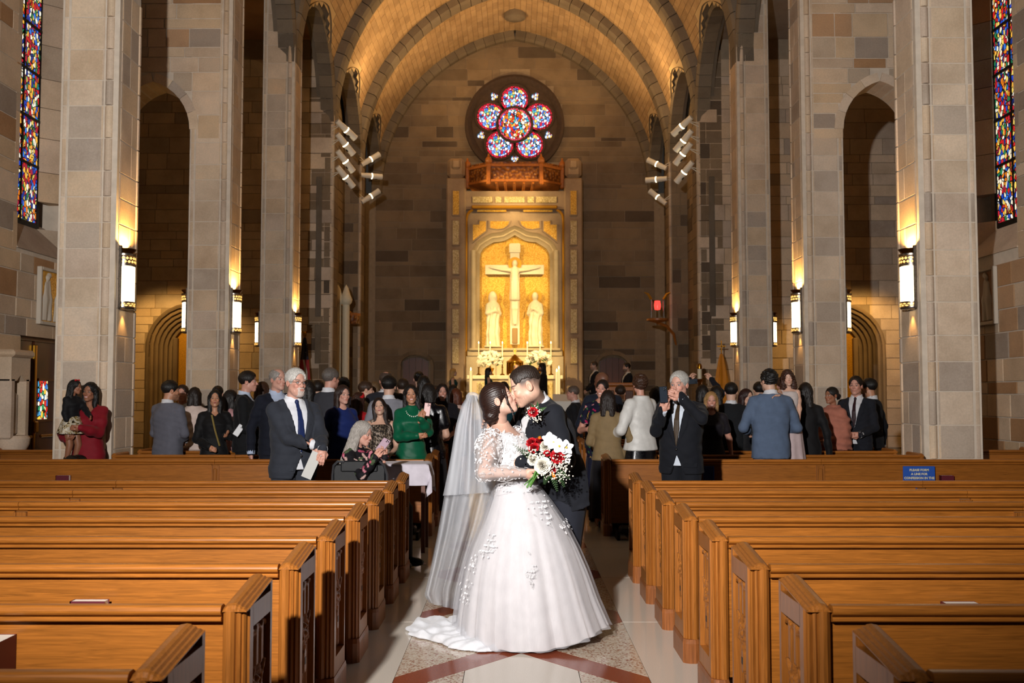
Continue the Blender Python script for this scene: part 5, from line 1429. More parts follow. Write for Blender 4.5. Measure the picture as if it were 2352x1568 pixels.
    def sleeves(X, Y, Z, ra, end=1.0, puff=0):
        d = None
        for key in ('R', 'L'):
            S_, E, T = joints[key]; e = E + (T - E) * end if end > .0 else E
            pts = [S_, (S_ + E) / 2, E, (E + e) / 2, e] if end > 0 else [S_, S_ + (E - S_) * .55]
            rr = [ra * 1.12, ra * 1.04 + puff * .5, ra * .92 + puff * .2, ra * .86 + puff * .6, ra * .79] if end > 0 else [ra * 1.2, ra * 1.26]
            q = chain(X, Y, Z, pts, rr, .03); d = q if d is None else np.minimum(d, q)
        return d
    allp = [p for v in joints.values() for p in v]
    lo = np.min(allp + [bp((-.13 * H * wd, -.16 * H - .1 * belly, .4 * H)), bp((-.13 * H * wd, -.12 * H, .85 * H))], 0) - .09; hi = np.max(allp + [bp((.13 * H * wd, .13 * H, .87 * H))], 0) + .09
    col = outfit.get('color', '#20222a')
    if kind == 'suit':
        hem = outfit.get('hem', .455) * H; vz = outfit.get('vz', .62) * H; vw = outfit.get('vw', .052) * H; sm = suit_mat(col)
        lap = outfit.get('lapel', True)
        def jk(X, Y, Z):
            x, y_, z = loc(X, Y, Z)
            t = smin(torso(x, y_, z, .012 + .0), shoulders(x, y_, z, .036 * H), .05)
            t = np.maximum(t, z - .842 * H)
            d = smin(t, sleeves(X, Y, Z, .0315 * H * (.6 + .4 * wd)), .025) + ruck(x, y_, z)
            vv = np.clip((z - vz) / (.84 * H - vz), 0, 1); half = vw * vv ** .85
            if lap:
                band = (np.abs(x) < half + .035 * H * np.clip(vv * 2.2, 0, 1) * np.clip((1.02 - vv) * 3, .5, 1)) & (y_ < 0) & (z > vz)
                d = d - .008 * band
            wedge_ = np.maximum(np.abs(x) - half, np.maximum(vz - z, y_ + .0))
            d = np.maximum(d, -wedge_)
            op = np.maximum(np.abs(x) - .035 * H * np.clip((.56 * H - z) / (.1 * H), 0, 1), np.maximum(z - .56 * H, y_)) # skirts part below the button
            d = np.maximum(d, -op)
            d = np.maximum(d, -(z - hem - .01 * np.abs(x)))
            return d
        P, Q = surfnet(jk, lo, hi, br); link('jacket', np_mesh('jacket', relax(P, Q, 1, .4), Q, sm), root)
        shc = outfit.get('shirt', '#cfcfd4'); shm = cloth_mat('shirt_' + shc.strip('#'), shc, .8, .1, 900, .08)
        back = abs(((yaw + PI) % (2 * PI)) - PI) > 2.2
        def sh(X, Y, Z):
            x, y_, z = loc(X, Y, Z)
            t = smin(torso(x, y_, z, .0), shoulders(x, y_, z, .027 * H), .03); t = np.maximum(t, z - .85 * H)
            c = np.maximum(np.abs(np.sqrt((x / 1.0) ** 2 + (y_ - .012 * H + (z - .85 * H) * .15) ** 2) - .0375 * H * (1.0)) - .006, np.maximum(.826 * H - z, z - (.862 * H + .35 * y_ * .6)))
            c = np.maximum(c, -np.maximum(np.abs(x) - np.clip((.862 * H - z) * .6, 0, .02) - .002, y_))
            d = np.minimum(t, c)
            return np.maximum(d, outfit.get('shirtlow', .5) * H - z)
        P, Q = surfnet(sh, (-.2, -.25 - abs(lean) * .6, .49 * H), (.2 + abs(roll), .2, .92 * H), max(br * .62, .0075)); link('shirt', np_mesh('shirt', relax(P, Q, 1, .4), Q, shm), root)
        if sl and lod < 3:
            for key in ('R', 'L'):
                S_, E, T = joints[key]; u = (T - E) / np.linalg.norm(T - E)
                MB().tube([T - u * .03, T + u * .014], [.0262 * H, .0248 * H], 12).obj('cuff', shm, root, True)
        tie = outfit.get('tie')
        if tie and not back and lod < 3:
            tm_ = cloth_mat('tie_' + tie.strip('#'), tie, .45, .1, 300, .2)
            if outfit.get('bow'):
                m = MB()
                for s in (-1, 1): m.ring([[(s * .008, -.0, .01), (s * .008, -.012, 0), (s * .008, 0, -.01), (s * .008, .008, 0)], [(s * .05, -.004, .028), (s * .05, -.02, 0), (s * .05, -.004, -.028), (s * .05, .008, 0)]])
                m.sphere((0, -.004, 0), (.014, .014, .014), 8, 6)
                pt = bp((0, -.05 * H + .012 * H, .835 * H)); m.obj('bow_tie', tm_, root, loc=pt)
            else:
                def tf(X, Y, Z):
                    x, y_, z = loc(X, Y, Z); q = np.clip((.84 * H - z) / (.25 * H), 0, 1)
                    wv = np.minimum(.013 + .030 * q, vw * np.clip((z - vz) / (.84 * H - vz), 0, 1) ** .85 * .85 + .001); t = np.abs(smin(torso(x, y_, z, .0), torso(x, y_, z, .0), .01) - .008) - .009
                    kn = ell(x, y_, z, (0, -.047 * H + .01 * H, .832 * H), (.02, .018, .024))
                    return np.minimum(np.maximum(np.maximum(t, np.abs(x) - wv), np.maximum(np.maximum(y_ + .02, z - .835 * H), max(.585 * H, vz + .004 * H) - z)), kn)
                a = bp((0, 0, .7 * H)); P, Q = surfnet(tf, (-.09 - abs(a[0]) * 2, -.3 - abs(lean) * .3, .57 * H), (.09 + abs(a[0]) * 2, .02, .87 * H), .006); 
                if len(P): link('tie', np_mesh('tie', relax(P, Q), Q, tm_), root)
        if not back and lod < 2:
            bz_ = vz - .012 * H; ry_ = np.interp(bz_, [r[0] for r in rows], [r[2] - r[4] for r in rows]); MB().sphere((0, 0, 0), (.011, .007, .011), 8, 5).obj('button', SHOE, root, True, loc=bp((.0, -ry_ - .018, bz_)))
            for s in (-1, 1): MB().bbox(-.07, .07, -.006, .006, -.02, .02, .003).obj('pocket_flap', sm, root, loc=bp((s * .062 * H * wd, -.066 * H * (.5 + .5 * wd) - .012 - belly * H * .2, .505 * H)), rot=(0, 0, s * .5))
        tc = outfit.get('trousers', col); m = suit_mat(tc)
        for s in (-1, 1): MB().tube([(s * .03, .0, .53 * H), (s * .05 * H, .0, .5 * H), (s * .05 * H, -.01, .28 * H), (s * .055 * H, .01, .03)], [.06 * H * wd, .062 * H * wd, .046 * H, .04 * H], 12).obj('trouser_leg', m, root, True)
    else:
        top = outfit.get('mat') or cloth_mat('fabric_' + col.strip('#'), col, outfit.get('rough', .7), .04)
        nl = neckline * H; vn = outfit.get('vneck', 0) * H; hem = outfit.get('tophem', .44) * H
        puff = outfit.get('puff', 0); ra = outfit.get('sra', .03) * H * (.6 + .4 * wd); grow = outfit.get('grow', .008)
        def dr(X, Y, Z):
            x, y_, z = loc(X, Y, Z)
            t = torso(x, y_, z, grow)
            if not (kind == 'sleeveless'):
                t = smin(t, shoulders(x, y_, z, .031 * H), .035)
                if outfit.get('shawl'): t = smin(t, profile(x, y_, z, [(.50 * H, .15 * H, .115 * H, 0, -.0), (.62 * H, .152 * H, .11 * H, 0, 0), (.74 * H, .145 * H, .095 * H, 0, 0), (.81 * H, .10 * H, .07 * H, 0, 0), (.835 * H, .05 * H, .05 * H, 0, .01)], 2.2, lambda a, zz: .007 * np.sin(zz * 60 + 5 * np.cos(a))), .04)
                t = np.maximum(t, z - .85 * H)
                d = smin(t, sleeves(X, Y, Z, ra, sl, puff), .025)
            else:
                st = shoulders(x, y_, z, .030 * H); st = np.maximum(st, np.abs(np.abs(x) - .062 * H) - .022 * H); d = smin(np.maximum(t, z - .80 * H), st, .015)
            d = d + ruck(x, y_, z) * .9
            if nl or vn:
                yy = y_ < .02
                if vn: d = np.maximum(d, -np.maximum(np.abs(x) - .05 * H * np.clip((z - (.845 * H - vn)) / vn, 0, 1), np.maximum(.845 * H - vn - z, y_ - .0)))
                if nl: d = np.maximum(d, -cap(x, y_, z, (0, -.06 * H, .86 * H), (0, .012 * H, .87 * H), nl, nl * .8))
            return np.maximum(d, hem - z)
        P, Q = surfnet(dr, lo, hi, br); P = relax(P, Q, 1, .4)
        pf = outfit.get('print')
        if pf: link('top', np_mesh('top', P, Q, PRINT, pf(P)), root)
        else: link('top', np_mesh('top', P, Q, top), root)
        sk = outfit.get('skirt', col); sm = outfit.get('skirtmat') or cloth_mat('fabric_' + sk.strip('#'), sk, outfit.get('rough', .7), .04)
        if outfit.get('seated'):
            for s in (-1, 1): MB().tube([(s * .05, .04, .53 * H), (s * .09, -.12, .54 * H), (s * .1, -.44, .53 * H), (s * .1, -.48, .5 * H), (s * .1, -.5, -z0 + .1)], [.1, .1, .075, .07, .05], 12).obj('trouser_leg', sm, root, True)
        elif outfit.get('pants'):
            for s in (-1, 1): MB().tube([(s * .03, 0, .53 * H), (s * .05 * H, 0, .5 * H), (s * .05 * H, 0, .28 * H), (s * .05 * H, 0, .03)], [.06 * H, .062 * H, .045 * H, .04 * H], 12).obj('trouser_leg', sm, root, True)
        else:
            fl_ = outfit.get('flare', 1.2); L = []; n = 40; zb = outfit.get('skirthem', .08) * H
            for i in range(9):
                t = i / 8; z = .60 * H + (zb - .60 * H) * t
                rx = (.083 + .022 * min(1, t * 3) + .03 * (fl_ - 1) * t * 3) * H * wd; ry = (.064 + .018 * min(1, t * 3) + .03 * (fl_ - 1) * t * 3) * H * (.5 + .5 * wd)
                L.append([((rx + .012 * t * math.sin(9 * q * 2 * PI / n + seed)) * math.cos(q * 2 * PI / n), (ry + .012 * t * math.sin(9 * q * 2 * PI / n + seed)) * math.sin(q * 2 * PI / n), z) for q in range(n)])
            so = MB().ring(L).obj('skirt', sm, root, True)
            if outfit.get('skirtprint'): pass
    for s in (-1, 1): MB().sphere((s * .055 * H, -.06, .04) if not outfit.get('seated') else (s * .1, -.56, -z0 + .06), (.045, .13, .045), 10, 6).obj('shoe', SHOE, root, True)
    if sp.get('glasses') and lod < 3:
        gm = simple('wire_frame', '#6a5a48', .3, .8); m = MB()
        for s in (-1, 1):
            m.tube([(s * .033 + .024 * math.cos(a * PI / 8), -.099, .0 + .018 * math.sin(a * PI / 8)) for a in range(17)], .0013, 5)
            m.tube([(s * .057, -.099, .008), (s * .078, -.05, .008), (s * .083, .01, .006)], .0014, 5)
        m.tube([(-.009, -.099, .004), (.009, -.099, .004)], .0014, 5); go = m.obj('glasses', gm, root); go.matrix_basis = Matrix(HM)
    if sp.get('earring'):
        for s in (-1, 1): eo = MB().sphere((s * .086, .008, -.045), (.006, .006, .009), 8, 5).sphere((s * .086, .008, -.062), (.008, .006, .009), 8, 5).obj('earring', simple('pearl', '#f0ece0', .2), root, True); eo.matrix_basis = Matrix(HM)
    root['_j'] = 0; del root['_j']
    return root, HM, joints, bp
# ================================================================== BRIDE AND GROOM
YC = 6.7; PM_ = YC / F
def headm(ear_px, y, face, pitch, scale, yawoff=0.0):
    """head matrix from the pixel of the ear; face +1 looks right, -1 left; pitch up positive"""
    e = W(ear_px[0], ear_px[1], y)
    R = Matrix.Rotation(face * (PI / 2 - yawoff), 4, 'Z') @ Matrix.Rotation(-pitch, 4, 'X')
    off = R @ Vector((0, .012, -.008)) * scale
    return Matrix.Translation(e - off) @ R @ Matrix.Scale(scale, 4)
# ---- groom
gy = 6.98
gp = W(1292, 1130, gy)
GH = headm((1212, 887), 6.72, -1, -.38, 1.06, .12)
groom, GHM, GJ, gbp = person('person', 'groom in a black tuxedo with a red rose boutonniere, leaning in to kiss the bride', gp.x, gy, -1.12,
    dict(h=1.88, lod=0, skin='fair', hair=('fade', '#241811'), beard=.4, beardc='#4a3428', hairt=.6, closed=True, nose=1.1, lean=.38, wide=1.2, roll=.0, HMw=GH, old=0,
         wL=W(1200, 1063, 6.60), eL=(.9, -.3, -.5), fL=((-1, .12, -.02), (0, 1, .1), .35), wR=W(1142, 972, 6.92), eR=(.3, .6, -.5), fR=((-.8, -.5, .1), (-.2, -.8, 0), .35),
         outfit=dict(color='#14161d', shirt='#d2d1d4', hem=.44, vz=.62, vw=.04, shirtlow=.6, trousers='#1b1d26')), group='bridal couple')
SATIN = simple('black_satin', '#0c0c10', .3)
# satin lapels lie along the opening; bow tie and pocket square
def on_groom(p): return gbp(p)
m = MB()
for s in (-1, 1):
    m.ring([[(s * .01, 0, .012), (s * .01, -.014, 0), (s * .01, 0, -.012), (s * .01, .01, 0)], [(s * .055, -.004, .03), (s * .055, -.02, 0), (s * .055, -.004, -.03), (s * .055, .008, 0)]])
m.sphere((0, -.006, 0), (.016, .016, .016), 8, 6); m.obj('bow_tie', SATIN, groom, loc=gbp((0, -.085, 1.535)))
TEAL = simple('teal_silk', '#0d3a40', .5)
MB().add([(-.05, 0, 0), (.05, 0, 0), (.045, -.006, .03), (.012, -.008, .022), (-.01, -.008, .036), (-.04, -.006, .02)], [(0, 1, 2, 3, 4, 5)]).obj('pocket_square', TEAL, groom, loc=gbp((.1, -.155, 1.30)))
# trouser side stripe
for s in (1,): MB().box(s * .096 * 1.84 * .6 - .002, s * .096 * 1.84 * .6 + .004, -.015, .015, .1, .9).obj('satin_stripe', simple('stripe_satin', '#2a3140', .4), groom, loc=(.035, 0, 0))
# ---- bride skin and hair
by = YC; bpx = W(1190, 1140, by)
BHM_ = headm((1145, 922), 6.70, 1, .42, .97, .10)
HAIRC = '#24130d'
bride, BHM, BJ, bbp = person('person', 'bride in a white lace ball gown and veil, holding a red and white bouquet', bpx.x, by, .95,
    dict(h=1.68, sex='f', lod=0, skin='pale', hair=None, brow='#2a1610', closed=True, lip='#b86060', lean=-.25, HMw=BHM_, nose=.9,
         wR=W(1203, 1086, 6.46), eR=(-.5, -.55, -.6), fR=((.92, -.25, -.05), (.1, .9, .2), .95), wL=W(1255, 1000, 6.98), eL=(.2, .8, -.4), hands={},
         outfit=dict(kind='none', bare=True, neck=.05)), group='bridal couple')
def bride_hair(X, Y, Z):
    A = np.abs(X); el = np.arctan2(Z - .0, A + .02)
    d = ell(X, Y, Z, (0, .02, .038), (.085, .110, .098))
    d = smin(d, ell(X, Y, Z, (0, .06, -.02), (.074, .08, .085)), .04)
    d = smax(d, -ell(X, Y, Z, (0, -.118, -.012), (.064, .080, .106)), .008)
    d = np.maximum(d, -(Z + .085))
    ba = np.arctan2(Z + .075, X)
    bun = ell(X, Y, Z, (0, .10, -.078), (.062, .055, .054)) + .003 * np.sin(ba * 7 + Y * 70)
    d = smin(d, bun, .02) + .0011 * np.sin(el * 52 + Y * 9) + .0006 * np.sin(el * 120 - Y * 14)
    d = smin(d, chain(X, Y, Z, [(-.058, -.062, .05), (-.078, -.058, .0), (-.081, -.05, -.05), (-.076, -.056, -.1), (-.086, -.05, -.15), (-.08, -.04, -.185)], [.010, .008, .0065, .0055, .0045, .002], .01), .006)
    return d
P, Q = surfnet(bride_hair, (-.13, -.13, -.21), (.13, .2, .17), .0034)
k = N('bridal_hair'); c_ = lin(HAIRC); v_ = k.noise(k.coord('Object', (150, 12, 150)), 1, 3, .6, .3)
k.set(color=k.ramp(v_, [(.25, [q * .5 for q in c_]), (.55, c_), (.8, [q * 1.9 for q in c_])]), rough=.42, spec=.4); k.bump(v_, .3, .003)
ho = link('hair', np_mesh('hair', relax(P, Q, 1, .4), Q, k.m), bride); ho.matrix_basis = Matrix(BHM)
# ---- gown (built in the bride's own space: world offset removed)
RB = np.array(bride.matrix_basis) if False else np.array(Matrix.Translation((bpx.x, by, 0)) @ Matrix.Rotation(.95, 4, 'Z')); RBI = np.linalg.inv(RB)
def tob(p): return (RBI @ np.array((*p, 1.0)))[:3]
SAT = cloth_mat('bridal_satin', '#d2cdcd', .55, .2, 500, .1); 
def tulle(name, color, alpha):
    k = N(name); d = k.n('ShaderNodeBsdfDiffuse'); d.inputs[0].default_value = tuple(lin(color)) + (1,)
    t = k.n('ShaderNodeBsdfTranslucent'); t.inputs[0].default_value = tuple(lin(color)) + (1,); a = k.n('ShaderNodeAddShader') ; mx0 = k.n('ShaderNodeMixShader'); mx0.inputs[0].default_value = .35
    k.l(d.outputs[0], mx0.inputs[1]); k.l(t.outputs[0], mx0.inputs[2])
    tr = k.n('ShaderNodeBsdfTransparent'); mx = k.n('ShaderNodeMixShader'); v = k.noise(k.coord('Object', (1, 1, .15)), 26, 3)
    k.l(k.ramp(v, [(.3, (alpha * .9,) * 3), (.7, (min(1, alpha * 1.1),) * 3)]), mx.inputs[0])
    k.l(tr.outputs[0], mx.inputs[1]); k.l(mx0.outputs[0], mx.inputs[2]); k.l(mx.outputs[0], k.out.inputs[0]); MATS[name] = k.m; return k.m
TUL = tulle('skirt_tulle', '#dcdce2', .36); VEIL = tulle('veil_tulle', '#dfe2e8', .34); SLV = tulle('sleeve_tulle', '#d8d2d0', .40)
LACE = cloth_mat('white_lace', '#dcdadc', .6, .2, 300, .2)
SK = [(1100, 1187, 36), (1125, 1190, 54), (1150, 1196, 68), (1200, 1204, 95), (1250, 1206, 119), (1300, 1209, 138), (1350, 1213, 152), (1400, 1217, 164), (1436, 1221, 171), (1452, 1223, 174)]
skz = [1.6 - (v - 905) * PM_ for v, c, r in SK]; skz[-1] = .012
def skirt_sdf(grow, seed, nf, amp):
    zz = np.array(skz[::-1]); cx = np.array([(c - 1180) * PM_ - .045 for v, c, r in SK][::-1]); rr = np.array([r * PM_ + grow for v, c, r in SK][::-1])
    return zz, cx, rr
def skirt_loops(grow, amp, nf, seed, n=180, rows=30, rear=.0):
    zz, cx, rr = skirt_sdf(grow, 0, 0, 0); L = []; rnd = random.Random(seed); ph = [rnd.uniform(0, 6.28) for _ in range(6)]
    for i in range(rows + 1):
        z = skz[0] + (skz[-1] - skz[0]) * i / rows; t = i / rows
        c = np.interp(z, zz, cx); r = np.interp(z, zz, rr); row = []
        for j in range(n):
            a = 2 * PI * j / n
            f = math.sin(a * nf + ph[0] + .6 * math.sin(2 * a)) * .55 + math.sin(a * (nf * 1.7 // 1) + ph[1]) * .3 + math.sin(a * (nf * .5 // 1) + ph[2]) * .4
            rad = r + amp * t ** .8 * f * r * 2 - amp * .3 * t
            # the hem lifts on the right front
            lift = max(0, math.cos(a + .35)) ** 3 * .075 * max(0, (t - .75) * 4)
            row.append(tuple(tob((c + rad * math.cos(a), YC + rad * math.sin(a) * .98, z + lift + .004))))
        L.append(row)
    return L
MB().ring(skirt_loops(-.012, .018, 17, 3), True).obj('gown_skirt', SAT, bride, True)
MB().ring(skirt_loops(.016, .022, 23, 5), False).obj('tulle_overskirt', TUL, bride, True)
# train gathered on the floor behind her
def train(X, Y, Z):
    d = ell(X, Y, Z, (-.44, 6.84, .0), (.30, .34, .055))
    d = smin(d, ell(X, Y, Z, (-.24, 6.62, .0), (.30, .36, .085)), .06)
    d = smin(d, ell(X, Y, Z, (-.60, 6.88, .0), (.17, .25, .035)), .05)
    a = np.arctan2(Y - 6.65, X - .15); r = np.sqrt((X - .15) ** 2 + (Y - 6.65) ** 2)
    f = .009 * np.sin(a * 26 + 5 * np.sin(r * 9)) + .005 * np.sin(a * 55 + r * 40) + .006 * np.sin(r * 38 + 3 * np.sin(a * 7)) + .004 * vnoise(X, Y, Z, 80, 9)
    return np.maximum(d + f, .004 - Z)
P, Q = surfnet(train, (-.85, 6.1, -.01), (.16, 7.3, .16), .008)
link('gown_train', np_mesh('gown_train', apply(RBI, relax(P, Q, 2, .5)), Q, cloth_mat('train_tulle', '#d8d9de', .7, .3, 400, .25)), bride)
# bodice
H_ = 1.68
def bodice(X, Y, Z):
    ca, sa = math.cos(-.25), math.sin(-.25); z_ = Z - .53 * H_
    y = ca * Y + sa * z_; z = -sa * Y + ca * z_ + .53 * H_
    rows = [(.55, .096, .074, 0), (.60, .080, .064, -.002), (.63, .076, .062, -.004), (.70, .092, .072, -.014), (.735, .096, .078, -.018), (.77, .09, .064, -.008), (.80, .085, .058, 0)]
    d = profile(X, y, z, [(a * H_, b * H_ + .006, c * H_ + .006, 0, e * H_) for a, b, c, e in rows], 2.3)
    for s in (-1, 1): d = smin(d, ell(X, y, z, (s * .062, -.098, .722 * H_), (.062, .05, .06)), .03)
    top = .775 * H_ - .022 * np.cos(np.clip(X / .1, -1, 1) * PI) * (y < 0) + .012
    return np.maximum(np.maximum(d, z - top), .56 * H_ - z)
P, Q = surfnet(bodice, (-.25, -.3, .9), (.25, .3, 1.45), .008); P = relax(P, Q, 1, .4)
BOD = (P, Q); link('gown_bodice', np_mesh('gown_bodice', P, Q, SAT), bride)
# sheer sleeves with a puffed shoulder
SL = []
for key in ('R', 'L'):
    S_, E, T = BJ[key]; mid = (S_ + E) / 2
    pts = [S_ + np.array((0, 0, -.01)), S_ + (E - S_) * .28, mid, S_ + (E - S_) * .8, E, E + (T - E) * .5, T]
    P, Q = surfnet(lambda X, Y, Z: chain(X, Y, Z, pts, [.066, .084, .074, .058, .052, .043, .031], .03) + .003 * vnoise(X, Y, Z, 60, 4) + .002 * np.sin(Z * 120 + X * 60), np.min(pts, 0) - .11, np.max(pts, 0) + .11, .009)
    P = relax(P, Q, 1, .4); SL.append((P, Q)); link('sheer_sleeve', np_mesh('sheer_sleeve', P, Q, SLV), bride)
# ---- lace motifs: small raised leaves and florets on the surfaces
def motif(m, p, n, size, rnd):
    n = Vector(n).normalized(); t = n.orthogonal().normalized(); a = rnd.uniform(0, 2 * PI); t = (t * math.cos(a) + n.cross(t) * math.sin(a)).normalized(); b = n.cross(t)
    p = Vector(p) + n * .003
    def leaf(o, d, l, w):
        s = n.cross(d)
        m.add([o, o + d * l * .35 + s * w + n * .003, o + d * l, o + d * l * .35 - s * w + n * .003, o + d * l * .5 + n * .005], [(0, 1, 4), (1, 2, 4), (2, 3, 4), (3, 0, 4)])
    if rnd.random() < .5:
        for q in range(5):
            an = 2 * PI * q / 5; leaf(p, t * math.cos(an) + b * math.sin(an), size * .8, size * .4)
    else:
        for q in range(4):
            o = p + t * size * .5 * q
            for s in (-1, 1): leaf(o, (t * .6 + b * s).normalized(), size * .8, size * .2)
        leaf(p + t * size * 2, t, size * .9, size * .22)
def normals(P, Q):
    a = P[Q[:, 2]] - P[Q[:, 0]]; b = P[Q[:, 3]] - P[Q[:, 1]]; n = np.cross(a, b); n /= np.linalg.norm(n, axis=1)[:, None] + 1e-9; return P[Q].mean(1), n
rnd = random.Random(11)
def scatter(P, Q, count, size, name, mask=None):
    c, n = normals(P, Q); idx = [i for i in range(len(c)) if mask is None or mask(c[i])]
    m = MB()
    for i in rnd.sample(idx, min(count, len(idx))): motif(m, c[i], n[i], size * rnd.uniform(.7, 1.3), rnd)
    if m.v: o = link(name, mesh(name, m.v, m.f, LACE), bride); o['kind'] = 'stuff'
scatter(BOD[0], BOD[1], 380, .012, 'bodice_lace')
for P, Q in SL: scatter(P, Q, 420, .0092, 'sleeve_lace', lambda p: p[2] > 1.24 or rnd.random() < .4)
skl = skirt_loops(.017, .022, 23, 5); Rm = Matrix(RB.tolist())
pts = [(Rm @ Vector(p), p) for row in skl for p in row]
cand = [(PX(w_), l, w_) for w_, l in pts if w_.y < YC + .05]
m = MB()
for (u, v, su, sv, cnt) in ((1132, 1245, 10, 22, 26), (1112, 1258, 8, 20, 20), (1222, 1318, 9, 22, 30), (1245, 1165, 16, 22, 30), (1258, 1190, 8, 16, 14), (1300, 1205, 9, 18, 18), (1166, 1118, 12, 16, 16), (1218, 1120, 14, 14, 16), (1085, 1295, 7, 20, 16), (1070, 1345, 8, 20, 16), (1064, 1375, 8, 14, 10)):
    for q in range(cnt):
        uu, vv = rnd.gauss(u, su * .6), rnd.gauss(v, sv * .6)
        b_ = min(cand, key=lambda c: (c[0][0] - uu) ** 2 + (c[0][1] - vv) ** 2)
        nw = Vector((b_[2].x - .05, b_[2].y - YC, .25)).normalized(); motif(m, b_[1], Matrix(RBI[:3, :3].tolist()) @ nw, .011 * rnd.uniform(.7, 1.2), rnd)
o = link('skirt_lace', mesh('skirt_lace', m.v, m.f, LACE), bride); o['kind'] = 'stuff'
# ---- veil: two pleated tiers of tulle hanging from the bun
def curve(pts, t):
    n = len(pts) - 1; x = min(max(t * n, 0), n - 1e-6); i = int(x); f = x - i
    return tuple(a + (b - a) * f for a, b in zip(pts[i], pts[i + 1]))
def veil(name, Lp, Rp, ytop, ybot, pleats, seed, amp=.05, nu=90, nv=44):
    r_ = random.Random(seed); ph = r_.uniform(0, 6); vs = []
    for j in range(nv + 1):
        t = j / nv; lu, lv = curve(Lp, t); ru, rv = curve(Rp, t)
        for i in range(nu + 1):
            s = i / nu; u = lu + (ru - lu) * s; v = lv + (rv - lv) * s
            Y = ytop + (ybot - ytop) * t ** .8 + amp * (.35 + .65 * t) * (math.sin(s * pleats * 2 * PI + ph + .8 * math.sin(t * 3)) + .3 * math.sin(s * pleats * 3.3 * PI + 2 * ph)) - .10 * math.sin(PI * s) * (1 - .5 * t)
            u += 3 * t * math.sin(s * pleats * 2 * PI + 1.3 + ph)
            vs.append(tuple(tob(W(u, v, Y))))
    fs = [(j * (nu + 1) + i, j * (nu + 1) + i + 1, (j + 1) * (nu + 1) + i + 1, (j + 1) * (nu + 1) + i) for j in range(nv) for i in range(nu)]
    link(name, mesh(name, vs, fs, VEIL, True), bride)
Lp = [(1076, 907), (1058, 935), (1045, 985), (1034, 1050), (1019, 1140), (1004, 1225), (986, 1310), (972, 1366), (984, 1384)]
Rp = [(1094, 909), (1112, 945), (1123, 1000), (1133, 1060), (1140, 1125), (1122, 1190), (1096, 1265), (1072, 1345), (1056, 1402)]
veil('veil_long_tier', Lp, Rp, 6.80, 7.02, 3, 2)
veil('veil_long_tier', [(u + 6, v) for u, v in Lp], Rp, 6.84, 7.1, 4, 5)
Ls = [(1075, 906), (1060, 930), (1047, 975), (1038, 1030), (1027, 1085), (1016, 1138)]; Rs = [(1095, 908), (1110, 940), (1120, 985), (1130, 1035), (1138, 1085), (1141, 1130)]
veil('veil_short_tier', Ls, Rs, 6.76, 6.86, 3, 8)
veil('veil_short_tier', [(u + 4, v) for u, v in Ls], Rs, 6.79, 6.93, 4, 9)
sdf_obj('veil_comb_gather', lambda X, Y, Z: ell(X, Y, Z, (0, 0, 0), (.04, .05, .035)) + .004 * np.sin(X * 160), (-.06, -.07, -.06), (.06, .07, .06), .007, VEIL, bride, tob(W(1086, 912, 6.76)))
# ---- bouquet
def rose_mesh(name, mat, r=.034, layers=5, openn=1.0):
    m = MB(); rr = random.Random(4)
    for L_ in range(layers):
        n = 3 + L_; rad = r * (.22 + .78 * L_ / (layers - 1)); hgt = r * (1.25 - .16 * L_)
        for q in range(n):
            a0 = 2 * PI * q / n + L_ * .7; wid = 2 * PI / n * .75; vs = []
            for i in range(5):
                for j in range(4):
                    a = a0 + wid * (i / 4 - .5) * 1.5; t = j / 3
                    R_ = rad * (.35 + .65 * t) + (r * .16 * openn * t ** 3 * (L_ / layers)) + .002 * math.sin(9 * a)
                    z = -r * .5 + hgt * t - .25 * r * t * (2 * i / 4 - 1) ** 2 - (r * .22 * t ** 4 * L_ / layers)
                    vs.append((R_ * math.cos(a), R_ * math.sin(a), z))
            m.add(vs, [(i * 4 + j, i * 4 + j + 1, (i + 1) * 4 + j + 1, (i + 1) * 4 + j) for i in range(4) for j in range(3)])
    return mesh(name, m.v, m.f, mat, True)
REDP = simple('red_petal', '#a50d18', .5, 0, .25, 40); WHP = simple('white_petal', '#d9d3c4', .55, 0, .05, 40); ORCH = simple('orchid_petal', '#dedce0', .4); GRN = simple('stem_green', '#4c7a30', .5); FERN = simple('fern_green', '#2c4a22', .6); ORG = simple('calla_orange', '#e07818', .45); YEL = simple('orchid_throat', '#e0b848', .5)
RR = rose_mesh('red_rose', REDP); RW = rose_mesh('white_rose', WHP, .042, 6)
bq0 = W(1262, 1058, 6.40)
bq = empty('bridal_bouquet', W(1228, 1088, 6.40), 0, 'bridal bouquet of red roses, cream roses, orchids and baby\'s breath', 'bouquet')
def bl(u, v, y=6.36): return W(u, v, y) - Vector(bq.location)
def aimrot(d): return Vector(d).to_track_quat('Z', 'Y').to_euler()
cb = bl(1262, 1066, 6.47)
for (u, v, y, s) in ((1225, 1027, 6.36, 1.0), (1219, 1014, 6.39, .95), (1236, 1012, 6.40, .85), (1281, 1048, 6.33, 1.25), (1256, 1040, 6.35, .6), (1272, 1078, 6.36, .6)):
    p = bl(u, v, y); link('red_rose', RR, bq, p, aimrot((p - cb) * 1.0 + Vector((0, -.10, .02))), (s,) * 3)
for (u, v, y, s) in ((1245, 1068, 6.33, 1.2), (1222, 1054, 6.36, .85), (1251, 1022, 6.38, 1.0)):
    p = bl(u, v, y); link('white_rose', RW, bq, p, aimrot((p - cb) + Vector((0, -.1, .02))), (s,) * 3)
om = MB()
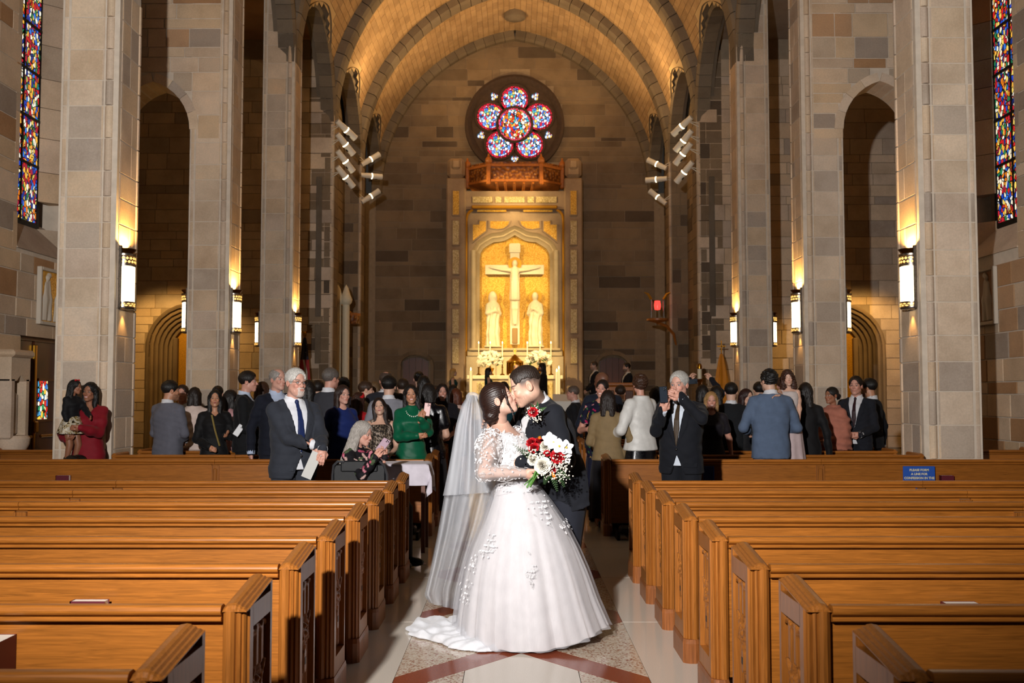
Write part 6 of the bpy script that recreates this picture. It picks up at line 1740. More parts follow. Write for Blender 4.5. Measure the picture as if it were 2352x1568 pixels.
for q in range(5):
    a = 2 * PI * q / 5 + .3; L_ = .05; w_ = .026 if q % 2 else .02; d = Vector((math.cos(a), math.sin(a), .25)); s_ = Vector((-math.sin(a), math.cos(a), 0))
    om.add([(0, 0, 0), d * L_ * .5 + s_ * w_, d * L_ * .9 + s_ * w_ * .5, d * L_ * 1.05, d * L_ * .9 - s_ * w_ * .5, d * L_ * .5 - s_ * w_, d * L_ * .55 + Vector((0, 0, .006))], [(0, 1, 6), (1, 2, 6), (2, 3, 6), (3, 4, 6), (4, 5, 6), (5, 0, 6)])
OM = mesh('orchid', om.v, om.f, ORCH, True); OT = MB().sphere((0, 0, .008), (.008, .008, .012), 8, 5).mesh('orchid_throat', YEL, True)
for (u, v, y, rz) in ((1271, 1017, 6.35, .2), (1284, 1025, 6.34, 1.1), (1300, 1028, 6.36, 2.0), (1296, 1048, 6.37, 2.6), (1262, 1010, 6.38, .9)):
    p = bl(u, v, y); o = link('orchid', OM, bq, p, aimrot((p - cb) * .5 + Vector((0, -.12, 0)))); link('orchid_throat', OT, o)
bb = MB(); rnd = random.Random(21)
for (u, v, su, sv, n) in ((1216, 1040, 8, 8, 30), (1272, 1066, 14, 12, 90), (1288, 1080, 14, 14, 80), (1296, 1058, 8, 10, 40), (1240, 1044, 8, 6, 25), (1262, 1090, 10, 6, 30)):
    for q in range(n):
        p = bl(rnd.gauss(u, su), rnd.gauss(v, sv), 6.33 + rnd.uniform(-.02, .06)); bb.sphere(p, rnd.uniform(.004, .0065), 5, 4)
o = bb.obj('babys_breath', WHP, bq, True); o['kind'] = 'stuff'
def fern(u0, v0, u1, v1, y0, y1, n=9, wd=.035, mat=FERN):
    m = MB(); a = bl(u0, v0, y0); b = bl(u1, v1, y1); d = (b - a); t = d.normalized(); s = t.cross(Vector((0, -1, 0))).normalized()
    m.tube([a, b], [.003, .001], 5)
    for i in range(n):
        f = (i + .5) / n; o = a + d * f; l = wd * (1 - .7 * f)
        for sg in (-1, 1):
            e = o + (s * sg * .8 + t * .5) * l; w_ = t * l * .18; m.add([o - w_ * .5, o + (e - o) * .5 + w_ + Vector((0, -.004, 0)), e, o + (e - o) * .5 - w_], [(0, 1, 2, 3)])
    m.obj('fern_frond', mat, bq)
fern(1222, 1050, 1178, 1020, 6.38, 6.36); fern(1225, 1045, 1186, 1032, 6.4, 6.4); fern(1268, 1085, 1280, 1128, 6.36, 6.33); fern(1278, 1080, 1308, 1098, 6.38, 6.35); fern(1258, 1085, 1250, 1112, 6.4, 6.36); fern(1282, 1085, 1296, 1118, 6.4, 6.38); fern(1240, 1015, 1238, 1000, 6.42, 6.4, 6)
rnd = random.Random(3)
for q in range(9):
    a = bl(1240 + rnd.uniform(-6, 8), 1072, 6.4 + rnd.uniform(-.02, .02)); b = bl(1208 + rnd.uniform(-6, 14), 1117 + rnd.uniform(-5, 6), 6.4 + rnd.uniform(-.03, .03)); MB().tube([a, b], .004, 6).obj('stem', GRN, bq, True)
for (u, v, u2, v2) in ((1268, 1085, 1277, 1100), (1238, 1008, 1241, 1001)):
    MB().tube([bl(u, v, 6.33), bl((u + u2) / 2, (v + v2) / 2, 6.325), bl(u2, v2, 6.33)], [.004, .012, .001], 7).obj('calla_bud', ORG, bq, True)
# boutonniere pinned to the lapel
bt = empty('boutonniere', W(1224, 945, 6.52), 0, 'red rose boutonniere with baby\'s breath on the groom\'s lapel', 'boutonniere')
link('red_rose', RR, bt, (0, 0, 0), aimrot((-.25, -.9, .25)), (.95,) * 3)
m = MB(); rnd = random.Random(8)
for q in range(70):
    a = rnd.uniform(0, 6.28); rr = rnd.uniform(.012, .062); m.sphere((rr * math.cos(a) + .004, rnd.uniform(-.02, .03), rr * math.sin(a) - .022), rnd.uniform(.0035, .0055), 5, 4)
o = m.obj('babys_breath', WHP, bt, True); o['kind'] = 'stuff'
for a in (.6, -.5, -1.2): MB().add([(0, .01, 0), (.012, 0, .03), (.0, 0, .07), (-.012, 0, .03)], [(0, 1, 2, 3)]).obj('leaf', FERN, bt, loc=(.03, .01, 0), rot=(0, a + .5, 0))
# ================================================================== GUESTS
D = math.radians
def G(u, vtop, Y, yaw, label, sp, z0=0.0, group='wedding guests', hgt=None):
    top = W(u, vtop, Y); H = hgt or (top.z - z0)
    sp.setdefault('lod', 1 if Y < 12.6 else (2 if Y < 22 else 3)); sp['h'] = H / (1.0 + .0) * .995
    return person('person', label, top.x, Y, D(yaw), sp, z0, 'person', group)
PHBK = simple('phone_dark', '#1a2430', .3); PHPK = simple('phone_pink', '#d8a8a4', .35); PHLV = simple('phone_lilac', '#b49aa8', .3); PHWH = simple('phone_white', '#cfd0d4', .35)
LENS = simple('phone_lens', '#101216', .15)
def phone(p, face, up, mat, label, lens=3):
    """p centre, face: direction the camera side looks"""
    t = empty('mobile_phone', p, 0, label, 'phone', 'phones held up by guests')
    f = Vector(face).normalized(); u = Vector(up); u = (u - f * u.dot(f)).normalized(); s = u.cross(f)
    t.rotation_euler = Matrix((s, -f, u)).transposed().to_euler()
    MB().bbox(-.037, .037, -.0045, .0045, -.076, .076, .004).obj('case', mat, t)
    MB().bbox(.0, .033, -.0075, -.004, .034, .07, .002).obj('camera_bump', mat, t)
    for i, (a, b) in enumerate(((.009, .061), (.009, .044), (.024, .052))[:lens]): MB().sphere((a, -.0075, b), (.0065, .002, .0065), 8, 5).obj('lens', LENS, t, True)
    return t
suit = lambda c, **k: dict(dict(kind='suit', color=c), **k)
def dress(c, **k): return dict(dict(kind='dress', color=c), **k)
def floral(base, cols, f=26, thr=.62, seed=1):
    def fn(P):
        b = np.tile(np.array(lin(base)), (len(P), 1)); x, y, z = P.T
        for i, c in enumerate(cols):
            n = vnoise(x, y, z, f * (1 + .2 * i), seed + i * 7); m = (n > thr)[:, None]; b = np.where(m, np.array(lin(c)), b)
        return b
    return fn
# ---- left of the aisle
wr, _, wj, wbp = G(207, 873, 12.04, 12, 'smiling woman in a red dress with sheer sleeves holding a small girl by the pillar', dict(sex='f', skin='brown', hair=('long', '#0f0b0a'), hairlen=.22, smile=.8, lip='#a03038', earring=True, head=(D(-14), 0, D(4)), lod=1,
    wL=W(186, 982, 11.68), armR=(-.20, -.20, 1.06), hands={'L': ((-.9, -.3, 0), (-.2, .9, .2), .5), 'R': ((.5, -.7, .1), (0, .3, 1), .4)}, outfit=dress('#7c0d1c', vneck=.09, neck=.0, puff=.022, skirt='#6c0a18', sra=.031)))
gm = G(168, 879, 11.86, 62, 'little girl with red hair bows and gold skirt carried by the woman in red', dict(sex='f', skin='brown', child=True, hair=('long', '#120d0b'), hairlen=.24, headscale=1.0, lod=1, head=(D(25), D(-6), 0), armL=(.06, -.26, .52), armR=(-.1, -.05, .42),
    outfit=dress('#0d0c10', tophem=.5, grow=.004, skirt='#c8b48a', flare=1.9, skirthem=.36, sra=.036)), z0=.80)
gr_ = gm[0]
for ch in gr_.children:
    if ch.name.startswith('skirt'):
        k = N('gold_brocade'); v = k.noise(k.coord(), 22, 2, .5, 1.5); k.set(color=k.ramp(v, [(.38, lin('#15120e')), (.44, lin('#a88c50')), (.58, lin('#d8d2c4')), (.68, lin('#6a5a3a'))]), rough=.35, metal=.2); ch.data.materials[0] = k.m
for s in (-1, 1): MB().tube([(s * .05, 0, .36), (s * .06, -.04, .2), (s * .06, .0, .05)], [.05, .042, .03], 10).obj('leg', simple('child_leg_skin', '#8a5a40', .5), gr_, True)
for q in ((-.05, .02), (.045, .03)):
    ob = MB().sphere((q[0] - .02, 0, .0), (.022, .012, .018), 8, 5).sphere((q[0] + .02, 0, .0), (.022, .012, .018), 8, 5).obj('hair_bow', simple('red_ribbon', '#c81820', .5), gr_, True); ob.matrix_basis = Matrix(gm[1]) @ Matrix.Translation((0, -.02, .125)) 
G(388, 873, 12.72, 160, 'man in a grey suit seen from behind beside the nearest pillar', dict(skin='tan', hair=('short', '#120d0b'), beard=.6, beardc='#120d0b', head=(D(-35), 0, 0), armR='waist', armL='waist', outfit=suit('#5c5c66'), lod=1))
G(420, 884, 14.4, 5, 'red-faced man looking back between the grey suit and the white fur wrap', dict(skin='pink', hair=('short', '#2a1a12'), outfit=suit('#14161c')))
G(447, 886, 13.56, 182, 'dark-haired woman in a white fur wrap seen from behind', dict(sex='f', skin='fair', hair=('bob', '#1c120e'), hairlen=.13, wide=1.1, armR='waist', armL='waist', outfit=dress('#cdb9b0', shawl=True, rough=.95, skirt='#15131a')))
wb_ = G(494, 893, 12.72, 22, 'woman in a black and gold sari looking up while holding a white phone', dict(sex='f', skin='tan', hair=('long', '#0d0a0a'), hairlen=.34, lip='#8a3a38', head=(D(-5), D(8), 0), armL=(.10, -.33, 1.08), armR='waist', hands={'L': ((.35, -.8, .3), (-.6, -.2, .6), .3)}, lod=1,
    outfit=dress('#0c0b0d', vneck=.05, shawl=False, sra=.034, skirt='#0c0b0d')))
m = MB().tube([(-.05, -.155, 1.34), (-.01, -.175, 1.15), (.05, -.165, .95)], .012, 6); m.obj('gold_border', simple('gold_thread', '#a08a50', .4, .5), wb_[0])
phone(W(548, 988, 12.4), (.3, -1, .2), (.5, .2, .8), PHWH, 'white phone in the hand of the woman in the black sari')
G(500, 882, 14.4, 178, 'black-haired woman with a pink ribbon behind the woman in the black sari', dict(sex='f', skin='fair', hair=('updo', '#14100e'), outfit=dress('#1a181c')))
G(528, 893, 13.56, 130, 'dark-haired woman in a pink top half hidden behind the black suit', dict(sex='f', skin='fair', hair=('long', '#140f0e'), hairlen=.2, outfit=dress('#b88a8e')))
G(566, 850, 12.72, 96, 'dark-haired man in a black suit in profile, facing the altar side', dict(skin='pink', hair=('short', '#17100d'), hairvol=1.2, nose=1.1, lod=1, armR='waist', armL='waist', outfit=suit('#0f1013', shirt='#b8c4d8')))
G(602, 872, 13.56, 160, 'brown-haired woman glimpsed between the black suit and the navy suit', dict(sex='f', skin='fair', hair=('bob', '#3a2216'), hairlen=.12, outfit=dress('#22140f')))
G(636, 843, 11.95, 38, 'older man with receding grey hair in a navy suit behind the bearded man', dict(skin='old', hair=('balding', '#8d8680'), old=1, nose=1.15, head=(D(12), 0, 0), armR='down', armL='down', outfit=suit('#10131f', shirt='#a8b4cc'), lod=1))
om_ = G(676, 843, 9.15, 34, 'white-bearded man in glasses, charcoal suit and blue tie, standing in the crossing gap', dict(skin='old', hair=('short', '#b8b4ae'), hairvol=.9, beard=1, goatee=True, beardc='#b9b4ae', brow='#8a8078', glasses=True, old=1, blue=True, belly=.012, wide=1.08, lod=0, head=(D(10), D(-2), 0), gaze=.002,
    wR=W(724, 1022, 8.84), wL=W(741, 1030, 8.82), hands={'R': ((.45, -.45, -.75), (.1, .8, -.3), .5), 'L': ((-.35, -.45, -.8), (.2, .8, -.3), .5)}, outfit=suit('#2a2d35', tie='#14234e', shirt='#d4d6dc', vz=.58, vw=.055)))
pc = empty('paper_program', W(716, 1068, 8.74), 0, 'folded pale paper held by the white-bearded man', 'paper')
MB().add([(-.045, 0, -.12), (.045, .0, -.12), (.045, .012, .12), (-.045, .012, .12), (-.045, .004, -.12), (.045, .006, -.12), (.045, .018, .12), (-.045, .018, .12)], [(0, 1, 2, 3), (7, 6, 5, 4), (0, 4, 5, 1), (2, 6, 7, 3)]).obj('sheet', simple('program_paper', '#b9b8b4', .8), pc, rot=(0, .42, .3))
G(708, 868, 12.72, 175, 'woman with long dark hair behind the bearded man\'s shoulder', dict(sex='f', skin='fair', hair=('long', '#15100e'), hairlen=.2, outfit=dress('#141216')))
G(757, 842, 12.72, 160, 'grey-haired man in a dark grey suit seen from behind', dict(skin='pink', hair=('short', '#5d5550'), glasses=True, head=(D(-20), 0, 0), wide=1.05, outfit=suit('#34343a'), lod=1))
G(786, 880, 11.95, 40, 'woman with long brown hair in a royal blue dress', dict(sex='f', skin='old', hair=('long', '#2a1812'), hairlen=.24, smile=.4, old=.6, head=(D(-2), 0, 0), lod=1, outfit=dress('#13245c', neck=.045, skirt='#10162c')))
G(789, 862, 14.4, 180, 'curly black-haired guest behind the woman in blue', dict(sex='f', skin='brown', hair=('curly', '#0f0c0b'), hairlen=.06, outfit=dress('#1a1620')))
rg = G(823, 898, 13.56, 150, 'girl in red with a red headband, back turned', dict(sex='f', skin='fair', hair=('long', '#33180e'), hairlen=.2, outfit=dress('#a01018')))
ob = MB().lathe([(.094, -.012), (.098, 0), (.094, .03)], n=20).obj('headband', simple('red_ribbon', '#c81820'), rg[0], True); ob.matrix_basis = Matrix(rg[1]) @ Matrix.Translation((0, .02, .055)) @ Matrix.Rotation(-.5, 4, 'X')
G(837, 874, 14.4, 105, 'young man with cropped brown hair and pale shirt in profile', dict(skin='fair', hair=('short', '#3a2618'), hairvol=.8, outfit=suit('#a8987c', shirt='#c8bca8', lapel=False)))
G(886, 850, 14.4, 185, 'broad man with thinning hair in a dark jacket, back turned', dict(skin='pink', hair=('balding', '#4a3c34'), wide=1.25, outfit=suit('#25262e')))
G(893, 862, 12.72, 185, 'black-haired man in a light grey suit, back turned', dict(skin='fair', hair=('short', '#0e0b0a'), hairvol=1.4, head=(D(-8), 0, 0), outfit=suit('#7c7c84'), lod=1))
G(874, 912, 11.95, 18, 'seated-height brunette in a sleeveless patterned dress gazing upward', dict(sex='f', skin='fair', hair=('long', '#22130d'), hairlen=.30, lip='#a05058', head=(D(-12), D(12), D(-6)), lod=1, armR='waist', armL='waist',
    outfit=dict(kind='sleeveless', color='#4a4038', print=floral('#1c1814', ['#7a6a58', '#a8988a', '#3a3028'], 150, .25, 3), neck=.05)))
# woman seated in the wheelchair
WCX = W(838, 1000, 9.5).x
sw = G(822, 961, 9.45, 62, 'laughing woman with long grey hair and floral black top seated in the wheelchair', dict(sex='f', skin='old', hair=('long', '#9a938c'), hairlen=.36, hairvol=1.35, smile=.9, old=1, lod=0, head=(D(8), D(-14), 0), hgt=1.62,
    wR=W(862, 1050, 9.06), wL=W(884, 1050, 9.1), eR=(.1, -.2, -1), eL=(.3, .3, -1), fR=((.45, -.1, .9), (.6, .7, .1), .6), fL=((.1, 0, 1), (-.8, .6, .1), .6),
    outfit=dress('#15131a', sl=1, seated=True, skirt='#17151b', neck=.03, print=floral('#120f14', ['#b04a64', '#c8a8a0', '#4a5a40', '#d88a98'], 34, .5, 5))), z0=-.255, hgt=1.62)
phone(W(880, 1022, 9.12), (.15, -.75, .55), (.45, .3, .8), PHLV, 'lilac phone held by the woman in the wheelchair')
gw = G(946, 879, 11.95, 16, 'smiling woman in an emerald green dress raising a pink phone', dict(sex='f', skin='tan', hair=('bob', '#120c0b'), hairlen=.19, hairvol=1.15, smile=.9, lip='#a03a40', lod=1, head=(D(-8), 0, D(-5)),
    wL=W(966, 962, 11.6), wR=W(958, 1000, 11.66), eL=(.4, -.1, -1), eR=(-.8, .1, -.6), fL=((.45, -.1, .9), (-.2, .95, .2), .55), fR=((.9, -.2, 0), (.1, .9, .3), .5), outfit=dress('#06563a', puff=.022, rough=.4, neck=.0, skirt='#054a33', flare=1.05)))
phone(W(981, 940, 11.62), (-.05, -1, .05), (.12, 0, 1), PHPK, 'pale pink phone held up by the woman in green')
m = MB()
for q in range(11): a = PI * (q / 10); m.sphere((.075 * math.cos(a) , -.055 - .07 * math.sin(a), 1.395 - .06 * math.sin(a)), .008, 6, 4)
m.obj('necklace', simple('pearl', '#f0ece0', .2), gw[0], True)
k = N('black_sequin'); v = k.n('ShaderNodeTexVoronoi'); v.inputs['Scale'].default_value = 130; k.l(k.coord(), v.inputs['Vector'])
k.set(color=lin('#0c0b10'), rough=.3, metal=.3); sp_ = k.ramp(v.outputs['Color'], [(0, (.2,) * 3), (.96, (.35,) * 3), (.97, (.03,) * 3)]); k.l(sp_, k.b.inputs['Roughness']); k.bump(v.outputs['Color'], .6, .01); SEQ = k.m
G(984, 876, 12.72, 172, 'woman in a black sequinned sleeveless top with pale bare arms, back turned', dict(sex='f', skin='fair', hair=('bob', '#150f0d'), hairlen=.12, wide=1.2, armR='waist', armL='waist', lod=1, outfit=dict(kind='dress', bare=True, sleeve=0, color='#0d0c12', mat=SEQ, skirt='#0d0c12', sra=.034)))
G(973, 857, 14.4, 180, 'dark-haired woman with a pale hair clip beyond the sequinned top', dict(sex='f', skin='fair', hair=('long', '#140e0c'), hairlen=.24, outfit=dress('#2a1a18')))
G(962, 846, 16.1, 180, 'tall guest with a dark top knot in front of the small arched door', dict(sex='f', skin='fair', hair=('updo', '#120d0b'), outfit=dress('#1a1414')))
G(992, 884, 15.2, 180, 'auburn long-haired woman, back turned, near the aisle', dict(sex='f', skin='fair', hair=('long', '#6a3a18'), hairlen=.3, outfit=dress('#3a2a22')))
G(1016, 877, 14.4, 8, 'smiling brunette looking back down the aisle, bare pink arm', dict(sex='f', skin='pink', hair=('wavy', '#1c110e'), hairlen=.3, smile=.7, lod=1, wide=1.1, armR='waist', armL='waist', outfit=dict(kind='dress', bare=True, sleeve=0, color='#15131a', skirt='#15131a')))
G(1047, 889, 15.2, 178, 'red-brown haired woman in a pale top next to the aisle', dict(sex='f', skin='fair', hair=('bob', '#5a2a14'), hairlen=.12, outfit=dress('#c8a89c')))
G(1040, 880, 16.9, 180, 'dark-haired woman in bright pink further up the left block', dict(sex='f', skin='fair', hair=('long', '#1a110e'), hairlen=.2, outfit=dress('#a01850')))
G(860, 872, 15.2, 180, 'guest with greying fair hair further up the left block', dict(sex='f', skin='fair', hair=('bob', '#6a5238'), hairlen=.1, outfit=dress('#3a3430')))
G(730, 872, 14.4, 180, 'dark-suited guest beyond the grey suit on the left', dict(skin='fair', hair=('short', '#1a1310'), outfit=suit('#16181f')))
G(925, 868, 15.2, 180, 'brown-haired guest in a dark jacket beyond the woman in green', dict(skin='fair', hair=('short', '#2a1c14'), outfit=suit('#1c1a20')))
# ---- at the altar
PZ = .75
G(1040, 845, 28.6, 92, 'blonde bridesmaid in a dark teal dress at the altar step', dict(sex='f', skin='fair', hair=('wavy', '#c89a58'), hairlen=.26, armR='waist', armL='waist', outfit=dict(kind='sleeveless', color='#123c3c', neck=.04, skirt='#123c3c')), PZ, 'wedding party at the altar')
G(1121, 843, 29.2, 100, 'dark-haired bridesmaid in teal in front of the altar', dict(sex='f', skin='fair', hair=('wavy', '#1c120e'), hairlen=.3, armR='waist', armL='waist', outfit=dict(kind='sleeveless', color='#123c3c', neck=.04, skirt='#123c3c')), PZ, 'wedding party at the altar')
G(1186, 836, 32.5, 0, 'priest in pale vestments before the tabernacle', dict(skin='pink', hair=('balding', '#8a8078'), armR='clasp', armL='clasp', outfit=dress('#d8ceb4', skirt='#d8ceb4', sra=.04)), PZ, 'wedding party at the altar')
G(1246, 833, 29.2, -80, 'long-haired bearded groomsman in a dark tuxedo before the altar', dict(skin='tan', hair=('long', '#17100d'), hairlen=.2, beard=1, beardc='#17100d', armR='clasp', armL='clasp', outfit=suit('#1c1814', shirt='#e8e0d0', tie='#101010', bow=True)), PZ, 'wedding party at the altar')
G(1366, 829, 28.8, -75, 'balding groomsman in a tuxedo right of the altar, near the small door', dict(skin='fair', hair=('short', '#4a3a2c'), hairvol=.5, beard=.5, armR='clasp', armL='clasp', outfit=suit('#15151a', shirt='#e8e0d0')), PZ, 'wedding party at the altar')
G(1441, 833, 27.9, -75, 'bearded groomsman with glasses at the end of the altar line', dict(skin='fair', hair=('short', '#1c1410'), beard=1, beardc='#1c1410', glasses=True, armR='clasp', armL='clasp', outfit=suit('#15151a', shirt='#e8e0d0')), PZ, 'wedding party at the altar')
G(1157, 872, 17.0, 178, 'dark-haired guest in teal glimpsed between the faces of the couple', dict(sex='f', skin='fair', hair=('bob', '#150f0d'), hairlen=.1, outfit=dress('#0d3a44')))
# ---- right of the aisle
G(1319, 885, 16.9, -100, 'cropped grey-haired man in black in profile just right of the groom', dict(skin='pink', hair=('short', '#5a4c44'), hairvol=.5, outfit=suit('#121318')))
G(1384, 851, 13.56, 200, 'tall bald man in a navy suit behind the woman in floral', dict(skin='deep', hair=('bald', '#1a1210'), brow='#1a1210', wide=1.2, head=(D(20), 0, 0), armR='front', armL='front', outfit=suit('#171d2b', shirt='#c8a0a8')))
G(1381, 866, 12.72, -22, 'beaming woman in a navy floral dress beside the aisle', dict(sex='f', skin='pink', hair=('updo', '#1c120f'), smile=.95, lod=1, head=(D(4), 0, D(6)), armR=(-.12, -.22, 1.16), armL='waist', outfit=dict(kind='dress', bare=True, sleeve=0, color='#12142a', neck=.045, skirt='#12142a', print=floral('#10122a', ['#b01850', '#d89098', '#c8a048', '#3a6a3a'], 40, .55, 9), skirtmat=None)))
G(1396, 893, 11.98, 172, 'brown-haired woman in a khaki cardigan, back turned', dict(sex='f', skin='fair', hair=('long', '#1f120d'), hairlen=.2, hairvol=1.1, wide=1.12, armR=(-.2, -.02, .86), armL='waist', lod=1, outfit=dress('#7d6848', skirt='#121016', tophem=.49)))
wj_ = G(1470, 853, 11.95, -142, 'curly-haired woman in a shiny white jacket, face turned to the altar', dict(sex='f', skin='pink', hair=('curly', '#3c2212'), hairlen=.10, hairvol=.98, head=(D(-24), D(4), 0), wide=1.08, lod=1, armR='front', armL='front', outfit=dress('#d2d0cc', rough=.3, tophem=.50, grow=.016, sra=.034, skirt='#0d0c12', skirtmat=SEQ)))
G(1507, 884, 13.56, 180, 'dark-haired guest between the white jacket and the raised phone', dict(sex='f', skin='fair', hair=('long', '#150f0d'), hairlen=.2, outfit=dress('#17151b')))
op = G(1563, 850, 9.75, -24, 'white-haired man in a black suit filming with his phone in the crossing gap', dict(skin='old', hair=('short', '#a8a49e'), hairvol=.9, old=1, blue=True, lod=0, wide=1.06, belly=.01, head=(D(-8), D(-4), 0), brow='#807870',
    wR=W(1521, 944, 9.40), wL=W(1564, 912, 9.42), eR=(-.3, .1, -1), eL=(.9, .2, -.8), fR=((.25, -.1, .95), (.3, .9, .1), .55), fL=((-.85, -.25, .5), (-.2, .9, -.3), .5), outfit=suit('#101219', tie='#3a2c1c', shirt='#c4ccd8', vw=.04, vz=.6)))
phone(W(1524, 906, 9.36), (.05, -1, .02), (-.06, 0, 1), PHBK, 'dark phone held up by the white-haired man')
G(1613, 880, 14.4, 175, 'guest with raised arms photographing over the crowd', dict(sex='f', skin='fair', hair=('bob', '#17100d'), hairlen=.12, armR=(-.16, -.25, 1.82), armL=(.16, -.25, 1.82), hintR=(-.8, 0, -.3), hintL=(.8, 0, -.3), outfit=dress('#15131a')))
phone(W(1590, 876, 14.2), (0, -1, 0), (1, 0, .1), PHBK, 'small dark phone raised above the crowd near the paschal candle')
G(1633, 897, 12.72, -6, 'blonde woman with a fringe in a dark dress smiling this way', dict(sex='f', skin='pink', hair=('bob', '#a07a4c'), hairlen=.14, smile=.7, old=.5, lod=1, outfit=dict(kind='dress', bare=True, sleeve=0, color='#17131a', neck=.05)))
G(1645, 882, 14.4, 180, 'woman with long black hair in front of the yellow flag', dict(sex='f', skin='fair', hair=('long', '#14100e'), hairlen=.26, outfit=dress('#141318')))
G(1679, 878, 13.56, 165, 'man in a black jacket with neat black hair, back turned, on the right', dict(skin='fair', hair=('short', '#0f0c0b'), hairvol=1.1, beard=.6, beardc='#120d0b', outfit=suit('#121418')))
G(1712, 890, 13.56, 18, 'woman with long dark red hair in black glancing back', dict(sex='f', skin='fair', hair=('wavy', '#2a100c'), hairlen=.26, lip='#8a3038', lod=1, head=(D(15), 0, 0), outfit=dict(kind='dress', bare=True, sleeve=0, color='#0f0e12')))
G(1744, 876, 15.2, 180, 'dark-haired guest half hidden behind the blue suit', dict(skin='fair', hair=('short', '#15100e'), outfit=suit('#121318')))
bm_ = G(1768, 845, 11.95, 182, 'man in a blue-grey suit carrying a curly-haired girl, back turned', dict(skin='fair', hair=('curly', '#0f0c0b'), hairlen=.05, hairvol=.94, wide=1.08, head=(D(20), 0, 0), lod=1, armR='front', armL='front', outfit=suit('#54637b', hem=.42)))
cg = G(1811, 854, 12.16, -8, 'curly-haired girl in white looking over the shoulder of the blue suit', dict(sex='f', child=True, skin='fair', hair=('curly', '#3a1e10'), hairlen=.16, closed=True, lod=1, hrol=0, head=(0, D(-4), D(-6)), wR=W(1786, 908, 11.84), eR=(.2, .2, -1), fR=((-.9, -.2, -.1), (0, -.2, -1), .3), armL=(.1, -.1, .5), outfit=dict(kind='sleeveless', color='#c0b4b0', neck=.05, skirt='#b8a4a4', flare=1.6)), z0=.70)
G(1797, 864, 14.4, 5, 'red-faced guest hidden behind the blue suit', dict(skin='pink', hair=('short', '#3a2418'), outfit=suit('#1a1a20')))
G(1850, 874, 12.75, 172, 'woman in a black dress beside the blue suit, back turned', dict(sex='f', skin='fair', hair=('long', '#150d0b'), hairlen=.2, outfit=dress('#0c0b0e')))
sh_w = G(1912, 885, 13.56, -62, 'dark-skinned woman in a dusty pink shawl with a low bun', dict(sex='f', skin='brown', hair=('bun', '#0f0b0a'), hairvol=1, earring=True, lod=1, armR='waist', armL='waist', outfit=dress('#a86a58', shawl=True, skirt='#3a0a1a', rough=.9)))
G(1966, 862, 13.7, -32, 'smiling man in a dark suit with clasped hands near the shrine', dict(skin='pink', hair=('short', '#1c120d'), smile=.5, lod=1, armR='waist', armL='waist', hands={'R': ((.7, -.6, 0), (.3, .7, 0), .7), 'L': ((-.7, -.6, 0), (-.3, .7, 0), .7)}, outfit=suit('#191b23', tie='#2a1016')))
G(1999, 868, 14.3, -135, 'man in a black suit at the far right of the guests, facing the altar', dict(skin='tan', hair=('short', '#0f0c0b'), hairvol=1.2, beard=.6, beardc='#120d0b', outfit=suit('#0e0f14')))
G(1540, 892, 15.2, 180, 'brown-haired guest behind the man filming', dict(sex='f', skin='fair', hair=('wavy', '#2a1810'), hairlen=.2, outfit=dress('#2a2422')))
G(1425, 884, 16.9, 180, 'guest in a dark coat beyond the floral dress', dict(skin='fair', hair=('short', '#2a1c14'), outfit=suit('#1a1c22')))
# ================================================================== DETAILS
# ---- left aisle door with stained lights and brass fittings
X = -AW * KS
def sv(x, y, z): return scaled_pt(x, y, z)
DG = stained('stained_glass_door', 17, ['#c82020', '#2a70d0', '#f0c040', '#f4ead8', '#2a9060', '#d04018', '#50a8d8', '#f8e8a0'], 1.3)
dr = empty('door_1', sv(-AW - .12, 13.3, 0)); dr.location.z = 0; finish(dr, 'dark wooden double door with stained glass lights in the left aisle wall', 'door', kind='structure')
zt = sv(0, 0, 2.3).z
def dbox(ya, yb, za, zb, xa, xb, name, mat, bev=0): 
    return MB().box(xa, xb, (ya - 13.3) * KS, (yb - 13.3) * KS, za, zb, bev).obj(name, mat, dr)
for ya, yb in ((12.64, 13.16), (13.24, 13.97)):
    dbox(ya, yb, 0.01, zt, -.06, 0, 'door_leaf', WOODD)
    dbox(ya + .12, ya + .36, 1.22, 1.8, -.01, .02, 'stained_light', DG)
    dbox(ya + .08, yb - .12, 1.18, 1.22, -.01, .035, 'light_frame', WOODD); dbox(ya + .08, yb - .12, 1.8, 1.84, -.01, .035, 'light_frame', WOODD)
    dbox(ya + .06, yb - .1, .95, .99, .06, .1, 'push_bar', BRS, .01)
dbox(13.17, 13.23, .02, zt - .05, .0, .05, 'brass_astragal', BRS, .01)
dbox(13.15, 13.25, 1.02, 1.2, .04, .09, 'brass_lock', BRS, .02); dbox(12.6, 14.0, zt, zt + .06, -.1, .03, 'door_head', WOODD)
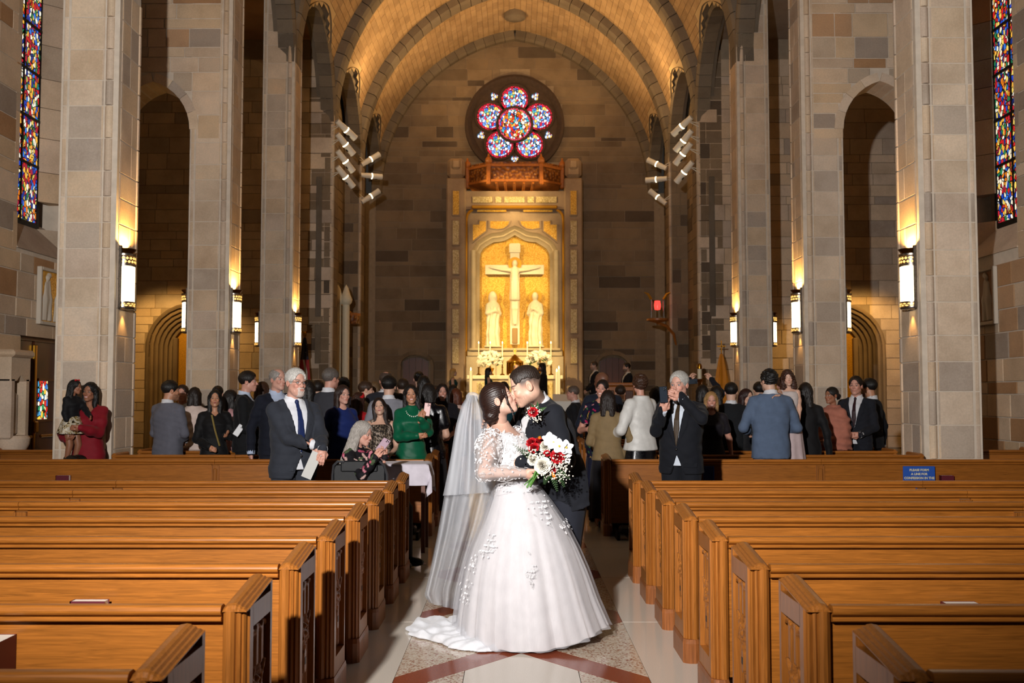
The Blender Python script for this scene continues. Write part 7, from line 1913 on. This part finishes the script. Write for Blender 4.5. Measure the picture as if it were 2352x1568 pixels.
# ---- carved station reliefs under the windows
RELS = simple('relief_plaster', '#cfc4b4', .8)
for sx in (-1, 1):
    p = sv(sx * (AW - .02), 13.42, 2.9)
    t = empty('relief_panel', p, 0, 'carved station relief with %s on the %s aisle wall' % (('gold ground', 'left') if sx < 0 else ('brown ground', 'right')), 'relief', 'station reliefs')
    w2, h2 = .44, .38
    f = lambda a, b: sorted((sx * -a, sx * -b))
    MB().box(*f(-.02, .015), -w2, w2, -h2, h2).obj('ground_panel', GOLD if sx < 0 else simple('brown_ground', '#8a5a2a', .6), t)
    for (ya, yb, za, zb) in ((-w2 - .05, -w2, -h2 - .05, h2 + .05), (w2, w2 + .05, -h2 - .05, h2 + .05), (-w2, w2, h2, h2 + .05), (-w2, w2, -h2 - .05, -h2)): MB().box(*f(-.02, .05), ya, yb, za, zb, .008).obj('frame', RELS, t)
    def fig(X, Y, Z):
        d = None
        for (y0, hgt, ln) in ((-.3, .3, .05), (-.14, .34, -.04), (.06, .2, .1), (.24, .31, -.02)):
            b = chain(X * 1.6, Y, Z, [(0, y0, -.36), (0, y0 + ln * .5, -.05), (0, y0 + ln, hgt - .12)], [.075, .08, .055], .05); b = smin(b, ell(X, Y, Z, (-sx * .02, y0 + ln * 1.2, hgt - .02), (.035, .042, .05)), .02); d = b if d is None else np.minimum(d, b)
        return d + .004 * np.sin(Y * 90)
    sdf_obj('carved_figures', fig, (-.1, -.45, -.38), (.1, .45, .4), .014, RELS, t)
# ---- stone stoup niche at the left edge
st = empty('stone_stoup', sv(-AW + .14, 12.0, 0), 0, 'carved stone holy water niche at the left edge of the photo', 'stoup'); st.location.z = 0
wS = .2
MB().box(-.1, .22, -wS, wS, .02, .72, .02).obj('pedestal', STONE, st)
MB().lathe([(.0, .72), (.13, .72), (.17, .82), (.22, .92), (.23, 1.0), (.2, 1.04), (0, 1.04)], c=(.1, 0, 0), n=16).obj('basin', STONE, st, True)
for s in (-1, 1): MB().box(-.1, .2, s * wS - .06, s * wS + .06, 1.0, 1.82, .02).obj('jamb', STONE, st)
MB().box(-.1, .0, -wS, wS, 1.0, 1.9).obj('niche_back', STONE, st)
m = MB(); m.prism([(-wS - .06, 1.78), (-wS * .55, 1.78), (0, 1.98 - .32 + .2), (wS * .55, 1.78), (wS + .06, 1.78), (wS + .06, 2.12), (-wS - .06, 2.12)], .3, 'x', -.1); m.obj('gothic_head', STONE, st)
MB().box(-.1, .25, -wS - .1, wS + .1, 2.1, 2.2, .03).obj('cornice', STONE, st)
MB().box(.0, .12, -.12, .12, 1.04, 1.62, .03).obj('inner_slab', STONE, st)
# ---- flags
def flag(u, vtop, vbot, y, halfw, cols, label, finial):
    p0 = W(u, vtop, y); p1 = W(u, vbot, y)
    t = empty('flag', (p0.x, y, 0), 0, label, 'flag', 'flags on poles')
    zt_ = p0.z; zb = p1.z - .5
    MB().tube([(0, .0, 0), (0, 0, zt_ + .02)], .018, 8).obj('pole', WOODD, t, True); MB().lathe([(0, 0), (.18, 0), (.16, .05), (.04, .1), (0, .1)], n=14).obj('base', BRS, t, True)
    if finial == 'cross': MB().box(-.012, .012, -.012, .012, zt_, zt_ + .34).box(-.11, .11, -.012, .012, zt_ + .18, zt_ + .21).obj('finial', BRS, t)
    else: MB().sphere((0, 0, zt_ + .08), (.05, .05, .09), 8, 6).add([(-.2, 0, zt_ + .2), (0, 0, zt_ + .08), (.2, 0, zt_ + .24), (0, .03, zt_ + .16)], [(0, 1, 2, 3)]).obj('finial', BRS, t)
    L = []; n = 36
    for i in range(16):
        f = i / 15; z = zt_ + (zb - zt_) * f; r = .03 + halfw * f ** .8
        L.append([((r + .25 * r * math.sin(6 * a_ * 2 * PI / n + 2 * f)) * math.cos(a_ * 2 * PI / n), (r * .7 + .2 * r * math.sin(6 * a_ * 2 * PI / n + 2 * f)) * math.sin(a_ * 2 * PI / n), z) for a_ in range(n)])
    MB().ring(L).obj('cloth', cols, t, True)
    return t, zt_
k = N('striped_flag'); c_ = k.coord(); sep = k.n('ShaderNodeSeparateXYZ'); k.l(c_, sep.inputs[0])
ang = k.n('ShaderNodeMath', operation='ARCTAN2'); k.l(sep.outputs[1], ang.inputs[0]); k.l(sep.outputs[0], ang.inputs[1])
ml = k.n('ShaderNodeMath', operation='MULTIPLY_ADD'); k.l(ang.outputs[0], ml.inputs[0]); ml.inputs[1].default_value = 3.0; ml.inputs[2].default_value = 0; 
ad = k.n('ShaderNodeMath', operation='MULTIPLY_ADD'); k.l(sep.outputs[2], ad.inputs[0]); ad.inputs[1].default_value = 5.0; k.l(ml.outputs[0], ad.inputs[2]); sn = k.n('ShaderNodeMath', operation='SINE'); k.l(ad.outputs[0], sn.inputs[0])
st_ = k.ramp(sn.outputs[0], [(0, lin('#9a1a24')), (.5, lin('#c8c0b8'))], 'CONSTANT')
vo = k.n('ShaderNodeTexVoronoi'); vo.inputs['Scale'].default_value = 9; vo.inputs['Randomness'].default_value = .35; k.l(c_, vo.inputs['Vector'])
nav = k.ramp(vo.outputs['Distance'], [(0, (.75, .75, .75)), (.26, lin('#10142e'))], 'CONSTANT')
zf = k.n('ShaderNodeMath', operation='GREATER_THAN'); k.l(sep.outputs[2], zf.inputs[0]); zf.inputs[1].default_value = W(700, 826, 26.4).z
k.set(color=k.mix(zf.outputs[0], st_, nav), rough=.7)
flag(700, 775, 900, 26.4, .16, k.m, 'furled red, white and navy flag with stars beside the left chancel pier', 'eagle')
flag(1657, 812, 915, 26.0, .24, simple('yellow_flag', '#d88a1c', .7, 0, .1, 8), 'furled golden yellow flag with a cross finial beside the right chancel pier', 'cross')
# ---- paschal candle
p = W(1607, 870, 25.2); t = empty('paschal_candle', (p.x, 25.2, 0), 0, 'tall white paschal candle with a brass cap by the yellow flag', 'candle')
zc_ = W(1607, 838, 25.2).z
MB().lathe([(0, 0), (.2, 0), (.18, .05), (.05, .12), (.04, p.z - .1), (.1, p.z), (0, p.z)], n=14).obj('stand', BRS, t, True)
MB().lathe([(0, p.z), (.055, p.z), (.055, zc_ - .1), (0, zc_ - .1)], n=14).obj('wax', CW, t, True); MB().lathe([(.06, zc_ - .1), (.065, zc_ - .05), (.05, zc_ + .02), (.0, zc_ + .05)], n=14).obj('cap', BRS, t, True)
# ---- pulpit canopy and stone niche on the left chancel pier
p = W(806, 733, 31.0); t = empty('pulpit_canopy', p, 0, 'carved reddish wooden sounding board on the left chancel pier', 'canopy')
hw2 = (W(827, 733, 31).x - W(785, 733, 31).x) / 2
MB().lathe([(0, -.15), (hw2 * .92, -.15), (hw2 * .98, -.1), (hw2, .1), (hw2 * 1.04, .13), (hw2 * 1.04, .17), (hw2 * .7, .2), (0, .22)], n=8).obj('board', CARV, t)
MB().lathe([(hw2 * 1.05, .1), (hw2 * 1.08, .14), (hw2 * 1.05, .18)], n=8).obj('moulding', OAKC, t); MB().tube([(0, 0, .2), (-.5, 0, .62)], .03, 6).obj('stay_rod', BRS, t)
p = W(785, 860, 30.0); t = empty('stone_niche', (p.x, 30.0, .75), 0, 'pair of slender pale stone shafts with pointed tops behind the pulpit', 'niche')
for i, u in enumerate((776, 795)):
    q = W(u, 700, 30.0); x_ = q.x - p.x; zt2 = q.z - .75
    MB().tube([(x_, 0, 0), (x_, 0, zt2)], .11, 10).obj('shaft', IVORY, t, True); MB().lathe([(.11, 0), (.17, .06), (.19, .16), (.13, .3), (.07, .5), (0, .62)], c=(x_, 0, zt2), n=10).obj('capital', IVORY, t, True)
# ---- sanctuary lamp on a bracket, right wall
p = W(1510, 705, 32.0); t = empty('sanctuary_lamp', p, 0, 'red sanctuary lamp on a gilded bracket on the right chancel wall', 'lamp')
k = N('red_lamp_glass'); k.set(color=(.6, .02, .02), emit=(1, .04, .03), estr=2.5, rough=.2); 
MB().lathe([(0, -.1), (.09, -.08), (.11, .05), (.09, .2), (0, .2)], n=12).obj('red_glass', k.m, t, True)
for s in (-1, 1):
    MB().box(s * .2 - .025, s * .2 + .025, -.03, .03, -.45, .25, .01).obj('side_rod', SILV, t); MB().tube([(s * .2, 0, .25), (s * .3, 0, .42), (s * .42, 0, .48)], [.05, .04, .01], 6).obj('angel_wing', GILT, t, True)
MB().lathe([(0, -.55), (.1, -.5), (.36, -.44), (.36, -.38), (0, -.36)], n=14).obj('tray', OAKC, t, True)
MB().tube([(0, 0, -.5), (.3, .1, -.6), (.56, .3, -.85), (.66, .42, -1.2)], [.05, .05, .05, .03], 8).obj('bracket', OAKC, t, True)
# ---- lectern cloth and ambo near the altar
p = W(1300, 915, 22.6); t = empty('lectern', (p.x, 22.6, 0), 0, 'lectern with a glowing white cloth beyond the groom', 'lectern')
MB().box(-.22, .22, -.16, .16, 0, p.z - .05, .02).obj('stand', WOODD, t); MB().add([(-.3, -.25, p.z - .06), (.3, -.25, p.z - .06), (.3, .2, p.z + .1), (-.3, .2, p.z + .1), (-.3, -.26, p.z - .3), (.3, -.26, p.z - .3)], [(0, 1, 2, 3), (4, 5, 1, 0)]).obj('white_cloth', simple('linen', '#e8e4da', .8), t)
p = W(1421, 890, 26.3); t = empty('ambo', (p.x, 26.3, .36), 0, 'reddish wooden reading desk in front of the right small door', 'lectern'); hh = W(1421, 879, 26.3).z - .36
MB().box(-.4, .4, -.25, .25, 0, hh - .08, .03).obj('body', OAKC, t); MB().box(-.45, .45, -.3, .3, hh - .08, hh, .02).obj('desk_top', OAKC, t)
for j in range(3): MB().box(-.36 + j * .25, -.15 + j * .25, -.275, -.24, .15, hh - .2, .02).obj('front_panel', WOODD, t)
# ---- wheelchair
wc = empty('wheelchair', (WCX, 9.42, 0), 0, 'black wheelchair with silver push handles behind the near left pews', 'wheelchair')
BLKC = cloth_mat('black_vinyl', '#0e0f12', .45, .05); CHR = simple('chair_tube', '#8d9096', .3, .9); RUB = simple('tyre_rubber', '#131313', .7)
zt3 = W(848, 1060, 9.2).z
MB().bbox(-.24, .24, -.245, -.215, .5, zt3 - .02, .012).obj('backrest', BLKC, wc); MB().bbox(-.17, .17, -.26, -.235, zt3 - .09, zt3 + .012, .01).obj('headroll', BLKC, wc)
for s in (-1, 1):
    MB().tube([(s * .14, -.26, zt3 + .0), (s * .19, -.28, zt3 + .008), (s * .23, -.27, zt3 - .03), (s * .25, -.22, zt3 - .12), (s * .255, -.22, .5), (s * .255, -.2, .3)], .0125, 8).obj('push_handle', CHR, wc, True)
    w_ = MB(); w_.lathe([(.26, -.016), (.3, -.016), (.305, 0), (.3, .016), (.26, .016), (.262, 0)], n=28); w_.xf(Matrix.Translation((s * .3, -.1, .305)) @ Matrix.Rotation(PI / 2, 4, 'Y')); wo_ = w_.obj('wheel', RUB, wc, True)
    for q in range(8): a = q * PI / 8 * 2; MB().tube([(s * .3, -.1, .305), (s * .3, -.1 + .27 * math.cos(a), .305 + .27 * math.sin(a))], .003, 4).obj('spoke', CHR, wo_)
    w_ = MB(); w_.lathe([(.03, -.014), (.085, -.014), (.09, 0), (.085, .014), (.03, .014)], n=18); w_.xf(Matrix.Translation((s * .26, .38, .09)) @ Matrix.Rotation(PI / 2, 4, 'Y')); w_.obj('caster', RUB, wc, True)
    MB().tube([(s * .26, .38, .18), (s * .26, .36, .5), (s * .26, -.2, .5)], .012, 6).obj('side_frame', CHR, wc, True); MB().bbox(s * .27 - .03, s * .27 + .03, -.15, .2, .68, .71, .01).obj('armrest', BLKC, wc)
MB().bbox(-.24, .24, -.22, .26, .47, .52, .02).obj('seat', BLKC, wc)
# ---- small table under a white cloth by the aisle
tx = W(935, 1060, 10.2).x; zt4 = W(935, 1064, 10.1).z
tb_ = empty('side_table', (tx, 10.35, 0), 0, 'small table beside the aisle in the left crossing gap', 'table')
MB().box(-.3, .2, -.22, .22, zt4 - .04, zt4 - .012).obj('table_top', WOODD, tb_)
for sx_ in (-.27, .17):
    for sy in (-.19, .19): MB().box(sx_ - .02, sx_ + .02, sy - .02, sy + .02, 0, zt4 - .04).obj('leg', WOODD, tb_)
n1, n2 = 30, 26; vs = []
for j in range(n2 + 1):
    for i in range(n1 + 1):
        x_ = -.58 + 1.06 * i / n1; y_ = -.46 + .92 * j / n2; ox = max(0, x_ - .22, -.32 - x_); oy = max(0, abs(y_) - .24); dd = max(ox, oy) + .35 * min(ox, oy)
        vs.append((min(max(x_, -.325), .225) + .03 * math.sin(y_ * 16) * min(1, ox * 8) * (1 if x_ > 0 else -1) + (.05 * ox if x_ > 0 else -.05 * ox), min(max(y_, -.245), .245) + .025 * math.sin(x_ * 18) * min(1, oy * 8) * (1 if y_ > 0 else -1), zt4 - .006 - dd * .98))
cl_ = link('tablecloth', mesh('tablecloth', vs, [(j * (n1 + 1) + i, j * (n1 + 1) + i + 1, (j + 1) * (n1 + 1) + i + 1, (j + 1) * (n1 + 1) + i) for j in range(n2) for i in range(n1)], cloth_mat('white_tablecloth', '#c9c2cc', .8, .1), True), None, (tx, 10.35, 0)); finish(cl_, 'white tablecloth draped in points over the small table by the aisle', 'tablecloth')
# ---- dropped paper
q = W(955, 1290, 9.6); pp = W(957, 1290, 1.6 * F / (1290 - 905))
t = MB().add([(-.09, -.08, .003), (.1, -.06, .003), (.06, .09, .003), (-.1, .06, .003), (-.09, -.08, .006), (.1, -.06, .006), (.06, .09, .008), (-.1, .06, .006)], [(3, 2, 1, 0), (4, 5, 6, 7), (0, 1, 5, 4), (1, 2, 6, 5), (2, 3, 7, 6), (3, 0, 4, 7)]).obj('paper_sheet', simple('fallen_paper', '#c8b0b4', .8), None, loc=(pp.x, pp.y, 0)); finish(t, 'pale sheet of paper lying on the aisle floor beside the left pews', 'paper')
# ---- altar server table candles rest on stands: floor candlesticks
